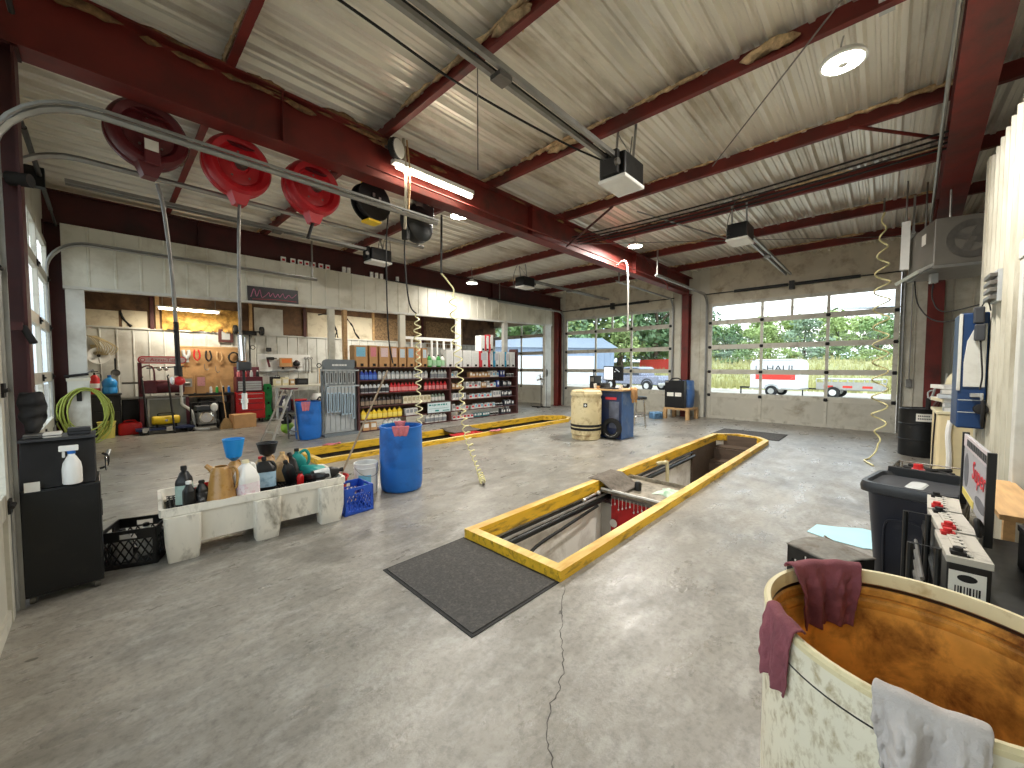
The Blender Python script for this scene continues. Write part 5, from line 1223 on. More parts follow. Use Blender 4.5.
# peg wall with tools
m_peg = mat('brown_pegboard', (178,138,92), 0.8, 0, 0.12, 6, dirt=(140,104,66), amt=0.3)
simple('pegboard', 'brown pegboard on the back wall hung with gloves, straps and tools', 'pegboard', (2.25,14.19,0), [('panel', B((-0.78,-0.015,0.80,0.80,0.02,2.22)), m_peg, F0), ('rim', B((-0.78,-0.025,2.20,0.80,0.02,2.24)), m_wood, F0)])
hang = [('work_glove',m_rackp,1.62,2.02,'pair of grey gloves hanging at the post end of the pegboard'),('strap',m_redp,1.86,2.02,'red strap hanging on the pegboard beside the grey gloves'),('belt_bundle',m_blackm,2.12,2.0,'black belts hanging in the middle of the pegboard'),('strap',m_wood,2.38,1.98,'tan strap hanging on the pegboard beside the black cable coil'),('hook_tool',m_steel,2.02,1.62,'bent steel hook on the lower part of the pegboard'),('hook_tool',m_steel,2.28,1.55,'second bent steel hook, nearer the red tool chest, on the pegboard')]
for nm, m, x, z, lab in hang:
    if nm == 'work_glove':
        qs = [('glove', (lambda q: [q.tube(smooth_path([(dx,0,0.10),(dx+0.01,-0.02,-0.02),(dx+0.05*s,-0.02,-0.14)],3),[0.04]*7,8), [q.tube([(dx+0.05*s+0.022*(f-1.5),-0.02,-0.12),(dx+0.06*s+0.035*(f-1.5),-0.025,-0.24)],0.013,6) for f in range(4)]] and q)(MB()), m) for dx, s in ((-0.06,1),(0.05,-1))]
    elif nm == 'hook_tool': qs = [('hook', TU([(0,0,0.12),(0,-0.02,0.0),(0.04,-0.03,-0.06),(0.09,-0.02,-0.02)],0.009), m)]
    else: qs = [('loop', TU([(-0.05,0,0.12),(-0.07,-0.03,-0.08),(0,-0.03,-0.18),(0.06,-0.03,-0.06),(0.03,0,0.12)],0.02), m)]
    simple(nm, lab, nm.split('_')[-1], (x,14.14,z), qs)
q = MB()
pts = [(0.13*math.cos(k*2*PI/16)*(1+0.15*math.sin(k*0.7)), -0.03-0.03*math.sin(k*0.37), 0.15*math.sin(k*2*PI/16)*(1+0.1*math.sin(k*1.3))) for k in range(90)]
q.tube(pts, 0.012, 6); o = build('cable_coil', q, m_rubber, smooth=60); o.location = (2.72,14.14,1.93); tag(o, 'coil of black cable hanging at the tool chest end of the pegboard', 'cable')
# bench below the pegboard
simple('steel_bench', 'dark steel bench below the pegboard with the two brown boxes on it', 'bench', (2.0,13.82,0), [('worktop', B((-0.65,-0.3,0.86,0.60,0.3,0.92)), m_blackm, F0)]+[('leg', B((x-0.04,y-0.04,0,x+0.04,y+0.04,0.86)), m_dwood, F0) for x in (-0.6,0.55) for y in (-0.25,0.25)])
def cardbox(lab, loc, w, d, h, lm=None, rz=0, nm='cardboard_box'):
    ps = [('box', B((-w/2,-d/2,0,w/2,d/2,h)), m_card, F0), ('tape', B((-w/2-0.001,-0.02,h*0.7,w/2+0.001,0.02,h+0.0015)), mat('packing_tape', (170,130,84), 0.35), F0)]
    if lm: ps.append(('printed_label', B((-w*0.4,-d/2-0.002,h*0.42,w*0.4,-d/2,h*0.9)), lm, F0))
    return simple(nm, lab, 'box', loc, ps, rz)
cardbox('brown box with a grey flap on the bench, beside the white hose', (1.57,13.72,0.921), 0.24, 0.22, 0.46, C('greyflap', (176,172,164)))
cardbox('brown box with a pink label on the bench under the pegboard', (1.86,13.72,0.921), 0.21, 0.22, 0.50, C('pinklab', (226,160,164)))
for i, (x, m, lab) in enumerate(((2.08,m_white,'white spray can on the bench beside the pink labelled box'), (2.22,m_greenp,'green spray can on the bench'), (2.36,m_blackm,'black can on the bench'), (2.50,m_bluep,'blue can on the bench next to the red tool chest'))):
    simple('spray_can', lab, 'can', (x,13.70,0.921), [('body', LA([(0,0),(0.035,0),(0.035,0.14),(0.03,0.155),(0.012,0.165),(0,0.165)],n=16), m), ('cap', LA([(0.02,0.16),(0.02,0.19),(0,0.19)],n=12), m_white)])
# small engine on a frame
r = thing('pressure_washer', 'silver small engine on a frame standing on the floor before the bench', 'engine', (1.84,12.95,0))
build('frame', (lambda q: [q.tube([(x,-0.22,0.03),(x,0.22,0.03),(x,0.22,0.7),(x,-0.05,0.72)],0.018,8) for x in (-0.28,0.28)] and q.tube([(-0.28,0.22,0.7),(0.28,0.22,0.7)],0.018,8))(MB()), m_blackpaint, r)
build('engine_block', B((-0.16,-0.16,0.16,0.16,0.14,0.46)), m_alu, r, smooth=0, bevel=0.02)
build('cooling_fins', B(*[(-0.20,-0.2,0.18+0.035*i,0.20,0.16,0.192+0.035*i) for i in range(8)]), m_galv, r, smooth=0)
build('fuel_tank', B((-0.22,-0.1,0.50,0.10,0.16,0.64)), m_dgrey, r, smooth=0, bevel=0.03)
build('recoil_cover', LA([(0,0),(0.12,0),(0.15,0.03),(0.15,0.07),(0,0.07)],(-0.02,-0.29,0.34),24,'y'), m_chrome, r)
build('muffler', (lambda q: q.ell((0.17,-0.1,0.58),(0.08,0.08,0.12),14,8))(MB()), m_white, r)
for x in (-0.28,0.28): build('wheel', LA([(0,-0.03),(0.10,-0.03),(0.12,-0.02),(0.12,0.02),(0.10,0.03),(0,0.03)],(x,0.15,0.12),20,'x'), m_rubber, r)
simple('push_broom', 'straw broom leaning with its long handle on the bench', 'broom', (2.24,12.7,0), [('handle', CY(((0,0.02,0.25),(-0.02,0.42,1.25),0.013)), m_wood), ('bristles', (lambda q: q.loft([[(x*k, y*k2+0.02*(1-z/0.28), z) for x, y in rrect(0.26,0.08,0.02,3)] for k, k2, z in ((1.15,1.3,0),(0.9,1.0,0.16),(0.35,0.6,0.28))]))(MB()), mat('straw', (170,138,92), 0.85, 0, 0.25, 40))])
# tool chest
r = thing('tool_chest', 'red rolling tool chest with a maroon top box by the back wall', 'tool chest', (2.98,13.70,0), 0)
build('cabinet', B((-0.36,-0.22,0.12,0.36,0.24,0.90)), m_redm, r, smooth=0, bevel=0.008)
for z0, z1 in ((0.16,0.40),(0.42,0.60),(0.62,0.74),(0.76,0.88)):
    d_ = build('drawer', B((-0.33,-0.24,z0,0.33,-0.22,z1)), m_redm, r, smooth=0, bevel=0.006)
    build('pull', B((-0.30,-0.252,z1-0.03,0.30,-0.24,z1-0.012)), m_mar if z0 < 0.6 else m_alu, d_, smooth=0)
build('top_box', B((-0.33,-0.18,0.91,0.33,0.22,1.36)), m_mar, r, smooth=0, bevel=0.01)
for k in range(4):
    d_ = build('drawer', B((-0.29,-0.195,0.96+0.07*k,0.29,-0.18,1.02+0.07*k)), m_rackp, r, smooth=0, bevel=0.004)
build('lid', (lambda q: q.cb((0,0.16,1.50),(0.64,0.03,0.30),(R(-8),0,0)))(MB()), m_mar, r, smooth=0)
for x in (-0.3,0.3):
    for y in (-0.15,0.18): build('caster', LA([(0,-0.02),(0.05,-0.02),(0.055,0),(0.05,0.02),(0,0.02)],(x,y,0.055),16,'x'), m_blackm, r)
for i, (x, m) in enumerate(((-0.26,m_ragpink),(-0.10,m_redp),(0.06,m_rackp),(0.22,m_blackm))):
    simple('spray_can', ['pink can on top of the red tool chest','red can on top of the red tool chest','pale can on top of the red tool chest','black can at the green creeper end of the tool chest top'][i], 'can', (2.98+x,13.60,1.362), [('body', LA([(0,0),(0.04,0),(0.04,0.13),(0.02,0.16),(0,0.16)],n=16), m), ('cap', LA([(0.022,0.155),(0.022,0.19),(0,0.19)],n=12), m_white)])
cardbox('brown cardboard box on the floor in front of the red tool chest', (2.62,12.75,0), 0.52, 0.40, 0.36, None, R(6))
# creeper leaning beside the chest
r = thing('mechanic_creeper', 'bright green creeper board standing on end beside the red tool chest', 'creeper', (3.47,13.62,0), rot=(R(-5),0,0))
m_cg = mat('creeper_green', (40,160,84), 0.42, 0, 0.12, 8)
build('board', (lambda q: q.prism([(-0.10,0.04),(0.10,0.04),(0.12,0.2),(0.07,0.45),(0.12,0.7),(0.12,1.05),(0.08,1.14),(-0.08,1.14),(-0.12,1.05),(-0.12,0.7),(-0.07,0.45),(-0.12,0.2)], 'y', -0.02, 0.02))(MB()), m_cg, r, smooth=0, bevel=0.006)
build('headrest', B((-0.09,-0.05,0.95,0.09,-0.02,1.12)), m_cg, r, smooth=0, bevel=0.012)
for z in (0.15,0.55,1.0): build('caster', LA([(0,-0.015),(0.03,-0.015),(0.03,0.015),(0,0.015)],(0.0,-0.05,z),14,'x'), m_blackm, r)
# axle with wheels and frame on the wall above
r = thing('hand_truck', 'hand truck hung upside down on the wall, two black wheels up', 'hand truck', (3.10,14.02,0))
build('axle', CY(((-0.34,0,2.73),(0.34,0,2.73),0.02)), m_blackm, r)
for x in (-0.34,0.34):
    w_ = build('wheel', LA([(0.05,-0.045),(0.12,-0.05),(0.135,-0.03),(0.135,0.03),(0.12,0.05),(0.05,0.045),(0.05,-0.045)],(x,0,2.76),24,'x'), m_rubber, r)
    build('hub', LA([(0,-0.05),(0.05,-0.05),(0.055,0),(0.05,0.05),(0,0.05)],(x,0,2.76),14,'x'), m_steel, w_)
build('frame', CY(((0.02,0.02,2.73),(0.02,0.05,1.52),0.022),((-0.12,0.05,1.55),(0.2,0.05,1.55),0.014)), m_blackm, r)
build('bracket', B((-0.16,-0.03,2.62,0.2,0.03,2.72)), m_blackm, r, smooth=0)
build('loop_handle', (lambda q: q.torus((0.10,0.04,2.25),0.06,0.012,'y',20,6))(MB()), m_blackm, r)
simple('wall_clock', 'dark framed picture on the back wall above the pegboard', 'picture', (2.55,14.2,2.40), [('frame', B((-0.18,-0.03,-0.02,0.18,0.02,0.36)), m_dwood, FB), ('glass_face', B((-0.10,-0.034,0.06,0.10,-0.03,0.30)), m_rackp, F0)])
# white bench
r = thing('workbench', 'white topped workbench against the back wall, step ladder before it', 'workbench', (4.28,13.75,0))
build('worktop', B((-0.68,-0.35,1.02,0.95,0.35,1.08)), m_wpan, r, smooth=0, bevel=0.004)
for x in (-0.63,0.9):
    for y in (-0.3,0.3): build('leg', B((x-0.035,y-0.035,0,x+0.035,y+0.035,1.02)), m_rackp, r, smooth=0)
build('lower_shelf', B((-0.63,-0.3,0.24,0.9,0.3,0.28)), m_dgrey, r, smooth=0)
simple('picture_box', 'dark box with a white figure under the white workbench', 'box', (3.86,13.55,0.281), [('box', B((-0.17,-0.12,0,0.17,0.12,0.46)), C('darkviolet', (60,58,78)), F0), ('white_figure', (lambda q: q.lathe([(0,0),(0.07,0.02),(0.07,0.16),(0.04,0.22),(0.05,0.28),(0,0.32)],(0,-0.121,0.07),14,squash=(1,0.05)))(MB()), m_white)])
simple('storage_bin', 'red and grey bin under the white workbench', 'bin', (4.30,13.60,0.281), [('bin', B((-0.2,-0.15,0,0.2,0.15,0.3)), m_mar, FB), ('lid', B((-0.22,-0.17,0.3,0.22,0.17,0.34)), m_redprint, FB)])
simple('shop_vacuum', 'white and black shop vacuum under the workbench end', 'vacuum', (4.85,13.55,0.281), [('drum', LA([(0,0),(0.16,0),(0.18,0.3),(0,0.3)],n=24), m_blackm), ('head', LA([(0.19,0.3),(0.19,0.36),(0.12,0.5),(0,0.52)],n=24), m_white), ('hose', TU([(0.1,-0.15,0.25),(0.0,-0.28,0.4),(-0.15,-0.25,0.2),(-0.2,-0.2,0.03)],0.025), m_rubber)])
for i, (x, w, h, m, lab) in enumerate(((3.72,0.18,0.20,m_cream,'cream carton at the creeper end of the white workbench'), (3.93,0.18,0.24,m_cream,'taller cream carton, second on the white workbench'), (4.12,0.14,0.18,m_wood,'small wooden box on the white workbench'), (4.42,0.34,0.20,m_blackm,'black radio on the white workbench'))):
    simple('carton' if i < 2 else ('wooden_box' if i == 2 else 'radio'), lab, 'box' if i < 3 else 'radio', (x,13.62,1.081), [('case', B((-w/2,-0.1,0,w/2,0.1,h)), m, FB), ('front_label' if i < 3 else 'dial_panel', B((-w*0.35,-0.104,h*0.3,w*0.35,-0.1,h*0.75)), m_paper if i < 3 else m_dgrey, F0)])
simple('tool_roll', 'black tool case lying behind the cream cartons on the white workbench', 'tool case', (3.82,13.95,1.081), [('case', B((-0.2,-0.08,0,0.2,0.08,0.26)), m_blackm, FB), ('grip', TU([(-0.06,0,0.26),(-0.05,0,0.30),(0.05,0,0.30),(0.06,0,0.26)],0.01), m_steel)])
# white tool board and things hung on it
simple('tool_board', 'white tool board over the white workbench', 'tool board', (4.2,14.2,0), [('panel', B((-0.85,-0.01,1.52,0.70,0.02,2.06)), m_white, F0), ('edge_strip', B((-0.85,-0.02,1.50,0.70,0.02,1.53)), m_rackp, F0)])
simple('wall_shelf', 'small dark shelf on the white tool board', 'shelf', (4.22,14.10,1.66), [('board', B((-0.32,-0.08,-0.02,0.36,0.08,0.0)), m_dwood, F0), ('bracket', B((-0.2,-0.06,-0.08,-0.18,0.07,-0.02)), m_blackm, F0), ('bracket', B((0.2,-0.06,-0.08,0.22,0.07,-0.02)), m_blackm, F0)])
cardbox('orange box on the small dark wall shelf', (4.12,14.10,1.661), 0.34, 0.14, 0.28, C('orangeprint', (214,120,60)), 0, 'orange_box')
simple('grinder', 'dark grinder beside the orange box on the wall shelf', 'grinder', (4.44,14.10,1.661), [('body', (lambda q: q.ell((0,0,0.10),(0.11,0.06,0.10),16,10))(MB()), m_black), ('cap', LA([(0,0.15),(0.05,0.15),(0.04,0.21),(0,0.21)],n=14), m_dwood)])
simple('drill', 'dark cordless drill hanging on the white tool board', 'drill', (3.68,14.12,1.84), [('body', CY(((-0.1,0,0.08),(0.1,0,0.08),0.045)), m_blackm), ('grip', (lambda q: q.cb((-0.05,0,-0.08),(0.05,0.05,0.24),(0,R(-12),0)))(MB()), m_mar), ('chuck', CY(((0.1,0,0.08),(0.18,0,0.08),0.025)), m_steel)])
simple('switch_plate', 'black outlet box on the back wall above the white tool board', 'outlet', (3.66,14.18,2.20), [('box', B((-0.07,-0.03,-0.06,0.07,0.03,0.06)), m_blackm, FB), ('face', B((-0.05,-0.034,-0.04,0.05,-0.03,0.04)), m_dgrey, F0)])
for i, x in enumerate((4.72,4.82,4.92)):
    simple('wrench', 'long steel wrench on the white tool board, %s from the wall shelf' % ORD[i], 'wrench', (x,14.14,1.62), [('shaft', B((-0.012,-0.006,-0.18,0.012,0.006,0.30)), m_steel, F0), ('jaw', (lambda q: q.torus((0,0,0.33),0.03,0.012,'y',14,6))(MB()), m_steel)], grp='steel wrenches')
simple('shovel', 'shovel standing handle up against the back wall beside the blue drum', 'shovel', (5.15,14.05,0), [('shaft', CY(((0,0,0.35),(0,0.06,1.62),0.016)), m_wood), ('grip', (lambda q: q.torus((0,0.06,1.70),0.07,0.016,'y',20,6))(MB()), m_blackm), ('blade', (lambda q: q.loft([[(x, 0.02*math.cos(x*8)-0.02, 0.0+0.4*t) for x in (-0.12*w_,-0.06*w_,0,0.06*w_,0.12*w_)] for t, w_ in ((0.0,0.2),(0.2,0.7),(0.6,1),(0.95,0.9))], caps=False, closed=False))(MB()), m_steel, dict(solid=0.006))])
# step ladder
r = thing('step_ladder', 'aluminium step ladder standing open beside the blue drum and wiper rack', 'step ladder', (2.36,9.55,0), R(12))
for y in (-0.20,0.20):
    build('front_rail', (lambda q: q.bar((0,y*1.1,0),(0.50,y*0.75,1.16),0.05,0.025))(MB()), m_alu, r, smooth=0)
    build('rear_leg', (lambda q: q.bar((0.60,y*1.0,0),(0.52,y*0.75,1.14),0.03,0.02))(MB()), m_galv, r, smooth=0)
for k in range(4):
    t = (k+0.85)/4.3; build('step', (lambda q: q.cb((0.50*t+0.03,0,1.16*t),(0.09,0.42*(1-t)+0.30*t,0.025)))(MB()), m_alu, r, smooth=0)
build('top_cap', B((0.42,-0.19,1.15,0.62,0.19,1.18)), m_mar, r, smooth=0, bevel=0.006)
build('rear_brace', (lambda q: [q.bar((0.585,-0.2,0.2),(0.585,0.2,0.2),0.02), q.bar((0.56,-0.18,0.6),(0.56,0.18,0.6),0.02)] and q)(MB()), m_galv, r, smooth=0)
# string trimmer engine on the floor
r = thing('leaf_blower', 'small green and white leaf blower on the floor behind the step ladder', 'leaf blower', (3.02,10.35,0), R(30))
build('housing', (lambda q: q.ell((0,0,0.20),(0.16,0.13,0.15),18,12))(MB()), mat('lime_plastic', (150,190,60), 0.45), r)
build('engine_cover', (lambda q: q.ell((-0.03,0.0,0.36),(0.13,0.11,0.10),16,10))(MB()), m_blackm, r)
build('white_cap', (lambda q: q.ell((0.06,-0.10,0.12),(0.10,0.08,0.10),16,10))(MB()), m_white, r)
build('tube', TU([(0.08,0,0.12),(0.3,0,0.08),(0.6,0.03,0.06)],0.045), m_blackm, r)
build('handle', TU([(-0.12,0,0.40),(-0.04,0,0.52),(0.10,0,0.48),(0.12,0,0.34)],0.016), m_blackm, r)
# clip board sign on the header and the row of small boxes on its top edge
r = thing('wall_sign', 'black sign with pink script lettering on the white header wall', 'sign', (2.70,9.965,3.255), rot=(0,R(-1.6),0))
build('board', B((-0.50,-0.015,-0.155,0.50,0.02,0.155)), mat('black_sign_board', (30,24,30), 0.4, 0, 0.2, 6), r, smooth=0)
pts = [(-0.45,-0.08),(-0.38,0.10),(-0.34,-0.06),(-0.27,0.09),(-0.24,-0.07),(-0.14,0.0),(-0.10,0.05),(-0.08,-0.04),(-0.02,0.04),(0.02,-0.05),(0.08,0.03),(0.11,-0.04),(0.18,0.05),(0.22,-0.05),(0.30,0.03),(0.36,-0.03),(0.46,0.06)]
build('script_lettering', TU([(x,-0.018,z) for x, z in pts],0.007), mat('pink_script', (190,110,140), 0.5), r)
build('underline', TU([(-0.42,-0.018,-0.12),(0.0,-0.018,-0.10),(0.46,-0.018,-0.11)],0.004), m_redprint, r)
i = 0
for x in (2.92,3.12,3.28,3.42,3.56,3.74,3.90):
    simple('small_carton', 'small white carton on the top edge of the header wall, %s along from the sign' % ORD[i], 'carton', (x,10.0,4.046), [('box', B((-0.05,-0.02,0,0.05,0.02,0.11)), m_wbox, F0), ('printed_label', B((-0.03,-0.022,0.02,0.03,-0.02,0.07)), m_redprint, F0)], grp='small cartons on the header'); i += 1
i = 0
for x in (4.30,4.42,5.04,5.18,5.32,5.80):
    simple('small_can', 'small pale can on the top edge of the header wall, %s from the cartons' % ORD[i], 'can', (x,10.0,4.046), [('body', LA([(0,0),(0.045,0),(0.045,0.14),(0,0.14)],n=14), m_wbox), ('lid', LA([(0.046,0.13),(0.046,0.15),(0,0.15)],n=14), m_mar)], grp='cans on the header'); i += 1
q = MB(); q.tube([(5.4,9.94,4.03),(12.6,9.94,4.03)],0.018,8); q.box(9.2,9.90,3.985,11.6,9.95,4.03)
tag(build('conduit_pipe', q, m_blackm, smooth=40), 'dark conduit running along the top of the white header wall', 'conduit')
# ---------------------------------------------------------------- reels along the middle rafter
m_reelred = mat('reel_red', (176,16,28), 0.42, 0.05, 0.1, 6)
m_reelmar = mat('reel_dark_red', (92,24,30), 0.45, 0.05, 0.1, 6)
def disc_reel(lab, x, y, z, Rr, m, back=False):
    r = thing('hose_reel', lab, 'hose reel', (x,y,z), R(8), 'red hose reels')
    # the dished shroud faces -Y
    q = MB(); q.lathe([(0.0,-0.06),(Rr*0.22,-0.06),(Rr*0.30,-0.03),(Rr*0.62,-0.02),(Rr*0.70,-0.07),(Rr*0.88,-0.09),(Rr*0.97,-0.06),(Rr,0.0),(Rr*0.97,0.05),(Rr*0.90,0.06)], n=40, axis='y')
    build('front_dish', q, m, r)
    q = MB(); q.lathe([(Rr*0.90,0.05),(Rr,0.08),(Rr*0.98,0.14),(Rr*0.85,0.17),(Rr*0.3,0.16),(0,0.16)], n=40, axis='y'); build('rear_dish', q, m, r)
    q = MB(); q.lathe([(0,-0.12),(0.05,-0.12),(0.06,-0.09),(0.06,0.02),(0,0.02)], n=18, axis='y'); build('hub', q, m_steel, r)
    q = MB(); q.bar((0,0.02,Rr*0.7),(0,0.02,4.03-z+0.002),0.10,0.10); q.box(-0.13,-0.08,4.015-z,0.13,0.10,4.029-z); build('mount_bracket', q, m_reelmar, r, smooth=0)
    q = MB(); q.loft([[(-0.10,-0.06,-Rr*0.9),(0.10,-0.06,-Rr*0.9),(0.10,0.10,-Rr*0.9),(-0.10,0.10,-Rr*0.9)],[(-0.05,-0.04,-Rr-0.10),(0.05,-0.04,-Rr-0.10),(0.05,0.08,-Rr-0.10),(-0.05,0.08,-Rr-0.10)]]); build('hose_guide', q, m, r, smooth=0)
    for k in range(5):
        a = 2*PI*k/5+0.4; q = MB(); q.cyl((Rr*0.45*math.cos(a),-0.028,Rr*0.45*math.sin(a)),(Rr*0.45*math.cos(a),-0.015,Rr*0.45*math.sin(a)),0.012,n=8); build('bolt', q, m_steel, r)
    if back:
        q = MB(); q.box(-0.06,-0.12,-Rr*1.02,0.06,-0.10,0.10); build('swing_arm', q, m, r, smooth=0, bevel=0.01)
        q = MB(); q.box(-0.055,-0.125,-Rr*0.62,0.045,-0.119,-Rr*0.30); build('paper_label', q, m_paper, r, smooth=0)
    return r
r1 = disc_reel('dark red hose reel with a paper label, first under the rafter from the near wall', 0.37, 5.15, 3.86, 0.30, m_reelmar, True)
r2 = disc_reel('bright red hose reel in the middle of the three, long hose hanging from it', 1.09, 5.15, 3.83, 0.315, m_reelred)
r3 = disc_reel('bright red hose reel with a short hose end, third from the near wall', 1.86, 5.15, 3.84, 0.325, m_reelred)
def tube_part(nm, pts, rad, m, parent, k=5, n=8, sm=True):
    q = MB(); q.tube(smooth_path(pts, k) if sm else pts, rad, n); return build(nm, q, m, parent, smooth=60)
# hoses in the frame of their reels (drawn relative to the reel centre)
def local(r, P): 
    M_ = Matrix.Translation(r.location) @ r.rotation_euler.to_matrix().to_4x4()
    return [M_.inverted() @ Vector(p) for p in P]
tube_part('hose', local(r1, [(0.42,5.15,3.42),(0.46,5.15,3.2),(0.50,5.15,2.66),(0.52,5.15,2.05)]), 0.017, m_steel, r1)
q = MB(); q.cyl((0.52,5.15,2.1),(0.525,5.15,1.66),0.022,n=10); q.cyl((0.525,5.15,1.66),(0.525,5.15,1.56),0.034,n=10); q.M = None
q.v = [tuple(p) for p in local(r1, q.v)]; build('nozzle_sleeve', q, m_blackm, r1)
q = MB(); q.ell((0.525,5.12,1.51),(0.05,0.045,0.045),14,8); q.v = [tuple(p) for p in local(r1, q.v)]; build('red_meter', q, m_redp, r1)
q = MB(); q.ell((0.475,5.12,1.515),(0.02,0.04,0.04),12,8); q.v = [tuple(p) for p in local(r1, q.v)]; build('white_cap', q, m_white, r1)
tube_part('hose', local(r2, [(1.09,5.15,3.45),(1.075,5.15,3.2),(1.06,5.15,2.5),(1.06,5.15,1.98)]), 0.017, m_steel, r2)
q = MB(); q.cyl((1.06,5.15,2.0),(1.07,5.15,1.72),0.034,n=10); q.cyl((1.10,5.15,1.98),(1.09,5.15,1.80),0.016,n=8); q.v = [tuple(p) for p in local(r2, q.v)]; build('chrome_control_gun', q, m_chrome, r2)
q = MB(); q.cb((1.085,5.15,1.66),(0.13,0.09,0.10)); q.v = [tuple(p) for p in local(r2, q.v)]; build('meter_box', q, m_dgrey, r2, smooth=0, bevel=0.02)
q = MB(); q.cyl((1.08,5.15,1.62),(1.08,5.15,1.33),0.014,n=8); q.v = [tuple(p) for p in local(r2, q.v)]; build('spout_tube', q, m_blackm, r2)
q = MB(); q.cyl((1.08,5.15,1.36),(1.08,5.15,1.18),0.026,n=10); q.cyl((1.08,5.15,1.29),(1.08,5.15,1.25),0.034,n=10); q.v = [tuple(p) for p in local(r2, q.v)]; build('white_nozzle', q, m_white, r2)
tube_part('hose', local(r3, [(1.86,5.15,3.45),(1.83,5.15,3.38),(1.78,5.15,3.22)]), 0.02, m_blackm, r3)
# the black cord reel and the dark enclosed reel
r = thing('cord_reel', 'open black cord reel with yellow brackets, beside the red reels', 'cord reel', (2.61,5.15,3.90), R(8))
for y in (-0.07,0.09):
    q = MB(); q.lathe([(0.06,y-0.006),(0.25,y-0.012),(0.26,y),(0.25,y+0.012),(0.06,y+0.006),(0.06,y-0.006)], n=36, axis='y'); build('flange', q, m_black, r)
q = MB(); q.lathe([(0.0,-0.10),(0.07,-0.10),(0.075,-0.06),(0.14,-0.06),(0.16,0.08),(0,0.08)], n=28, axis='y'); build('drum', q, m_blackm, r)
for k in range(7): 
    q = MB(); q.torus((0,-0.045+0.02*k,0),0.185+0.008*(k % 2),0.011,'y',28,6); build('cord_winding', q, m_rubber, r)
for k in range(4):
    a = PI/2*k+0.5; q = MB(); q.cb((0.07*math.cos(a),-0.105,0.07*math.sin(a)),(0.03,0.012,0.05)); build('hub_plate', q, m_alu, r, smooth=0)
for zz in (0.24,-0.28):
    q = MB(); q.box(-0.10,-0.08,zz,0.10,0.10,zz+0.03); build('yellow_bracket', q, m_yellow, r, smooth=0, bevel=0.006)
q = MB(); q.box(-0.04,0.0,0.26,0.04,0.03,0.129+0.0); q.box(-0.02,0.0,0.27,0.02,0.03,0.128); build('hanger', q, m_blackm, r, smooth=0)
tube_part('cord', local(r, [(2.84,5.12,3.80),(2.82,5.15,3.37),(2.82,5.15,2.6),(2.84,5.15,2.03),(2.90,5.15,1.70)]), 0.010, m_blackm, r)
r = thing('air_reel', 'dark enclosed air hose reel under the rafter, next to the cord reel', 'hose reel', (3.33,5.15,3.80), R(14))
q = MB(); q.lathe([(0,-0.13),(0.20,-0.12),(0.27,-0.07),(0.285,0),(0.27,0.08),(0.20,0.12),(0,0.13)], n=36, axis='y'); build('housing', q, m_blackpaint, r)
q = MB(); q.box(-0.02,-0.10,0.10,0.27,0.10,0.30); build('motor_box', q, m_blackpaint, r, smooth=0, bevel=0.01)
q = MB(); q.box(-0.12,-0.10,0.20,0.02,-0.02,0.30); build('grey_bracket', q, m_steel, r, smooth=0)
q = MB(); q.box(-0.27,-0.05,-0.06,-0.21,0.05,-0.30); build('outlet_arm', q, m_blackm, r, smooth=0)
tube_part('air_hose', local(r, [(3.10,5.12,3.52),(3.11,5.15,3.3),(3.14,5.15,2.85),(3.20,5.15,2.55),(3.31,5.15,2.45)]), 0.011, m_blackm, r)
q = MB(); q.tube(helix((3.31,5.15,2.45),(3.33,5.15,0.75), lambda t: 0.055*(0.5+0.5*math.sin(t*9)**2), 15, 12), 0.009, 6); q.v = [tuple(p) for p in local(r, q.v)]
build('coiled_hose', q, mat('pale_coil', (220,214,170), 0.4, 0, 0.05, 8), r, smooth=60)
# second coiled hose, dragged across to the floor
r = thing('coil_hose', 'yellow coiled air hose hanging from the rafter to the floor beside the pit', 'air hose', (3.74,5.10,4.03))
m_ycoil = mat('yellow_coil', (230,222,166), 0.4, 0, 0.06, 8)
tube_part('drop_pipe', [(0,0,0.0),(0,0.02,-0.9)], 0.016, m_blackm, r, sm=False)
tube_part('whip', [(0,0.02,-0.9),(0.14,0.04,-1.0),(0.26,0.04,-1.12),(0.22,0.02,-1.24)], 0.012, mat('pale_coil', (0,0,0)), r)
cp = [(0.22,0.02,-1.24),(0.28,0.01,-1.9),(0.33,-0.02,-2.5),(0.35,-0.05,-2.93),(0.29,-0.20,-3.32),(0.18,-0.45,-3.60),(0.08,-0.70,-3.82),(0.0,-0.90,-3.95),(-0.10,-1.05,-3.995)]
pts = []
sp = smooth_path(cp, 60); N = len(sp); acc = 0
for i, p in enumerate(sp):
    a = i*2*PI*26/N; t = i/N
    d = (sp[min(i+1, N-1)]-sp[max(i-1, 0)]).normalized(); e1 = d.cross(Vector((0,1,0.2))).normalized(); e2 = d.cross(e1)
    rr = 0.075*(0.45+0.55*abs(math.sin(t*PI*2.5+0.4)))*(1-0.5*t)
    off = (e1*math.cos(a)+e2*math.sin(a))*rr; pp = p+off
    pp.z = max(pp.z, -4.03+0.014); pts.append(pp)
q = MB(); q.tube(pts, 0.009, 6); build('coil', q, m_ycoil, r, smooth=60)
q = MB(); q.cyl((-0.10,-1.05,-4.0),(-0.16,-1.14,-4.0),0.016,n=8); build('coupling', q, m_steel, r)
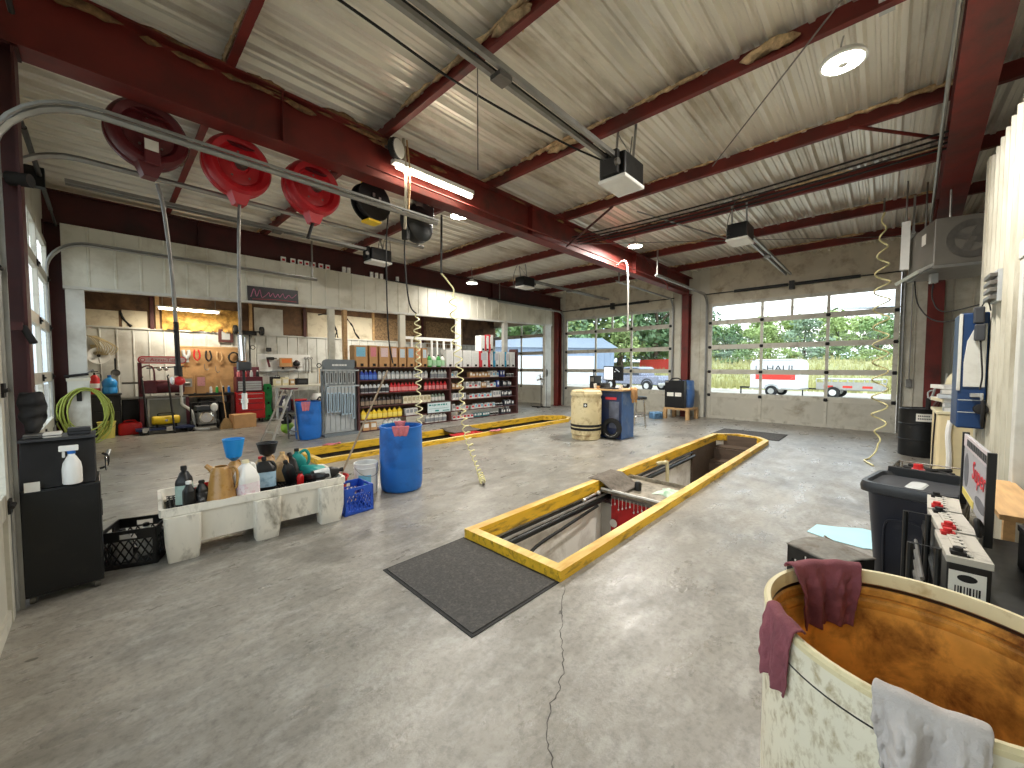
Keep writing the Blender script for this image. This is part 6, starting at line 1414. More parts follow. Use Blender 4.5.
# the coiled hose over the bay by the office
r = thing('coil_hose', 'yellow coiled air hose hanging in front of the far door nearest the office', 'air hose', (9.5,0.10,4.59))
tube_part('drop_pipe', [(0,0,0),(0,0,-0.25)], 0.014, m_steel, r, sm=False)
q = MB(); q.tube(helix((0,0,-0.25),(0.05,-0.05,-4.3), lambda t: 0.105*(0.15+0.85*min(1,t*3.5)) if t < 0.9 else 0.105*(1-t)*10*0.9+0.01, 13, 18), 0.013, 6); build('coil', q, m_ycoil, r, smooth=60)
tube_part('hose_tail', [(0.05,-0.05,-4.30),(0.04,-0.02,-4.45),(-0.05,0.06,-4.573),(-0.3,0.12,-4.575),(-0.7,0.0,-4.575)], 0.013, m_ycoil, r)

# ---------------------------------------------------------------- door openers with their rails
def opener(lab, x, y, z, s, L, big=True):
    """s = -1: rail runs towards the near wall"""
    r = thing('door_opener', lab, 'door opener', (x,y,z), 0, 'door openers')
    q = MB(); q.box(-0.24,-0.17,-0.13,0.24,0.17,0.13); build('motor_case', q, m_blackpaint, r, smooth=0, bevel=0.02)
    q = MB(); q.box(-0.25,-0.18,-0.175,0.25,0.18,-0.13); build('white_cover', q, m_white, r, smooth=0, bevel=0.015)
    q = MB(); q.box(s*0.24,-0.10,-0.12,s*0.30,0.10,0.14); build('gear_plate', q, m_blackm, r, smooth=0)
    for yy in (-0.055,0.055):
        q = MB(); q.box(s*0.24,yy-0.02,0.06,s*L,yy+0.02,0.11); build('rail', q, m_galv, r, smooth=0)
    q = MB(); q.tube([(s*0.3,0,0.075),(s*(L-0.2),0,0.075)],0.008,6); build('chain', q, m_blackm, r)
    q = MB(); q.box(s*L*0.45,-0.06,0.02,s*L*0.45+0.14,0.06,0.06); build('trolley', q, m_steel, r, smooth=0)
    for yy in (-0.12,0.12):
        q = MB(); q.bar((-s*0.05,yy,0.12),(-s*0.12,yy,4.60-z),0.03,0.006); build('hang_strap', q, m_galv, r, smooth=0)
    q = MB(); q.bar((-s*0.05,-0.12,0.14),(-s*0.10,0.12,4.58-z),0.025,0.005); build('cross_strap', q, m_galv, r, smooth=0)
    q = MB(); q.tube(smooth_path([(-s*0.24,0.12,-0.06),(-s*0.34,0.14,-0.08),(-s*0.36,0.10,0.2),(-s*0.30,0.02,4.58-z)],6),0.008,6); build('power_cord', q, m_steel, r, smooth=60)
    q = MB(); q.cyl((s*0.31,-0.13,-0.02),(s*0.31,-0.09,-0.02),0.04,n=12); build('pulley', q, m_steel, r)
    return r
opener('large door opener with a white underside hanging in the bay nearest the office', 4.45, 2.40, 4.02, -1, 4.75)
opener('door opener with its rail running back over the red hose reels', 4.32, 8.26, 4.12, -1, 4.6)
opener('door opener above the bay of the oil shelves, rail to the far door', 8.60, 7.69, 4.12, 1, 4.7)
opener('door opener with a bright rail before the far door nearest the office', 8.15, 2.0, 4.10, 1, 4.9)

# ---------------------------------------------------------------- cables, rods and pipes under the roof
def line(name, lab, cat, pts, rad, m, sm=True, k=6, grp=None):
    q = MB(); q.tube(smooth_path(pts, k) if sm else pts, rad, 6)
    return tag(build(name, q, m, smooth=60), lab, cat, grp)
for i, (x0, z0) in enumerate(((6.85,4.36),(6.95,4.33),(7.06,4.31),(7.18,4.29))):
    line('power_cable', 'black cable stretched below the purlins across the office bay, %s from the near wall' % ORD[i], 'cable', [(x0,4.95,z0),(x0+0.02,3.3,z0-0.05),(x0+0.03,1.5,z0-0.05),(x0,-0.48,z0+0.02)], 0.013, m_blackm, grp='cables below the purlins')
line('guy_rod', 'thin diagonal rod crossing the roof in front of the large ceiling lamp', 'rod', [(2.9,-0.45,4.40),(6.2,1.9,4.56)], 0.008, m_steel, False)
line('guy_rod', 'long thin diagonal rod from the middle rafter towards the office', 'rod', [(6.9,4.7,4.2),(12.0,-0.5,4.4)], 0.007, m_steel, False)
line('brace_bar', 'red brown brace bar between purlins near the far door', 'brace', [(7.39,-0.54,4.46),(6.40,0.42,4.60)], 0.02, m_red, False)
line('conduit_pipe', 'grey conduit along the edge of the office rafter', 'conduit', [(2.6,-0.27,4.56),(6.0,-0.36,4.30),(9.5,-0.47,4.02),(13.1,-0.58,3.72)], 0.018, m_galv)
line('hang_pipe', 'white pole hanging from the middle rafter down to the counter', 'pole', [(8.4,4.62,4.03),(8.4,4.37,3.98),(8.4,4.33,2.5)], 0.022, mat('white_pole', (206,204,196), 0.4))
line('hang_pipe', 'thin rod hanging over the large door opener rail from the purlin', 'rod', [(2.63,2.98,4.59),(2.63,2.98,3.60)], 0.006, m_steel, False)
line('support_bar', 'slanted steel hanger bar below the purlin towards the far doors', 'bar', [(7.1,3.5,4.6),(8.9,2.3,4.2)], 0.014, m_galv, False)
line('conduit_pipe', 'thin pipe pair along the right flange of the middle rafter', 'pipe', [(2.3,4.64,4.10),(13.2,4.64,4.10)], 0.012, m_red, False)
line('diagonal_brace', 'diagonal rod beside the columns where the middle rafter meets the far wall', 'brace', [(9.9,4.70,4.55),(11.3,4.62,4.02),(11.3,4.6,3.9)], 0.014, m_red, False)
line('knee_brace', 'slanted red brace between the middle rafter and a purlin', 'brace', [(6.5,4.7,4.06),(6.55,3.7,4.59)], 0.02, m_redd, False)
simple('strap_bundle', 'pale straps bundled and hanging by the round lamp on the middle rafter', 'straps', (2.78,4.60,4.55), [('strap', TU([(0,0,0.05),(0.02,-0.02,-0.5),(0,-0.01,-1.1)],0.02), mat('pale_strap', (168,160,140), 0.8, 0, 0.2, 20)), ('strap', TU([(0.05,0,0.05),(0.07,-0.03,-0.4),(0.05,-0.02,-0.9)],0.012), m_wood)])
simple('round_lamp', 'small round white lamp head on the side of the middle rafter', 'lamp', (2.66,4.60,4.42), [('head', LA([(0,-0.08),(0.12,-0.06),(0.135,-0.02),(0.13,0.02),(0.06,0.06),(0,0.07)],n=28,axis='y'), m_blackm), ('white_face', LA([(0,-0.082),(0.10,-0.074),(0.122,-0.056)],n=28,axis='y'), m_white), ('stem', CY(((0,0.05,0.0),(0,0.20,0.10),0.02)), m_steel)], rz=R(25))
simple('hanger_channel', 'pale steel channel hanging under the rafter beside the far door track', 'channel', (8.9,-0.17,3.2), [('channel', B((-0.05,-0.05,0,0.05,0.05,0.75)), m_white, F0), ('rod', CY(((0,0,0.75),(0,0,1.39),0.012)), m_galv)])
simple('roof_panel_strip', 'pale steel channel hanging beside the large round ceiling lamp', 'channel', (4.35,0.08,4.62), [('channel', B((-0.30,-0.05,0,0.30,0.05,0.05)), m_rackp, F0), ('bracket', B((-0.25,-0.02,0.05,-0.2,0.02,0.17)), m_galv, F0)])

line('power_cable', 'long black cable running beside the rail of the large door opener', 'cable', [(-0.5,3.10,4.50),(1.53,3.16,4.50),(2.63,3.17,4.48),(4.05,3.01,4.46),(4.6,2.70,4.30),(4.68,2.50,4.10)], 0.012, m_blackm)
# ---------------------------------------------------------------- the big open barrel in the foreground
BC = (1.475,-0.098); BR = 0.357; BZ = 0.95
m_bout = mat('scuffed_cream_barrel', (228,222,200), 0.5, 0, 0.05, 3, dirt=(166,150,112), amt=0.42, dscale=26, stretch=(1.5,1.5,0.9))
m_brim = mat('cream_rim', (222,210,168), 0.45, 0, 0.06, 4, dirt=(170,140,84), amt=0.3, dscale=8)
m_bin = mat('oil_stained_amber', (224,162,74), 0.36, 0, 0.25, 9, dirt=(92,44,16), amt=0.62, dscale=7)
r = thing('open_barrel', 'large cream barrel with an amber oil stained inside, rags over its rim', 'barrel', (BC[0],BC[1],0))
k = BR
q = MB(); q.lathe([(0,0.0),(k*0.90,0.0),(k*0.93,0.02),(k*0.93,0.10),(k*0.985,0.12),(k*0.995,0.4),(k*0.997,BZ-0.15),(k*0.999,BZ-0.05),(k*1.0,BZ-0.02)], n=72); build('outer_wall', q, m_bout, r)
q = MB(); q.lathe([(k*1.0,BZ-0.021),(k*1.004,BZ-0.008),(k*0.985,BZ),(k*0.955,BZ-0.001),(k*0.950,BZ-0.010),(k*0.945,BZ-0.042)], n=72); build('rim', q, m_brim, r)
q = MB(); q.lathe([(k*0.945,BZ-0.042),(k*0.962,BZ-0.047),(k*0.962,BZ-0.054),(k*0.938,BZ-0.062),(k*0.934,BZ-0.080),(k*0.955,BZ-0.088),(k*0.955,BZ-0.096),(k*0.934,BZ-0.104),(k*0.930,BZ-0.118),(k*0.946,BZ-0.130),(k*0.935,BZ-0.15),(k*0.94,BZ-0.5),(k*0.90,0.13),(k*0.86,0.04),(0,0.035)], n=72); build('inner_wall', q, m_bin, r)
for zz in (0.0505, 0.092):
    q = MB(); q.lathe([(k*0.952,BZ-zz+0.005),(k*0.9605,BZ-zz+0.003),(k*0.9605,BZ-zz-0.003),(k*0.952,BZ-zz-0.005)], n=72); build('sludge_line', q, mat('sludge', (44,24,12), 0.4), r)
q = MB(); q.lathe([(k*0.9965,BZ-0.0815),(k*1.0005,BZ-0.083),(k*1.0005,BZ-0.0865),(k*0.985,BZ-0.088)], n=72); build('seam_line', q, mat('seam_grime', (40,34,28), 0.7), r)
drape('shop_rag', 'maroon rag hanging down inside the far rim of the open barrel', BC, BR*0.972, BZ, R(24), R(66), 0.21, 0.02, m_ragmar, th=0.022, seed=3, taper=0.25, thick=0.005, wr=1.3)
drape('shop_rag', 'maroon rag hanging outside the open barrel towards the pit', BC, BR*0.972, BZ, R(116), R(137), 0.015, 0.20, m_ragmar, th=0.022, seed=9, taper=0.40, thick=0.005, wr=0.8)
drape('shop_rag', 'pale grey rag hanging over the near rim of the open barrel', BC, BR*0.972, BZ, R(164), R(191), 0.012, 0.20, m_raggrey, th=0.022, seed=12, taper=0.30, thick=0.006, wr=1.9)

# ---------------------------------------------------------------- wheeled waste bin, crate and paper
m_bin_grey = mat('grey_blue_bin', (42,45,56), 0.45, 0, 0.1, 5, dirt=(84,84,88), amt=0.25, dscale=4)
r = thing('waste_bin', 'dark grey waste bin with rounded rim beside the battery rack', 'bin', (4.25,-0.20,0), R(-12))
q = MB()
ring = lambda w, d, z, rr=0.08: [(x, y, z) for x, y in rrect(w, d, rr, 5)]
q.loft([ring(0.42,0.36,0), ring(0.44,0.38,0.03), ring(0.53,0.47,0.70), ring(0.55,0.49,0.715)], caps=True); build('body', q, m_bin_grey, r, smooth=50)
q = MB(); q.loft([ring(0.55,0.49,0.69), ring(0.60,0.54,0.70), ring(0.61,0.55,0.74), ring(0.59,0.53,0.775), ring(0.54,0.48,0.775), ring(0.52,0.46,0.74)], caps=False); build('rim', q, mat('bin_rim', (48,50,54), 0.35, 0, 0.1, 6), r, smooth=50)
q = MB(); q.prism(rrect(0.53,0.47,0.08,5), 'z', 0.735, 0.745); build('lid', q, m_dgrey, r, smooth=0)
q = MB(); q.loft([ring(0.24,0.10,0.746,0.03), ring(0.22,0.08,0.755,0.03)], caps=True); build('lid_grip', q, m_rackp, r, smooth=30)
q = MB(); q.box(-0.28,-0.26,0.745,0.24,-0.24,0.80); q.box(0.26,-0.24,0.745,0.28,0.22,0.82); build('lid_flap', q, m_black, r, smooth=0, bevel=0.01)
q = MB(); q.tube(smooth_path([(-0.225,0.12,0.05),(-0.262,0.12,0.45),(-0.27,0.06,0.52),(-0.27,-0.06,0.52),(-0.262,-0.12,0.45),(-0.225,-0.12,0.05)],5),0.006,6); build('moulded_panel', q, m_bin_grey, r, smooth=60)
r = crate('black milk crate with a grey rug folded on top, beside the waste bin', (3.68,0.26,0), R(-30), m_black, 0.36, 0.36, 0.28)
q = MB(); q.grid(lambda u, v: ((u-0.5)*0.37, (v-0.5)*0.37, 0.0+0.03*math.sin(u*3)*math.sin(v*3)-0.03*abs(u-0.5)+0.006*mnoise.noise(Vector((u*9,v*9,1)))), 20, 20)
o = build('rug', q, mat('grey_rug', (120,118,112), 0.95, 0, 0.2, 20, dirt=(90,80,70), amt=0.5, dscale=9, bump=0.4), smooth=180, solid=0.012); o.location = (3.68,0.26,0.302); o.rotation_euler = (0,0,R(-30)); tag(o, 'grey rug lying over the black crate beside the waste bin', 'rug')
q = MB(); q.add([(x,y,0.004+0.003*((i*7) % 3)) for i, (x, y) in enumerate(((4.82,0.52),(5.10,0.47),(5.16,0.30),(5.30,0.12),(5.25,-0.10),(4.80,-0.10),(4.72,0.10),(4.74,0.34)))], [(0,1,2,3,4,5,6,7)])
o = build('paper_sheet', q, mat('pale_blue_paper', (170,214,226), 0.6, 0, 0.05, 9), smooth=0, solid=0.003); tag(o, 'pale blue sheet of paper lying on the floor beside the waste bin', 'paper')
q = MB(); q.cyl((4.75,0.36,0.012),(4.60,0.22,0.012),0.010,n=8); q.ell((4.76,0.37,0.014),(0.016,0.016,0.013),8,6)
tag(build('tire_gauge', q, m_chrome, smooth=40), 'thin chrome gauge lying on the floor before the waste bin', 'gauge')

# ---------------------------------------------------------------- battery rack with batteries and the sign
r = thing('battery_rack', 'low black battery rack along the office wall', 'rack', (0,0,0))
RZ = 0.60
q = MB(); q.box(2.30,-0.765,RZ-0.03,3.75,-0.205,RZ); build('shelf', q, m_black, r, smooth=0, bevel=0.004)
q = MB(); q.box(2.30,-0.765,0.08,3.75,-0.205,0.11); build('shelf', q, m_black, r, smooth=0, bevel=0.004)
for x in (2.33,3.72):
    for y in (-0.73,-0.235):
        q = MB(); q.box(x-0.025,y-0.025,0,x+0.025,y+0.025,RZ-0.03); build('leg', q, m_blackpaint, r, smooth=0)
q = MB(); q.box(2.31,-0.22,RZ,3.74,-0.21,RZ+0.03); build('front_lip', q, m_blackpaint, r, smooth=0)
m_btop = mat('battery_grey_top', (186,182,172), 0.5, 0, 0.06, 8, dirt=(120,116,108), amt=0.3, dscale=14)
def battery(lab, loc, rz, topm, red_at=1, L_=0.33, W_=0.17, H_=0.21, sticker=False):
    r = thing('car_battery', lab, 'battery', loc, rz, 'car batteries')
    q = MB(); q.box(-L_/2,-W_/2,0,L_/2,W_/2,H_-0.03); build('case', q, m_black, r, smooth=0, bevel=0.006)
    q = MB(); q.box(-L_/2-0.004,-W_/2-0.004,H_-0.03,L_/2+0.004,W_/2+0.004,H_); q.box(-L_/2+0.02,-W_/2+0.05,H_,L_/2-0.02,W_/2-0.03,H_+0.008)
    for i in range(6): q.box(-L_/2+0.03+i*0.05,-W_/2+0.055,H_+0.008,-L_/2+0.055+i*0.05,W_/2-0.04,H_+0.011)
    build('cover', q, topm, r, smooth=0, bevel=0.003)
    for s, m in ((-1, m_blackm), (1, m_redp)):
        q = MB(); x = s*red_at*(L_/2-0.04); q.cyl((x,W_/2-0.035,H_),(x,W_/2-0.035,H_+0.032),0.018,0.016,n=14); q.box(x-0.022,W_/2-0.06,H_,x+0.022,W_/2-0.012,H_+0.016); build('terminal_cap', q, m, r, smooth=30)
    if sticker:
        q = MB(); q.box(-L_/2-0.0065,-0.05,0.03,-L_/2-0.0048,0.06,0.15); s_ = build('white_sticker', q, m_paper, r, smooth=0)
        q = MB(); q.lathe([(0,-L_/2-0.0075),(0.03,-L_/2-0.0075),(0.03,-L_/2-0.0065)],(0,0.005,0.122),20,axis='x',squash=(1,0.55)); build('oval_mark', q, m_blackm, s_)
        q = MB()
        for i in range(9): q.box(-L_/2-0.0075,-0.035+i*0.009,0.05,-L_/2-0.0064,-0.035+i*0.009+(0.004 if i % 3 else 0.006),0.085)
        build('bar_code', q, m_blackm, s_, smooth=0)
    q = MB(); q.tube(smooth_path([(-L_/2+0.02,0,H_),(-L_/2+0.05,0,H_+0.004),(L_/2-0.05,0,H_+0.004),(L_/2-0.02,0,H_)],4),0.006,6); build('carry_strap', q, m_blackm, r)
    return r
battery('grey topped battery nearest the open barrel, white sticker on its end', (2.77,-0.285,RZ), R(2), m_btop, 1, 0.36, 0.13, 0.21, True)
battery('grey topped battery in the middle of the front row, red cap towards the near one', (3.17,-0.285,RZ), R(3), m_btop, -1, 0.36, 0.13, 0.21)
battery('grey topped battery at the waste bin end of the front row', (3.56,-0.285,RZ), R(-3), m_btop, -1, 0.34, 0.13, 0.21)
battery('black topped battery behind the near grey one, on the wall side', (2.72,-0.63,RZ), R(0), m_blackm, 1, 0.36, 0.18, 0.22)
battery('black topped battery on the wall side behind the sign', (3.14,-0.63,RZ), R(2), m_blackm, 1, 0.34, 0.18, 0.22)
r = thing('battery_sign', 'tilted battery display sign with red lettering standing on the rack', 'sign', (3.475,-0.392,RZ+0.145), 0)
r.scale = (1.06,1,0.9)
q = MB(); q.box(-0.40,-0.012,0.08,0.40,0.0,0.52); build('board', q, C('signgrey', (170,170,176)), r, smooth=0)
q = MB(); q.box(-0.40,0.0,0.435,0.40,0.003,0.52); build('top_band', q, C('pinkgrey', (206,196,200)), r, smooth=0)
q = MB()
x = -0.37
for w in (0.05,0.04,0.06,0.03,0.05,0.05,0.06,0.04,0.05,0.05,0.06,0.04): q.box(x,0.003,0.455,x+w*0.8,0.005,0.50); x += w+0.006
build('top_lettering', q, m_dgrey, r, smooth=0)
text('red_lettering', 'Super', 0.17, m_redprint, r, (-0.14,0.003,0.33), (R(90),0,R(180)), shear=0.2)
q = MB(); q.box(-0.02,0.0,0.09,0.38,0.003,0.135); build('yellow_band', q, mat('dull_yellow_print', (206,190,96), 0.6), r, smooth=0)
q = MB(); q.ell((0.28,0.0,0.28),(0.09,0.003,0.12),16,8); build('grey_picture', q, mat('grey_print', (96,98,104), 0.6, 0, 0.3, 14), r, smooth=0)
q = MB(); q.ell((-0.20,0.0,0.17),(0.16,0.003,0.04),16,8); build('grey_shape', q, mat('grey_print', (96,98,104), 0.6), r, smooth=0)
for x in (-0.41,0.41):
    q = MB(); q.box(x-0.012,-0.02,0.0,x+0.012,0.01,0.53); build('post', q, m_black, r, smooth=0)
q = MB(); q.tube(smooth_path([(-0.47,0.03,0.07),(-0.48,0.04,0.12),(-0.46,0.04,0.16),(-0.43,0.02,0.12),(-0.44,0.02,0.07)],5),0.010,8); build('cable_tie', q, m_rubber, r)
# black framed wire tray by the rack
r = thing('wire_tray', 'black framed tray with silver bars standing before the battery rack', 'tray', (2.90,-0.155,0.0))
for x in (-0.28,0.28):
    q = MB(); q.tube([(x,-0.045,0.0),(x,-0.045,0.82),(x,0.045,0.82),(x,0.045,0.0)],0.012,8); build('frame_loop', q, m_blackpaint, r)
for k_ in range(7):
    q = MB(); q.cyl((-0.28,0.0,0.30+k_*0.06),(0.28,0.0,0.30+k_*0.06),0.008,n=8); build('bar', q, m_steel if k_ > 1 else m_chrome, r)
q = MB(); q.box(-0.30,-0.05,0.20,0.30,0.08,0.24); q.box(-0.30,0.065,0.24,0.30,0.08,0.34); build('tray', q, m_alu, r, smooth=0)

# ---------------------------------------------------------------- beyond the waste bin: wire basket, black drum, beige cabinet, blue machine
r = thing('wire_basket', 'wire bin full of black scrap hoses behind the waste bin', 'basket', (6.0,-0.36,0), R(-8))
q = MB()
for z in (0.02,0.2,0.38,0.54): q.tube([(x, y, z) for x, y in rrect(0.92,0.56,0.03,2)], 0.007, 6, closed=True)
for x, y in rrect(0.92,0.56,0.03,2): q.cyl((x,y,0),(x,y,0.54),0.006,n=6)
for i in range(9):
    for y in (-0.28,0.28): q.cyl((-0.4+0.1*i,y,0),(-0.4+0.1*i,y,0.54),0.005,n=5)
build('wire_cage', q, m_steel, r)
q = MB(); q.box(-0.44,-0.26,0.01,0.44,0.26,0.40); build('liner', q, m_card, r, smooth=0)
q = MB(); rs = random.Random(12)
for i in range(16):
    p = [(rs.uniform(-0.4,0.4), rs.uniform(-0.22,0.22), 0.42+rs.uniform(0,0.13)) for _ in range(4)]
    q.tube(smooth_path(p,6), rs.choice((0.012,0.018,0.022)), 6)
tag(build('scrap_hose', q, m_rubber, smooth=60), 'tangle of black scrap hoses in the wire bin behind the waste bin', 'hose', kind='stuff').location = (6.0,-0.36,0.0)
simple('red_cap', 'small red cap lying on the black scrap hoses', 'cap', (5.85,-0.28,0.575), [('cap', LA([(0,0),(0.04,0),(0.036,0.06),(0,0.062)],n=16), m_redp), ('flange', LA([(0.03,0),(0.05,0.0),(0.05,0.012),(0.03,0.012)],n=16), m_ragpink)])
r = thing('steel_drum', 'black steel drum with a white sticker near the far end of the office wall', 'drum', (10.5,-0.50,0), R(168))
q = MB(); q.lathe([(0,0),(0.28,0),(0.286,0.01),(0.286,0.29),(0.294,0.30),(0.294,0.31),(0.286,0.32),(0.286,0.58),(0.294,0.59),(0.294,0.60),(0.286,0.61),(0.286,0.87),(0.291,0.88),(0.28,0.885),(0.27,0.87),(0,0.87)], n=40); build('body', q, m_blackpaint, r)
q = MB(); q.strip([(0.2885*math.cos(a),0.2885*math.sin(a)) for a in [R(-2+i*5) for i in range(11)]],'z',0.66,0.80); build('white_sticker', q, m_paper, r)
q = MB()
for j, n_ in ((0,7),(1,8)):
    for i in range(n_):
        a = R(3+i*4.6); q.strip([(0.2895*math.cos(a),0.2895*math.sin(a)),(0.2895*math.cos(a+R(3)),0.2895*math.sin(a+R(3)))],'z',0.745-0.05*j,0.772-0.05*j)
build('sticker_lettering', q, m_dgrey, r)
q = MB(); q.cyl((0.05,0.1,0.871),(0.05,0.1,1.08),0.035,n=12); build('pump_body', q, m_blackm, r)
q = MB(); q.tube(smooth_path([(0.05,0.1,1.05),(0.12,0.16,1.14),(0.18,0.2,1.30)],5),0.016,8); q.tube(smooth_path([(0.05,0.1,1.06),(-0.02,0.08,1.18),(-0.06,0.14,1.22),(-0.10,0.12,1.12)],5),0.012,8); build('pump_handle', q, m_rackp, r)
r = thing('beige_cabinet', 'beige cabinet with papers heaped on it between the black drum and blue machine', 'cabinet', (8.65,-0.78,0), R(0))
q = MB(); q.box(-0.45,-0.30,0,0.45,0.22,0.98); build('body', q, mat('beige_plastic', (222,206,164), 0.5, 0, 0.06, 4), r, smooth=0, bevel=0.03)
q = MB(); q.box(-0.47,-0.32,0.98,0.47,0.24,1.02); build('top', q, m_cream, r, smooth=0, bevel=0.008)
q = MB(); q.tube(smooth_path([(-0.2,0.228,0.99),(-0.22,0.235,0.7),(-0.16,0.235,0.5),(-0.2,0.24,0.2),(-0.18,0.26,0.02)],6),0.010,6); build('cord', q, m_blackm, r)
q = MB(); q.tube(smooth_path([(-0.48,0.1,0.9),(-0.52,0.12,0.7),(-0.52,0.1,0.4),(-0.48,0.1,0.2)],6),0.03,8); build('white_hose', q, m_white, r)
rs = random.Random(4)
for i in range(6):
    simple('paper_stack', ['flat stack of white paper at the bottom of the heap on the beige cabinet','grey tray lying in the paper heap on the beige cabinet','crooked white stack in the middle of the paper heap','silver tray across the paper heap on the beige cabinet','pale folded sheets near the top of the paper heap','white box lid topping the paper heap on the beige cabinet'][i], 'papers', (8.50+rs.uniform(-0.06,0.06),-0.76+rs.uniform(-0.05,0.05),1.021+0.062*i), [('sheets', B((-0.28,-0.17,0,0.28,0.17,0.055)), (m_white,m_rackp,m_paper,m_alu,m_paper,m_white)[i], F0), ('edge_fold', B((-0.29,0.165,0.01,0.20,0.18,0.05)), (m_rackp,m_white,m_cream,m_white,m_rackp,m_paper)[i], F0)], rz=rs.uniform(-0.3,0.3))
simple('desk_fan', 'small white oval fan behind the papers on the beige cabinet', 'fan', (8.95,-0.80,1.021), [('base', LA([(0,0),(0.09,0),(0.08,0.03),(0.02,0.04),(0.02,0.2),(0,0.2)],n=20), m_cream), ('head', (lambda q: q.ell((0,0,0.36),(0.07,0.13,0.20),18,12))(MB()), m_cream)])
m_blue = mat('machine_blue', (16,52,96), 0.42, 0.05, 0.1, 5)
r = thing('blue_machine', 'tall blue and white machine fixed to the end of the white office wall', 'machine', (6.32,-0.765,1.0), 0)
q = MB(); q.box(0.0,0.0,0.0,0.52,0.20,1.22); build('cabinet', q, m_blue, r, smooth=0, bevel=0.015)
q = MB(); q.prism([(0.015,0.44),(0.165,0.44),(0.168,0.70),(0.15,0.92),(0.10,1.06),(0.04,1.10),(0.015,1.10)],'x',-0.02,0.0); build('white_panel', q, m_wpan2, r, smooth=0, bevel=0.006)
q = MB(); q.box(-0.02,0.185,0.40,0.02,0.21,1.21); build('side_trim', q, m_wpan2, r, smooth=0, bevel=0.004)
q = MB(); q.box(-0.06,0.03,0.335,0.0,0.115,0.375); q.box(-0.10,0.03,0.30,-0.06,0.05,0.38); build('chrome_arm', q, m_alu, r, smooth=0, bevel=0.006)
q = MB(); q.lathe([(0,-0.08),(0.05,-0.07),(0.055,0.0),(0,0.0)],(0,0.035,0.21),20,axis='x'); build('black_knob', q, m_blackm, r)
q = MB(); q.tube(smooth_path([(-0.08,0.04,0.33),(-0.10,0.03,0.24),(-0.09,0.03,0.10),(-0.05,0.02,0.02)],5),0.014,8); build('gun_hose', q, m_blackm, r)
for z in (0.30,0.17):
    q = MB(); q.box(-0.004,0.005,z-0.004,0.0,0.195,z+0.004); build('seam', q, m_rackp, r, smooth=0)
r = thing('power_supply', 'black power adapters plugged in above the blue machine', 'adapter', (6.26,-0.70,2.10))
q = MB(); q.box(-0.03,-0.02,0.0,0.03,0.055,0.17); build('upper_brick', q, m_dgrey, r, smooth=0, bevel=0.012)
q = MB(); q.box(-0.03,-0.03,-0.18,0.03,0.045,-0.01); build('lower_brick', q, m_dgrey, r, smooth=0, bevel=0.012)
q = MB(); q.tube(smooth_path([(0.0,0.0,-0.18),(-0.03,-0.01,-0.36),(-0.035,-0.02,-0.55),(-0.02,-0.01,-0.68)],6),0.007,6); q.tube(smooth_path([(0.02,0.0,0.17),(0.02,-0.02,0.22),(-0.02,-0.04,0.20),(-0.02,-0.055,0.12)],6),0.006,6); build('cord', q, m_blackm, r)
# heater hanging under the rafter
r = thing('unit_heater', 'grey box heater hanging in the corner above the blue machine', 'heater', (8.58,-0.68,3.03), R(12))
q = MB(); q.box(-0.52,-0.36,0.02,0.52,0.36,0.66); build('case', q, mat('heater_grey', (104,100,92), 0.45, 0.2, 0.1, 4), r, smooth=0, bevel=0.01)
q = MB(); q.lathe([(0.17,-0.525),(0.25,-0.53),(0.25,-0.535),(0.17,-0.53)],(0,0,0.34),32,axis='x'); build('fan_ring', q, m_steel, r)
for k_ in range(4):
    a = PI/2*k_+0.4; q = MB(); q.cb((-0.524,0.10*math.cos(a),0.34+0.10*math.sin(a)),(0.01,0.14,0.07),(a,0,0)); build('fan_blade', q, m_steel, r, smooth=0)
q = MB(); q.prism([(0.36,0.02),(0.36,0.06),(0.52,-0.02),(0.50,-0.06)],'x',-0.52,0.52); build('louver', q, m_alu, r, smooth=0)
q = MB(); q.box(-0.54,-0.38,-0.02,0.54,0.38,0.02); build('bottom_pan', q, m_galv, r, smooth=0)
q = MB(); q.box(-0.20,0.36,0.40,-0.05,0.365,0.55); build('paper_label', q, m_paper, r, smooth=0)
for x in (-0.45,0.45):
    q = MB(); q.cyl((x,0.2,0.66),(x,0.2,1.50),0.012,n=8); build('hanger', q, m_steel, r)
q = MB(); q.box(-0.16,0.2,-0.16,-0.06,0.28,-0.02); build('outlet_box', q, m_rackp, r, smooth=0, bevel=0.01)
q = MB(); q.tube(smooth_path([(-0.11,0.24,-0.16),(-0.12,0.24,-0.4),(-0.5,0.20,-0.62),(-2.2,0.13,-0.62)],6),0.009,6); q.tube(smooth_path([(0.45,0.3,0.0),(0.2,0.3,-0.45),(-0.4,0.2,-0.75),(-2.2,0.12,-0.70)],6),0.009,6); build('cord', q, m_blackm, r)
simple('wall_vent', 'grey slotted metal box on the white office wall', 'vent', (6.05,-0.765,2.28), [('back_plate', B((-0.16,-0.01,0,0.16,0.02,0.30)), m_rackp, F0)]+[('slat', B((-0.16,0.02,0.02+0.07*i,0.16,0.07,0.06+0.07*i)), m_steel, FB) for i in range(4)])
# work ledge on the office wall
r = thing('wood_ledge', 'raw wood ledge fixed to the office wall beside the battery rack', 'ledge', (3.75,-0.80,0.70))
q = MB(); q.box(0.08,0.03,0.0,1.25,0.26,0.035); build('board', q, m_wood, r, smooth=0, bevel=0.003)
for x in (0.18,1.15):
    q = MB(); q.box(x-0.03,0.03,-0.70,x+0.03,0.09,0.0); build('leg', q, m_wood, r, smooth=0)
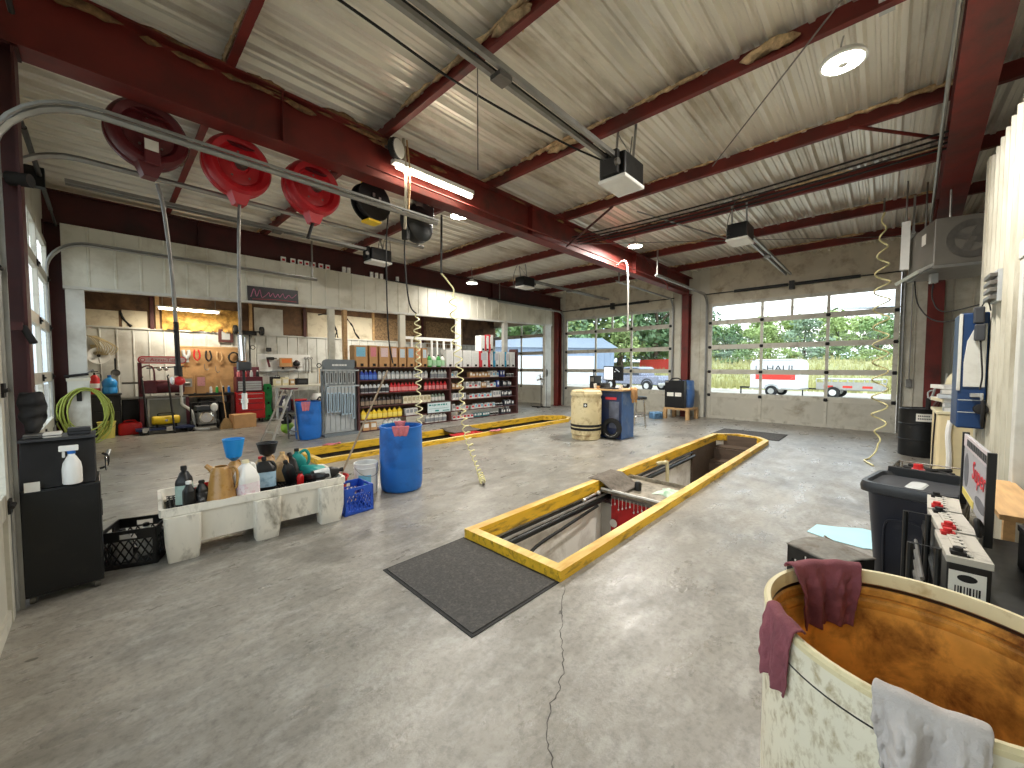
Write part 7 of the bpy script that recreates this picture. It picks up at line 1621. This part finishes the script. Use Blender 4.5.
# planks and poles leaning in the far corner
for i, (x, y, dx, dy, h, w, lab) in enumerate(((12.9,-0.55,0.25,-0.55,1.35,0.12,'brown board leaning in the far corner beside the column'), (12.45,-0.45,0.12,-0.5,1.15,0.10,'second brown board leaning lower in the far corner'), (12.5,-0.9,0.6,-0.1,1.5,0.03,'white pole leaning in the far corner'))):
    q = MB(); q.bar((x,y,0.02),(x+dx,y+dy,h),w,0.03); tag(build('leaning_board', q, (m_redd,m_dwood,m_white)[i], smooth=0), lab, 'board')
simple('light_switch', 'grey outlet box on the far wall beside the office column', 'outlet', (13.57,-0.42,1.25), [('box', B((-0.05,-0.05,-0.1,0.01,0.05,0.1)), m_steel, FB), ('conduit', CY(((-0.02,0,0.1),(-0.02,0,2.4),0.012)), m_galv)])

# ---------------------------------------------------------------- by the near wall on the left: black cabinet with its things
r = thing('black_cabinet', 'tall black steel service cabinet standing against the near column', 'cabinet', (-0.225,4.42,0), R(0))
q = MB(); q.box(-0.20,-0.22,0.06,0.185,0.22,0.80); build('lower_body', q, m_blackpaint, r, smooth=0, bevel=0.006)
q = MB(); q.box(-0.19,-0.225,0.08,0.175,-0.218,0.79); build('door', q, m_blackpaint, r, smooth=0, bevel=0.004)
q = MB(); q.prism([(-0.19,0.80),(0.22,0.80),(0.22,1.12),(-0.06,1.12)],'x',-0.195,0.165); build('console', q, m_blackm, r, smooth=0, bevel=0.006)
q = MB(); q.box(-0.20,-0.10,1.12,0.17,0.22,1.135); build('top_tray', q, m_dgrey, r, smooth=0)
q = MB(); q.box(-0.17,-0.23,0.795,-0.10,-0.215,0.86); build('white_card', q, m_paper, r, smooth=0)
for x in (-0.16,0.15):
    for y in (-0.17,0.17):
        q = MB(); q.lathe([(0,-0.015),(0.028,-0.015),(0.03,0),(0.028,0.015),(0,0.015)],(x,y,0.03),14,axis='x'); build('caster', q, m_steel, r)
q = MB(); q.tube(smooth_path([(0.185,-0.02,0.86),(0.225,-0.02,0.88),(0.23,-0.02,0.95),(0.20,-0.02,0.98)],5),0.009,6); q.box(0.185,-0.06,0.50,0.19,0.0,0.62); build('side_bracket', q, m_blackm, r)
simple('spray_bottle', 'white spray bottle hanging on the front of the black cabinet', 'spray bottle', (-0.175,4.205,0.815), [('bottle', LA([(0,0),(0.045,0),(0.05,0.01),(0.05,0.11),(0.044,0.15),(0.026,0.19),(0.018,0.205),(0.018,0.22),(0,0.22)],n=24), m_white), ('blue_collar', LA([(0.02,0.215),(0.021,0.235),(0,0.235)],n=16), m_bluep), ('trigger_head', B((-0.06,-0.014,0.235,0.035,0.014,0.275),(-0.045,-0.008,0.19,-0.03,0.008,0.235)), m_white, dict(smooth=0, bevel=0.005))])
simple('micrometer', 'silver caliper hanging on the pit side of the black cabinet', 'caliper', (-0.005,4.40,0.90), [('bow', (lambda q: q.torus((0,0,0),0.035,0.008,'x',16,6,(1,1.5)))(MB()), m_chrome), ('barrel', CY(((0,0.02,0.03),(0.02,0.06,0.09),0.012)), m_alu)])
for i, (x, y, w, d, h, m, lab) in enumerate(((-0.36,4.45,0.10,0.08,0.03,m_steel,'steel box lid on top of the black cabinet'), (-0.27,4.42,0.09,0.12,0.035,m_paper,'white folded paper on top of the black cabinet'), (-0.14,4.50,0.12,0.10,0.05,m_dgrey,'grey tool case on top of the black cabinet'))):
    simple('small_box', lab, 'box', (x,y,1.136), [('case', B((-w/2,-d/2,0,w/2,d/2,h)), m, FB), ('edge', B((-w/2-0.002,-d/2-0.002,h*0.4,w/2+0.002,d/2+0.002,h*0.55)), m_blackm, F0)])
q = MB()
q.grid(lambda u, v: (-0.37+0.07*math.cos(u*2*PI)*(0.4+0.6*math.sin(PI*min(1,v*0.8+0.2)))+0.02*mnoise.noise(Vector((u*5,v*4,1))), 4.57+0.10*math.sin(u*2*PI)*(0.4+0.6*v)+0.015*math.sin(v*20+u*9), 1.46-0.30*v+0.02*mnoise.noise(Vector((u*4,v*6,5)))), 26, 16, wrap=True)
tag(build('jacket', q, m_blackm, smooth=180), 'dark jacket hanging on the near column above the black cabinet', 'jacket')
simple('handset', 'black tool handle hanging on the near column above the jacket', 'tool', (-0.40,4.66,1.95), [('grip', CY(((0,0,0),(0.05,-0.06,-0.12),0.022)), m_blackm), ('mount', B((-0.06,-0.03,-0.03,0.0,0.03,0.03)), m_redd, F0)])
simple('flood_light', 'small black spotlight clamped high on the near column', 'spotlight', (-0.44,4.75,3.05), [('body', CY(((0,0,0),(0.11,-0.05,0.0),0.05)), m_blackm), ('arm', CY(((-0.06,0,0.03),(0,0,0),0.015)), m_steel)])
for x, y in ((0.07,4.62),(0.22,4.66)):
    quart('jug', 'white jug in the black milk crate, %s' % ('cabinet side' if x < 0.1 else 'tray side'), 'jug', (x,y,0.013), R(20), m_white, m_blackm, None, 0.11, 0.09, 0.27)
# ---------------------------------------------------------------- outdoors: lot, field, trees, trailers, truck, buildings
def fz(x):
    t = min(1, max(0, (x-35)/22)); return 2.5*t*t*(3-2*t)
m_grav = mat('gravel_lot', (172,166,156), 0.9, 0, 0.15, 1.2, dirt=(140,134,122), amt=0.5, dscale=0.5, bump=0.3, bscale=30)
m_grass = mat('field_grass', (150,150,98), 0.95, 0, 0.2, 0.5, dirt=(180,174,120), amt=0.55, dscale=0.16, bump=0.4, bscale=8)
q = MB(); q.add([(XF+0.12,-120,-0.06),(34,-120,-0.06),(34,120,-0.06),(XF+0.12,120,-0.06)],[(0,1,2,3)]); q.add([(XN-0.07,-60,-0.06),(-40,-60,-0.06),(-40,60,-0.06),(XN-0.07,60,-0.06)],[(0,1,2,3)])
q.add([(XN-0.07,YL+0.02,-0.06),(XF+0.12,YL+0.02,-0.06),(XF+0.12,60,-0.06),(XN-0.07,60,-0.06)],[(0,1,2,3)])
struct(build('ground_lot', q, m_grav, smooth=0))
q = MB(); q.grid(lambda u, v: (34+110*u, -120+240*v, -0.05+fz(34+110*u)+0.25*mnoise.noise(Vector((u*14,v*30,2)))*min(1,u*8)), 110, 60); struct(build('ground_field', q, m_grass, smooth=180))
rs = random.Random(21); q = MB()
for i in range(5200):
    x = 34.2+26*rs.random()**1.3; y = rs.uniform(-10,24); h = rs.uniform(0.25,0.7); a = rs.uniform(0,PI); w = 0.10
    q.add([(x-w*math.cos(a),y-w*math.sin(a),fz(x)-0.15),(x+w*math.cos(a),y+w*math.sin(a),fz(x)-0.15),(x+rs.uniform(-.1,.1),y+rs.uniform(-.1,.1),fz(x)+h)],[(0,1,2)])
tag(build('tall_grass', q, mat('tall_grass_blades', (172,168,112), 0.9, 0, 0.3, 0.8), smooth=0), 'tall pale grass growing along the field behind the trailers', 'grass', kind='stuff')
def leafmat(n, c): return mat(n, c, 0.7, 0, 0.4, 0.9, dirt=tuple(int(v*0.8) for v in c), amt=0.4, dscale=0.5)
LM = [leafmat('leaf_mid', (126,154,94)), leafmat('leaf_pale', (164,184,116)), leafmat('leaf_deep', (104,134,92)), leafmat('leaf_blue', (142,164,134))]
def crown_mesh(seed, nleaf, leaf):
    rs = random.Random(seed); q = MB(); cl = []
    for i in range(26):
        t = rs.uniform(0,2*PI); h = rs.random(); rad = (0.36+0.12*math.sin(PI*h))*rs.random()**0.5*(1.15-0.7*h*h)
        cl.append((rad*math.cos(t), rad*math.sin(t), 0.16+0.80*h, rs.uniform(0.09,0.17)))
    for i in range(nleaf):
        c = rs.choice(cl); u = rs.uniform(-1,1); t = rs.uniform(0,2*PI); s = math.sqrt(1-u*u); k_ = c[3]*rs.uniform(0.75,1.1)
        p = Vector((c[0]+k_*s*math.cos(t), c[1]+k_*s*math.sin(t), c[2]+k_*u*0.8))
        n = Vector((s*math.cos(t), s*math.sin(t), u+0.3))+Vector((rs.uniform(-.7,.7),rs.uniform(-.7,.7),rs.uniform(-.7,.7)))
        n.normalize(); a = n.orthogonal().normalized(); b = n.cross(a); w = leaf*rs.uniform(0.6,1.3); ang = rs.uniform(0,PI)
        e = a*math.cos(ang)+b*math.sin(ang); f = b*math.cos(ang)-a*math.sin(ang)
        q.add([p-e*w, p+f*w*0.6, p+e*w, p-f*w*0.6], [(0,1,2,3)])
    return q
crowns = []
for i in range(8):
    o = build('crown', crown_mesh(40+i, 1700, 0.034), LM[i % 4], smooth=0); crowns.append(o.data); bpy.data.objects.remove(o)
q = MB()
q.tube([(0,0,-0.02),(0.01,0,0.2),(0.0,0.01,0.45),(0.02,0.0,0.75)],[0.030,0.024,0.016,0.006],8)
for k_ in range(5):
    a = k_*1.3; q.tube([(0.005,0,0.3+0.07*k_),(0.12*math.cos(a),0.12*math.sin(a),0.45+0.07*k_),(0.24*math.cos(a),0.24*math.sin(a),0.52+0.08*k_)],[0.010,0.007,0.003],6)
o = build('trunk', q, mat('bark', (92,78,64), 0.9, 0, 0.25, 6), smooth=60); trunk_me = o.data; bpy.data.objects.remove(o)
tree_n = [0]
KND = ['mid green tree', 'pale green tree', 'deep green tree', 'bluish green tree']
def tree(x, y, h, k_, where, spread=1.0):
    i = tree_n[0]; tree_n[0] += 1
    r = thing('tree', 'leafy %s %s' % (KND[k_ % 4], where), 'tree', (x,y,fz(x)-0.2), (i*1.7) % 6.28, 'trees '+where)
    c = bpy.data.objects.new('crown', crowns[k_ % 8]); COL.objects.link(c); c.parent = r; c.scale = (h*spread,h*spread,h)
    c['kind'] = 'thing'
    tk = bpy.data.objects.new('trunk', trunk_me); COL.objects.link(tk); tk.parent = r; tk.scale = (h,h,h)
rs = random.Random(33)
A = 'beyond the field, seen through the door nearest the office'
for row_, (xx, n, h0) in enumerate(((62,17,5.0),(71,15,6.6))):
    for i in range(n):
        y = -16+52*i/(n-1)+rs.uniform(-1,1); tree(xx+rs.uniform(-2,2)+0.10*abs(y-8), y, h0+rs.uniform(-0.9,0.9), rs.randrange(8), A, 1.05)
Bw = 'behind the parked truck, seen through the middle door'
for i, (x, y, h) in enumerate(((47,31,12.5),(50,27,13),(44,36,12),(53,23,11.5),(40,40,13),(49,35,14),(56,30,13),(58,22,10),(46,43,13),(38,46,12),(60,26,12),(43,29.5,7.0),(47,25,5.5),(38,34,8.5),(36,38.5,9.5))):
    tree(x, y, h, (i*3+1) % 8, Bw, 1.1)
Cw = 'outside the third bay, seen past the oil shelves'
for i, (x, y, h) in enumerate(((30,44,9),(26,42,9),(34,50,11),(22,40,8),(30,52,11))): tree(x, y, h, (i*2+2) % 8, Cw, 1.1)
for i in range(16):
    y = -10+34*i/15; r = thing('bush', 'low pale green bush at the edge of the field, %s from the office end' % ORD[i], 'bush', (54+rs.uniform(-2,2)+0.06*abs(y-6), y, fz(54)-0.3), i*0.9, 'bushes along the field')
    c = bpy.data.objects.new('foliage', crowns[(1,5,0,3)[i % 4]]); COL.objects.link(c); c.parent = r; c.scale = (3.6,3.6,2.0+rs.uniform(-0.4,0.6)); c.location = (0,0,-0.3)
# enclosed rental trailer
m_tw = mat('trailer_white', (226,228,230), 0.35, 0.05, 0.04, 3)
m_or = mat('trailer_red_stripe', (214,60,48), 0.45, 0, 0.06, 5)
TX, TY = 27.6, 4.55
r = thing('cargo_trailer', 'white enclosed cargo trailer with a red stripe parked outside the office bay door', 'trailer', (TX,TY,-0.06), R(-8))
q = MB(); q.prism([(-1.25,0.45),(1.25,0.45),(1.25,1.85),(1.15,2.08),(0.9,2.16),(-0.9,2.16),(-1.15,2.08),(-1.25,1.85)],'x',-0.8,0.8); build('box', q, m_tw, r, smooth=0, bevel=0.04)
q = MB(); q.box(-0.812,-1.05,0.98,-0.80,0.95,1.30); build('red_stripe', q, m_or, r, smooth=0)
text('side_lettering', 'U-HAUL', 0.46, m_dgrey, r, (-0.81,-0.05,1.62), (R(90),0,R(-90)), sx=1.25)
q = MB(); q.box(-0.815,-1.27,0.42,0.82,1.27,0.50); q.box(-0.82,-1.26,2.08,-0.80,1.26,2.11); build('bottom_rail', q, m_alu, r, smooth=0)
for x in (-0.82,0.82):
    q = MB(); q.lathe([(0,-0.09),(0.2,-0.09),(0.30,-0.08),(0.32,0),(0.30,0.08),(0.2,0.09),(0,0.09)],(x,0.1,0.32),24,axis='x'); w_ = build('wheel', q, m_rubber, r)
    q = MB(); q.lathe([(0,-0.10),(0.16,-0.10),(0.18,0),(0.16,0.10),(0,0.10)],(x,0.1,0.32),20,axis='x'); build('hub', q, m_alu, w_)
    q = MB(); q.tube([(x,-0.42+0.1,0.45),(x,-0.3+0.1,0.68),(x,0.1,0.76),(x,0.3+0.1,0.68),(x,0.42+0.1,0.45)],0.05,6); build('fender', q, m_tw, r)
q = MB(); q.bar((0,1.25,0.45),(0,2.1,0.45),0.10); q.bar((0,2.05,0.0),(0,2.05,0.5),0.06); build('tongue', q, m_blackm, r, smooth=0)
# open utility trailers
def utility(lab, x, y, rz, L_=2.7):
    r = thing('utility_trailer', lab, 'trailer', (x,y,-0.06), rz)
    q = MB(); q.box(-0.8,-L_/2,0.45,0.8,L_/2,0.50); build('deck', q, m_galv, r, smooth=0)
    for sx in (-0.8,0.8):
        q = MB(); q.box(sx-0.015,-L_/2,0.50,sx+0.015,L_/2,0.85); build('side_panel', q, m_alu, r, smooth=0)
        q = MB(); q.tube([(sx,-L_/2,1.05),(sx,L_/2,1.05)],0.03,6); 
        for k_ in range(5): q.cyl((sx,-L_/2+L_*k_/4,0.85),(sx,-L_/2+L_*k_/4,1.05),0.025,n=6)
        build('top_rail', q, m_alu, r)
        q = MB()
        for k_ in range(3): q.box(sx*1.02-0.012,-L_/2+0.35+k_*0.8,0.58,sx*1.02+0.012,-L_/2+0.75+k_*0.8,0.70)
        build('red_decal', q, m_or, r, smooth=0)
        q = MB(); q.lathe([(0,-0.09),(0.2,-0.09),(0.30,-0.08),(0.32,0),(0.30,0.08),(0.2,0.09),(0,0.09)],(sx*1.12,L_*0.22,0.32),24,axis='x'); w_ = build('wheel', q, m_rubber, r)
        q = MB(); q.lathe([(0,-0.10),(0.16,-0.10),(0.18,0),(0.16,0.10),(0,0.10)],(sx*1.12,L_*0.22,0.32),18,axis='x'); build('hub', q, m_white, w_)
    q = MB(); q.bar((0,L_/2,0.45),(0,L_/2+0.9,0.45),0.09); q.bar((0,L_/2+0.8,0),(0,L_/2+0.8,0.5),0.05); build('tongue', q, m_blackm, r, smooth=0)
utility('open grey utility trailer parked beside the white enclosed trailer', 28.2, 1.35, R(-6))
utility('open grey utility trailer at the office edge of the far door', 28.0, -2.6, R(-10), 2.4)
# pickup truck
m_truck = mat('silver_truck_paint', (132,136,152), 0.25, 0.5, 0.05, 3)
m_tglass = mat('dark_car_glass', (40,46,54), 0.08, 0, 0.05, 3)
r = thing('pickup_truck', 'silver grey pickup truck parked outside the middle door', 'truck', (27.4,13.4,-0.06), R(78))
q = MB(); q.prism([(-2.5,0.45),(2.55,0.45),(2.62,0.70),(2.55,0.98),(1.25,1.08),(0.75,1.10),(-0.9,1.10),(-2.5,1.10),(-2.55,0.8)],'y',-0.92,0.92); build('body', q, m_truck, r, smooth=0, bevel=0.06)
q = MB(); q.prism([(1.20,1.08),(0.55,1.66),(0.3,1.72),(-0.75,1.72),(-0.98,1.62),(-1.05,1.08)],'y',-0.80,0.80); build('cab', q, m_truck, r, smooth=0, bevel=0.06)
for sy in (-1,1):
    q = MB(); q.prism([(0.98,1.14),(0.50,1.60),(0.05,1.63),(0.05,1.14)],'y',sy*0.80,sy*0.822); q.prism([(0.0,1.14),(0.0,1.63),(-0.72,1.63),(-0.90,1.14)],'y',sy*0.80,sy*0.822); build('side_window', q, m_tglass, r, smooth=0)
    for x in (-1.62,1.62):
        q = MB(); q.lathe([(0,-0.12),(0.26,-0.12),(0.37,-0.10),(0.39,0),(0.37,0.10),(0.26,0.12),(0,0.12)],(x,sy*0.85,0.39),28,axis='y'); w_ = build('wheel', q, m_rubber, r)
        q = MB(); q.lathe([(0,-0.14),(0.20,-0.14),(0.24,0),(0.20,0.14),(0,0.14)],(x,sy*0.85,0.39),20,axis='y'); build('hub', q, m_alu, w_)
        q = MB(); q.tube([(x+0.46*math.cos(a), sy*0.92, 0.42+0.46*math.sin(a)) for a in [PI*i/10 for i in range(11)]],0.05,6); build('wheel_arch', q, m_dgrey, r)
q = MB(); q.prism([(1.16,1.14),(0.60,1.62),(0.63,1.64),(1.21,1.13)],'y',-0.72,0.72); build('windshield', q, m_tglass, r, smooth=0)
q = MB(); q.box(2.55,-0.9,0.42,2.72,0.9,0.62); q.box(-2.66,-0.9,0.45,-2.5,0.9,0.62); build('bumper', q, m_alu, r, smooth=0, bevel=0.03)
for sy in (-0.72,0.72):
    q = MB(); q.box(2.55,sy-0.16,0.74,2.64,sy+0.16,0.92); build('headlight', q, m_white, r, smooth=0, bevel=0.02)
# red shipping container
r = thing('shipping_container', 'red shipping container standing behind the parked truck', 'container', (47.5,19.6,-0.06), R(62))
q = MB(); pr = []
for i in range(20): pr += [(-3+0.3*i,-1.2),(-3+0.3*i+0.13,-1.2),(-3+0.3*i+0.17,-1.15),(-3+0.3*i+0.27,-1.15)]
pr += [(3,-1.2),(3,1.2),(-3,1.2)]
q.prism(pr,'z',0.1,2.5); build('corrugated_shell', q, mat('container_red', (196,64,58), 0.5, 0.1, 0.1, 2), r, smooth=0)
for x in (-3,3):
    for y in (-1.2,1.2):
        q = MB(); q.box(x-0.07,y-0.07,0,x+0.07,y+0.07,2.6); build('corner_post', q, m_or, r, smooth=0)
q = MB(); q.box(-3.05,-1.25,2.5,3.05,1.25,2.6); build('roof', q, m_or, r, smooth=0)
# pale metal building
r = thing('metal_building', 'long pale blue metal building outside the middle and third bay doors', 'building', (31,28.5,-0.06), R(-38))
m_mb = mat('pale_blue_siding', (140,156,180), 0.5, 0.1, 0.05, 1)
q = MB(); pr = [(-9,-4),(9,-4),(9,4),(-9,4)]
q.prism(pr,'z',0,3.6); build('wall', q, m_mb, r, smooth=0)
for i in range(30):
    q = MB(); x = -8.8+i*0.6; q.box(x,-4.03,0,x+0.08,-4.0,3.6); build('siding_rib', q, m_mb, r, smooth=0)
q = MB(); q.prism([(-4.3,3.6),(4.3,3.6),(0,4.9)],'x',-9.3,9.3); build('roof', q, mat('grey_blue_roof', (120,134,152), 0.45, 0.2, 0.05, 1), r, smooth=0)
for x in (-5,0.5,5.5):
    q = MB(); q.box(x-1.4,-4.05,0,x+1.4,-4.01,2.8); build('roller_door', q, m_tw, r, smooth=0)
# utility pole with wires
r = thing('utility_pole', 'wooden utility pole with a crossarm beyond the field', 'pole', (66,-7.5,-0.1))
q = MB(); q.cyl((0,0,0),(0,0,9.4),0.16,0.11,n=10); build('pole', q, mat('bark', (92,78,64)), r)
q = MB(); q.box(-0.06,-1.2,8.7,0.06,1.2,8.85); build('crossarm', q, mat('bark', (92,78,64)), r, smooth=0)
for y in (-1.1,0,1.1):
    q = MB(); q.tube(smooth_path([(0,y,8.95),(-8,9+y,8.2),(-16,26+y,9.2)],8),0.035,5); build('wire', q, m_blackm, r)
# ---------------------------------------------------------------- ceiling lamps
m_lamp = emis('lamp_diffuser', (255,250,238), 30.0)
m_tube = emis('tube_diffuser', (255,244,220), 12.0)
def area(parent, loc, rot, shape, sx, sy, power, col=(1.0,0.95,0.87)):
    l = bpy.data.lights.new('lamp_light', 'AREA'); l.shape = shape; l.size = sx; l.size_y = sy; l.energy = power; l.color = col
    o = bpy.data.objects.new('lamp_light', l); COL.objects.link(o); o.parent = parent; o.location = loc; o.rotation_euler = rot
    return o
def disc_lamp(x, y, z, lab, power):
    r = thing('ceiling_lamp', lab, 'ceiling lamp', (x, y, z), group='round lamps under the roof')
    q = MB(); q.lathe([(0,0.10),(0.06,0.10),(0.09,0.06),(0.155,0.04),(0.175,0.0),(0.172,-0.012),(0.15,-0.012)], n=32); build('housing', q, m_white, r)
    q = MB(); q.lathe([(0.16,-0.008),(0.12,-0.016),(0.04,-0.018)], n=32); build('diffuser', q, m_lamp, r)
    q = MB(); q.lathe([(0.04,-0.016),(0.035,-0.03),(0,-0.032)], n=16); build('sensor_cap', q, m_white, r)
    q = MB(); q.tube(smooth_path([(0,0,0.1),(0.03,0.02,0.16),(-0.02,0,4.595-z+0.02)], 5), 0.008, 6); build('hanger', q, m_galv, r)
    area(r, (0,0,-0.034), (0,0,0), 'DISK', 0.32, 0.32, power)
    return r
LP = 150
disc_lamp(4.70, 0.36, 4.40, 'round white ceiling lamp, brightest and largest, over the bay nearest the office', 120)
disc_lamp(8.45, 4.20, 4.40, 'round ceiling lamp beside the middle rafter, towards the far doors', 185)
disc_lamp(4.57, 5.70, 4.40, 'round ceiling lamp just beyond the end of the bare tube fixture', 75)
disc_lamp(7.68, 8.99, 4.15, 'round ceiling lamp close to the white header wall', 65)
# tube fixture on the rafter
r = thing('tube_light', 'long lit tube fixture mounted along the middle red rafter', 'tube light', (3.3, 4.62, 4.22))
q = MB(); q.box(-0.66,-0.05,0.03,0.66,0.06,0.09); build('housing', q, m_white, r, bevel=0.006)
q = MB(); q.cyl((-0.62,-0.02,0.0),(0.62,-0.02,0.0),0.035,n=14); build('tube', q, m_tube, r)
for x in (-0.6,0.6):
    q = MB(); q.bar((x,0,0.08),(x,0.1,0.15),0.02); build('bracket', q, m_galv, r)
area(r, (0,-0.06,-0.04), (R(-20),0,0), 'RECTANGLE', 1.2, 0.06, 45, (1.0,0.92,0.78))
r = thing('tube_light', 'long warm tube light hanging before the yellow insulation of the back wall', 'tube light', (1.66, 13.5, 3.16))
q = MB(); q.box(-0.66,-0.04,0.03,0.66,0.04,0.07); build('housing', q, m_white, r, bevel=0.006)
q = MB(); q.cyl((-0.62,0,0.0),(0.62,0,0.0),0.03,n=14); build('tube', q, m_tube, r)
for x in (-0.55,0.55):
    q = MB(); q.bar((x,0,0.06),(x,0,1.4),0.012); build('hanger', q, m_galv, r)
area(r, (0,0,-0.04), (0,0,0), 'RECTANGLE', 1.2, 0.06, 45, (1.0,0.90,0.72))

r = thing('tube_light', 'unseen tube light added behind the white header wall to brighten the back wall', 'tube light', (6.6, 12.3, 3.75))  # extra fixture added out of view to brighten the back wall
q = MB(); q.box(-0.66,-0.04,0.03,0.66,0.04,0.07); build('housing', q, m_white, r, bevel=0.006)
q = MB(); q.cyl((-0.62,0,0.0),(0.62,0,0.0),0.03,n=14); build('tube', q, m_tube, r)
for x in (-0.55,0.55):
    q = MB(); q.bar((x,0,0.06),(x,0,1.05),0.012); build('hanger', q, m_galv, r)
area(r, (0,0,-0.04), (0,0,0), 'RECTANGLE', 1.2, 0.06, 105, (1.0,0.93,0.80))
# ---------------------------------------------------------------- camera, world, lamps
cam = bpy.data.cameras.new('camera'); co = bpy.data.objects.new('camera', cam); COL.objects.link(co)
co.location = (0, 0, 1.65); co.rotation_euler = (R(90-2.498), 0, R(43.69-90))
cam.sensor_width = 36; cam.sensor_fit = 'HORIZONTAL'; cam.lens = 390.6/1024*36; cam.clip_start = 0.02; cam.clip_end = 400
S.camera = co

w = bpy.data.worlds.new('sky'); S.world = w; w.use_nodes = True
t = NT(w); bg = t.n['Background']
tc = t.new('ShaderNodeTexCoord')
mp = t.new('ShaderNodeMapping'); mp.inputs['Scale'].default_value = (1, 1, 3.0); t.link(tc.outputs['Generated'], mp.inputs['Vector'])
cl = t.ramp(t.noise(3.2, 7, 0.6, vec=mp.outputs[0]), 0.35, 0.65)
t.link(t.mix(cl, (0.62, 0.80, 1.0, 1), (1.0, 0.99, 0.96, 1)), bg.inputs['Color'])
bg.inputs['Strength'].default_value = 2.4

S.view_settings.view_transform = 'Standard'; S.view_settings.look = 'None'; S.view_settings.exposure = 0.55; S.view_settings.gamma = 1.0
S.view_settings.use_curve_mapping = False
try:
    S.cycles.use_denoising = True
    S.cycles.max_bounces = 8; S.cycles.diffuse_bounces = 4; S.cycles.glossy_bounces = 3; S.cycles.transparent_max_bounces = 24
    S.cycles.sample_clamp_indirect = 6.0
except Exception: pass
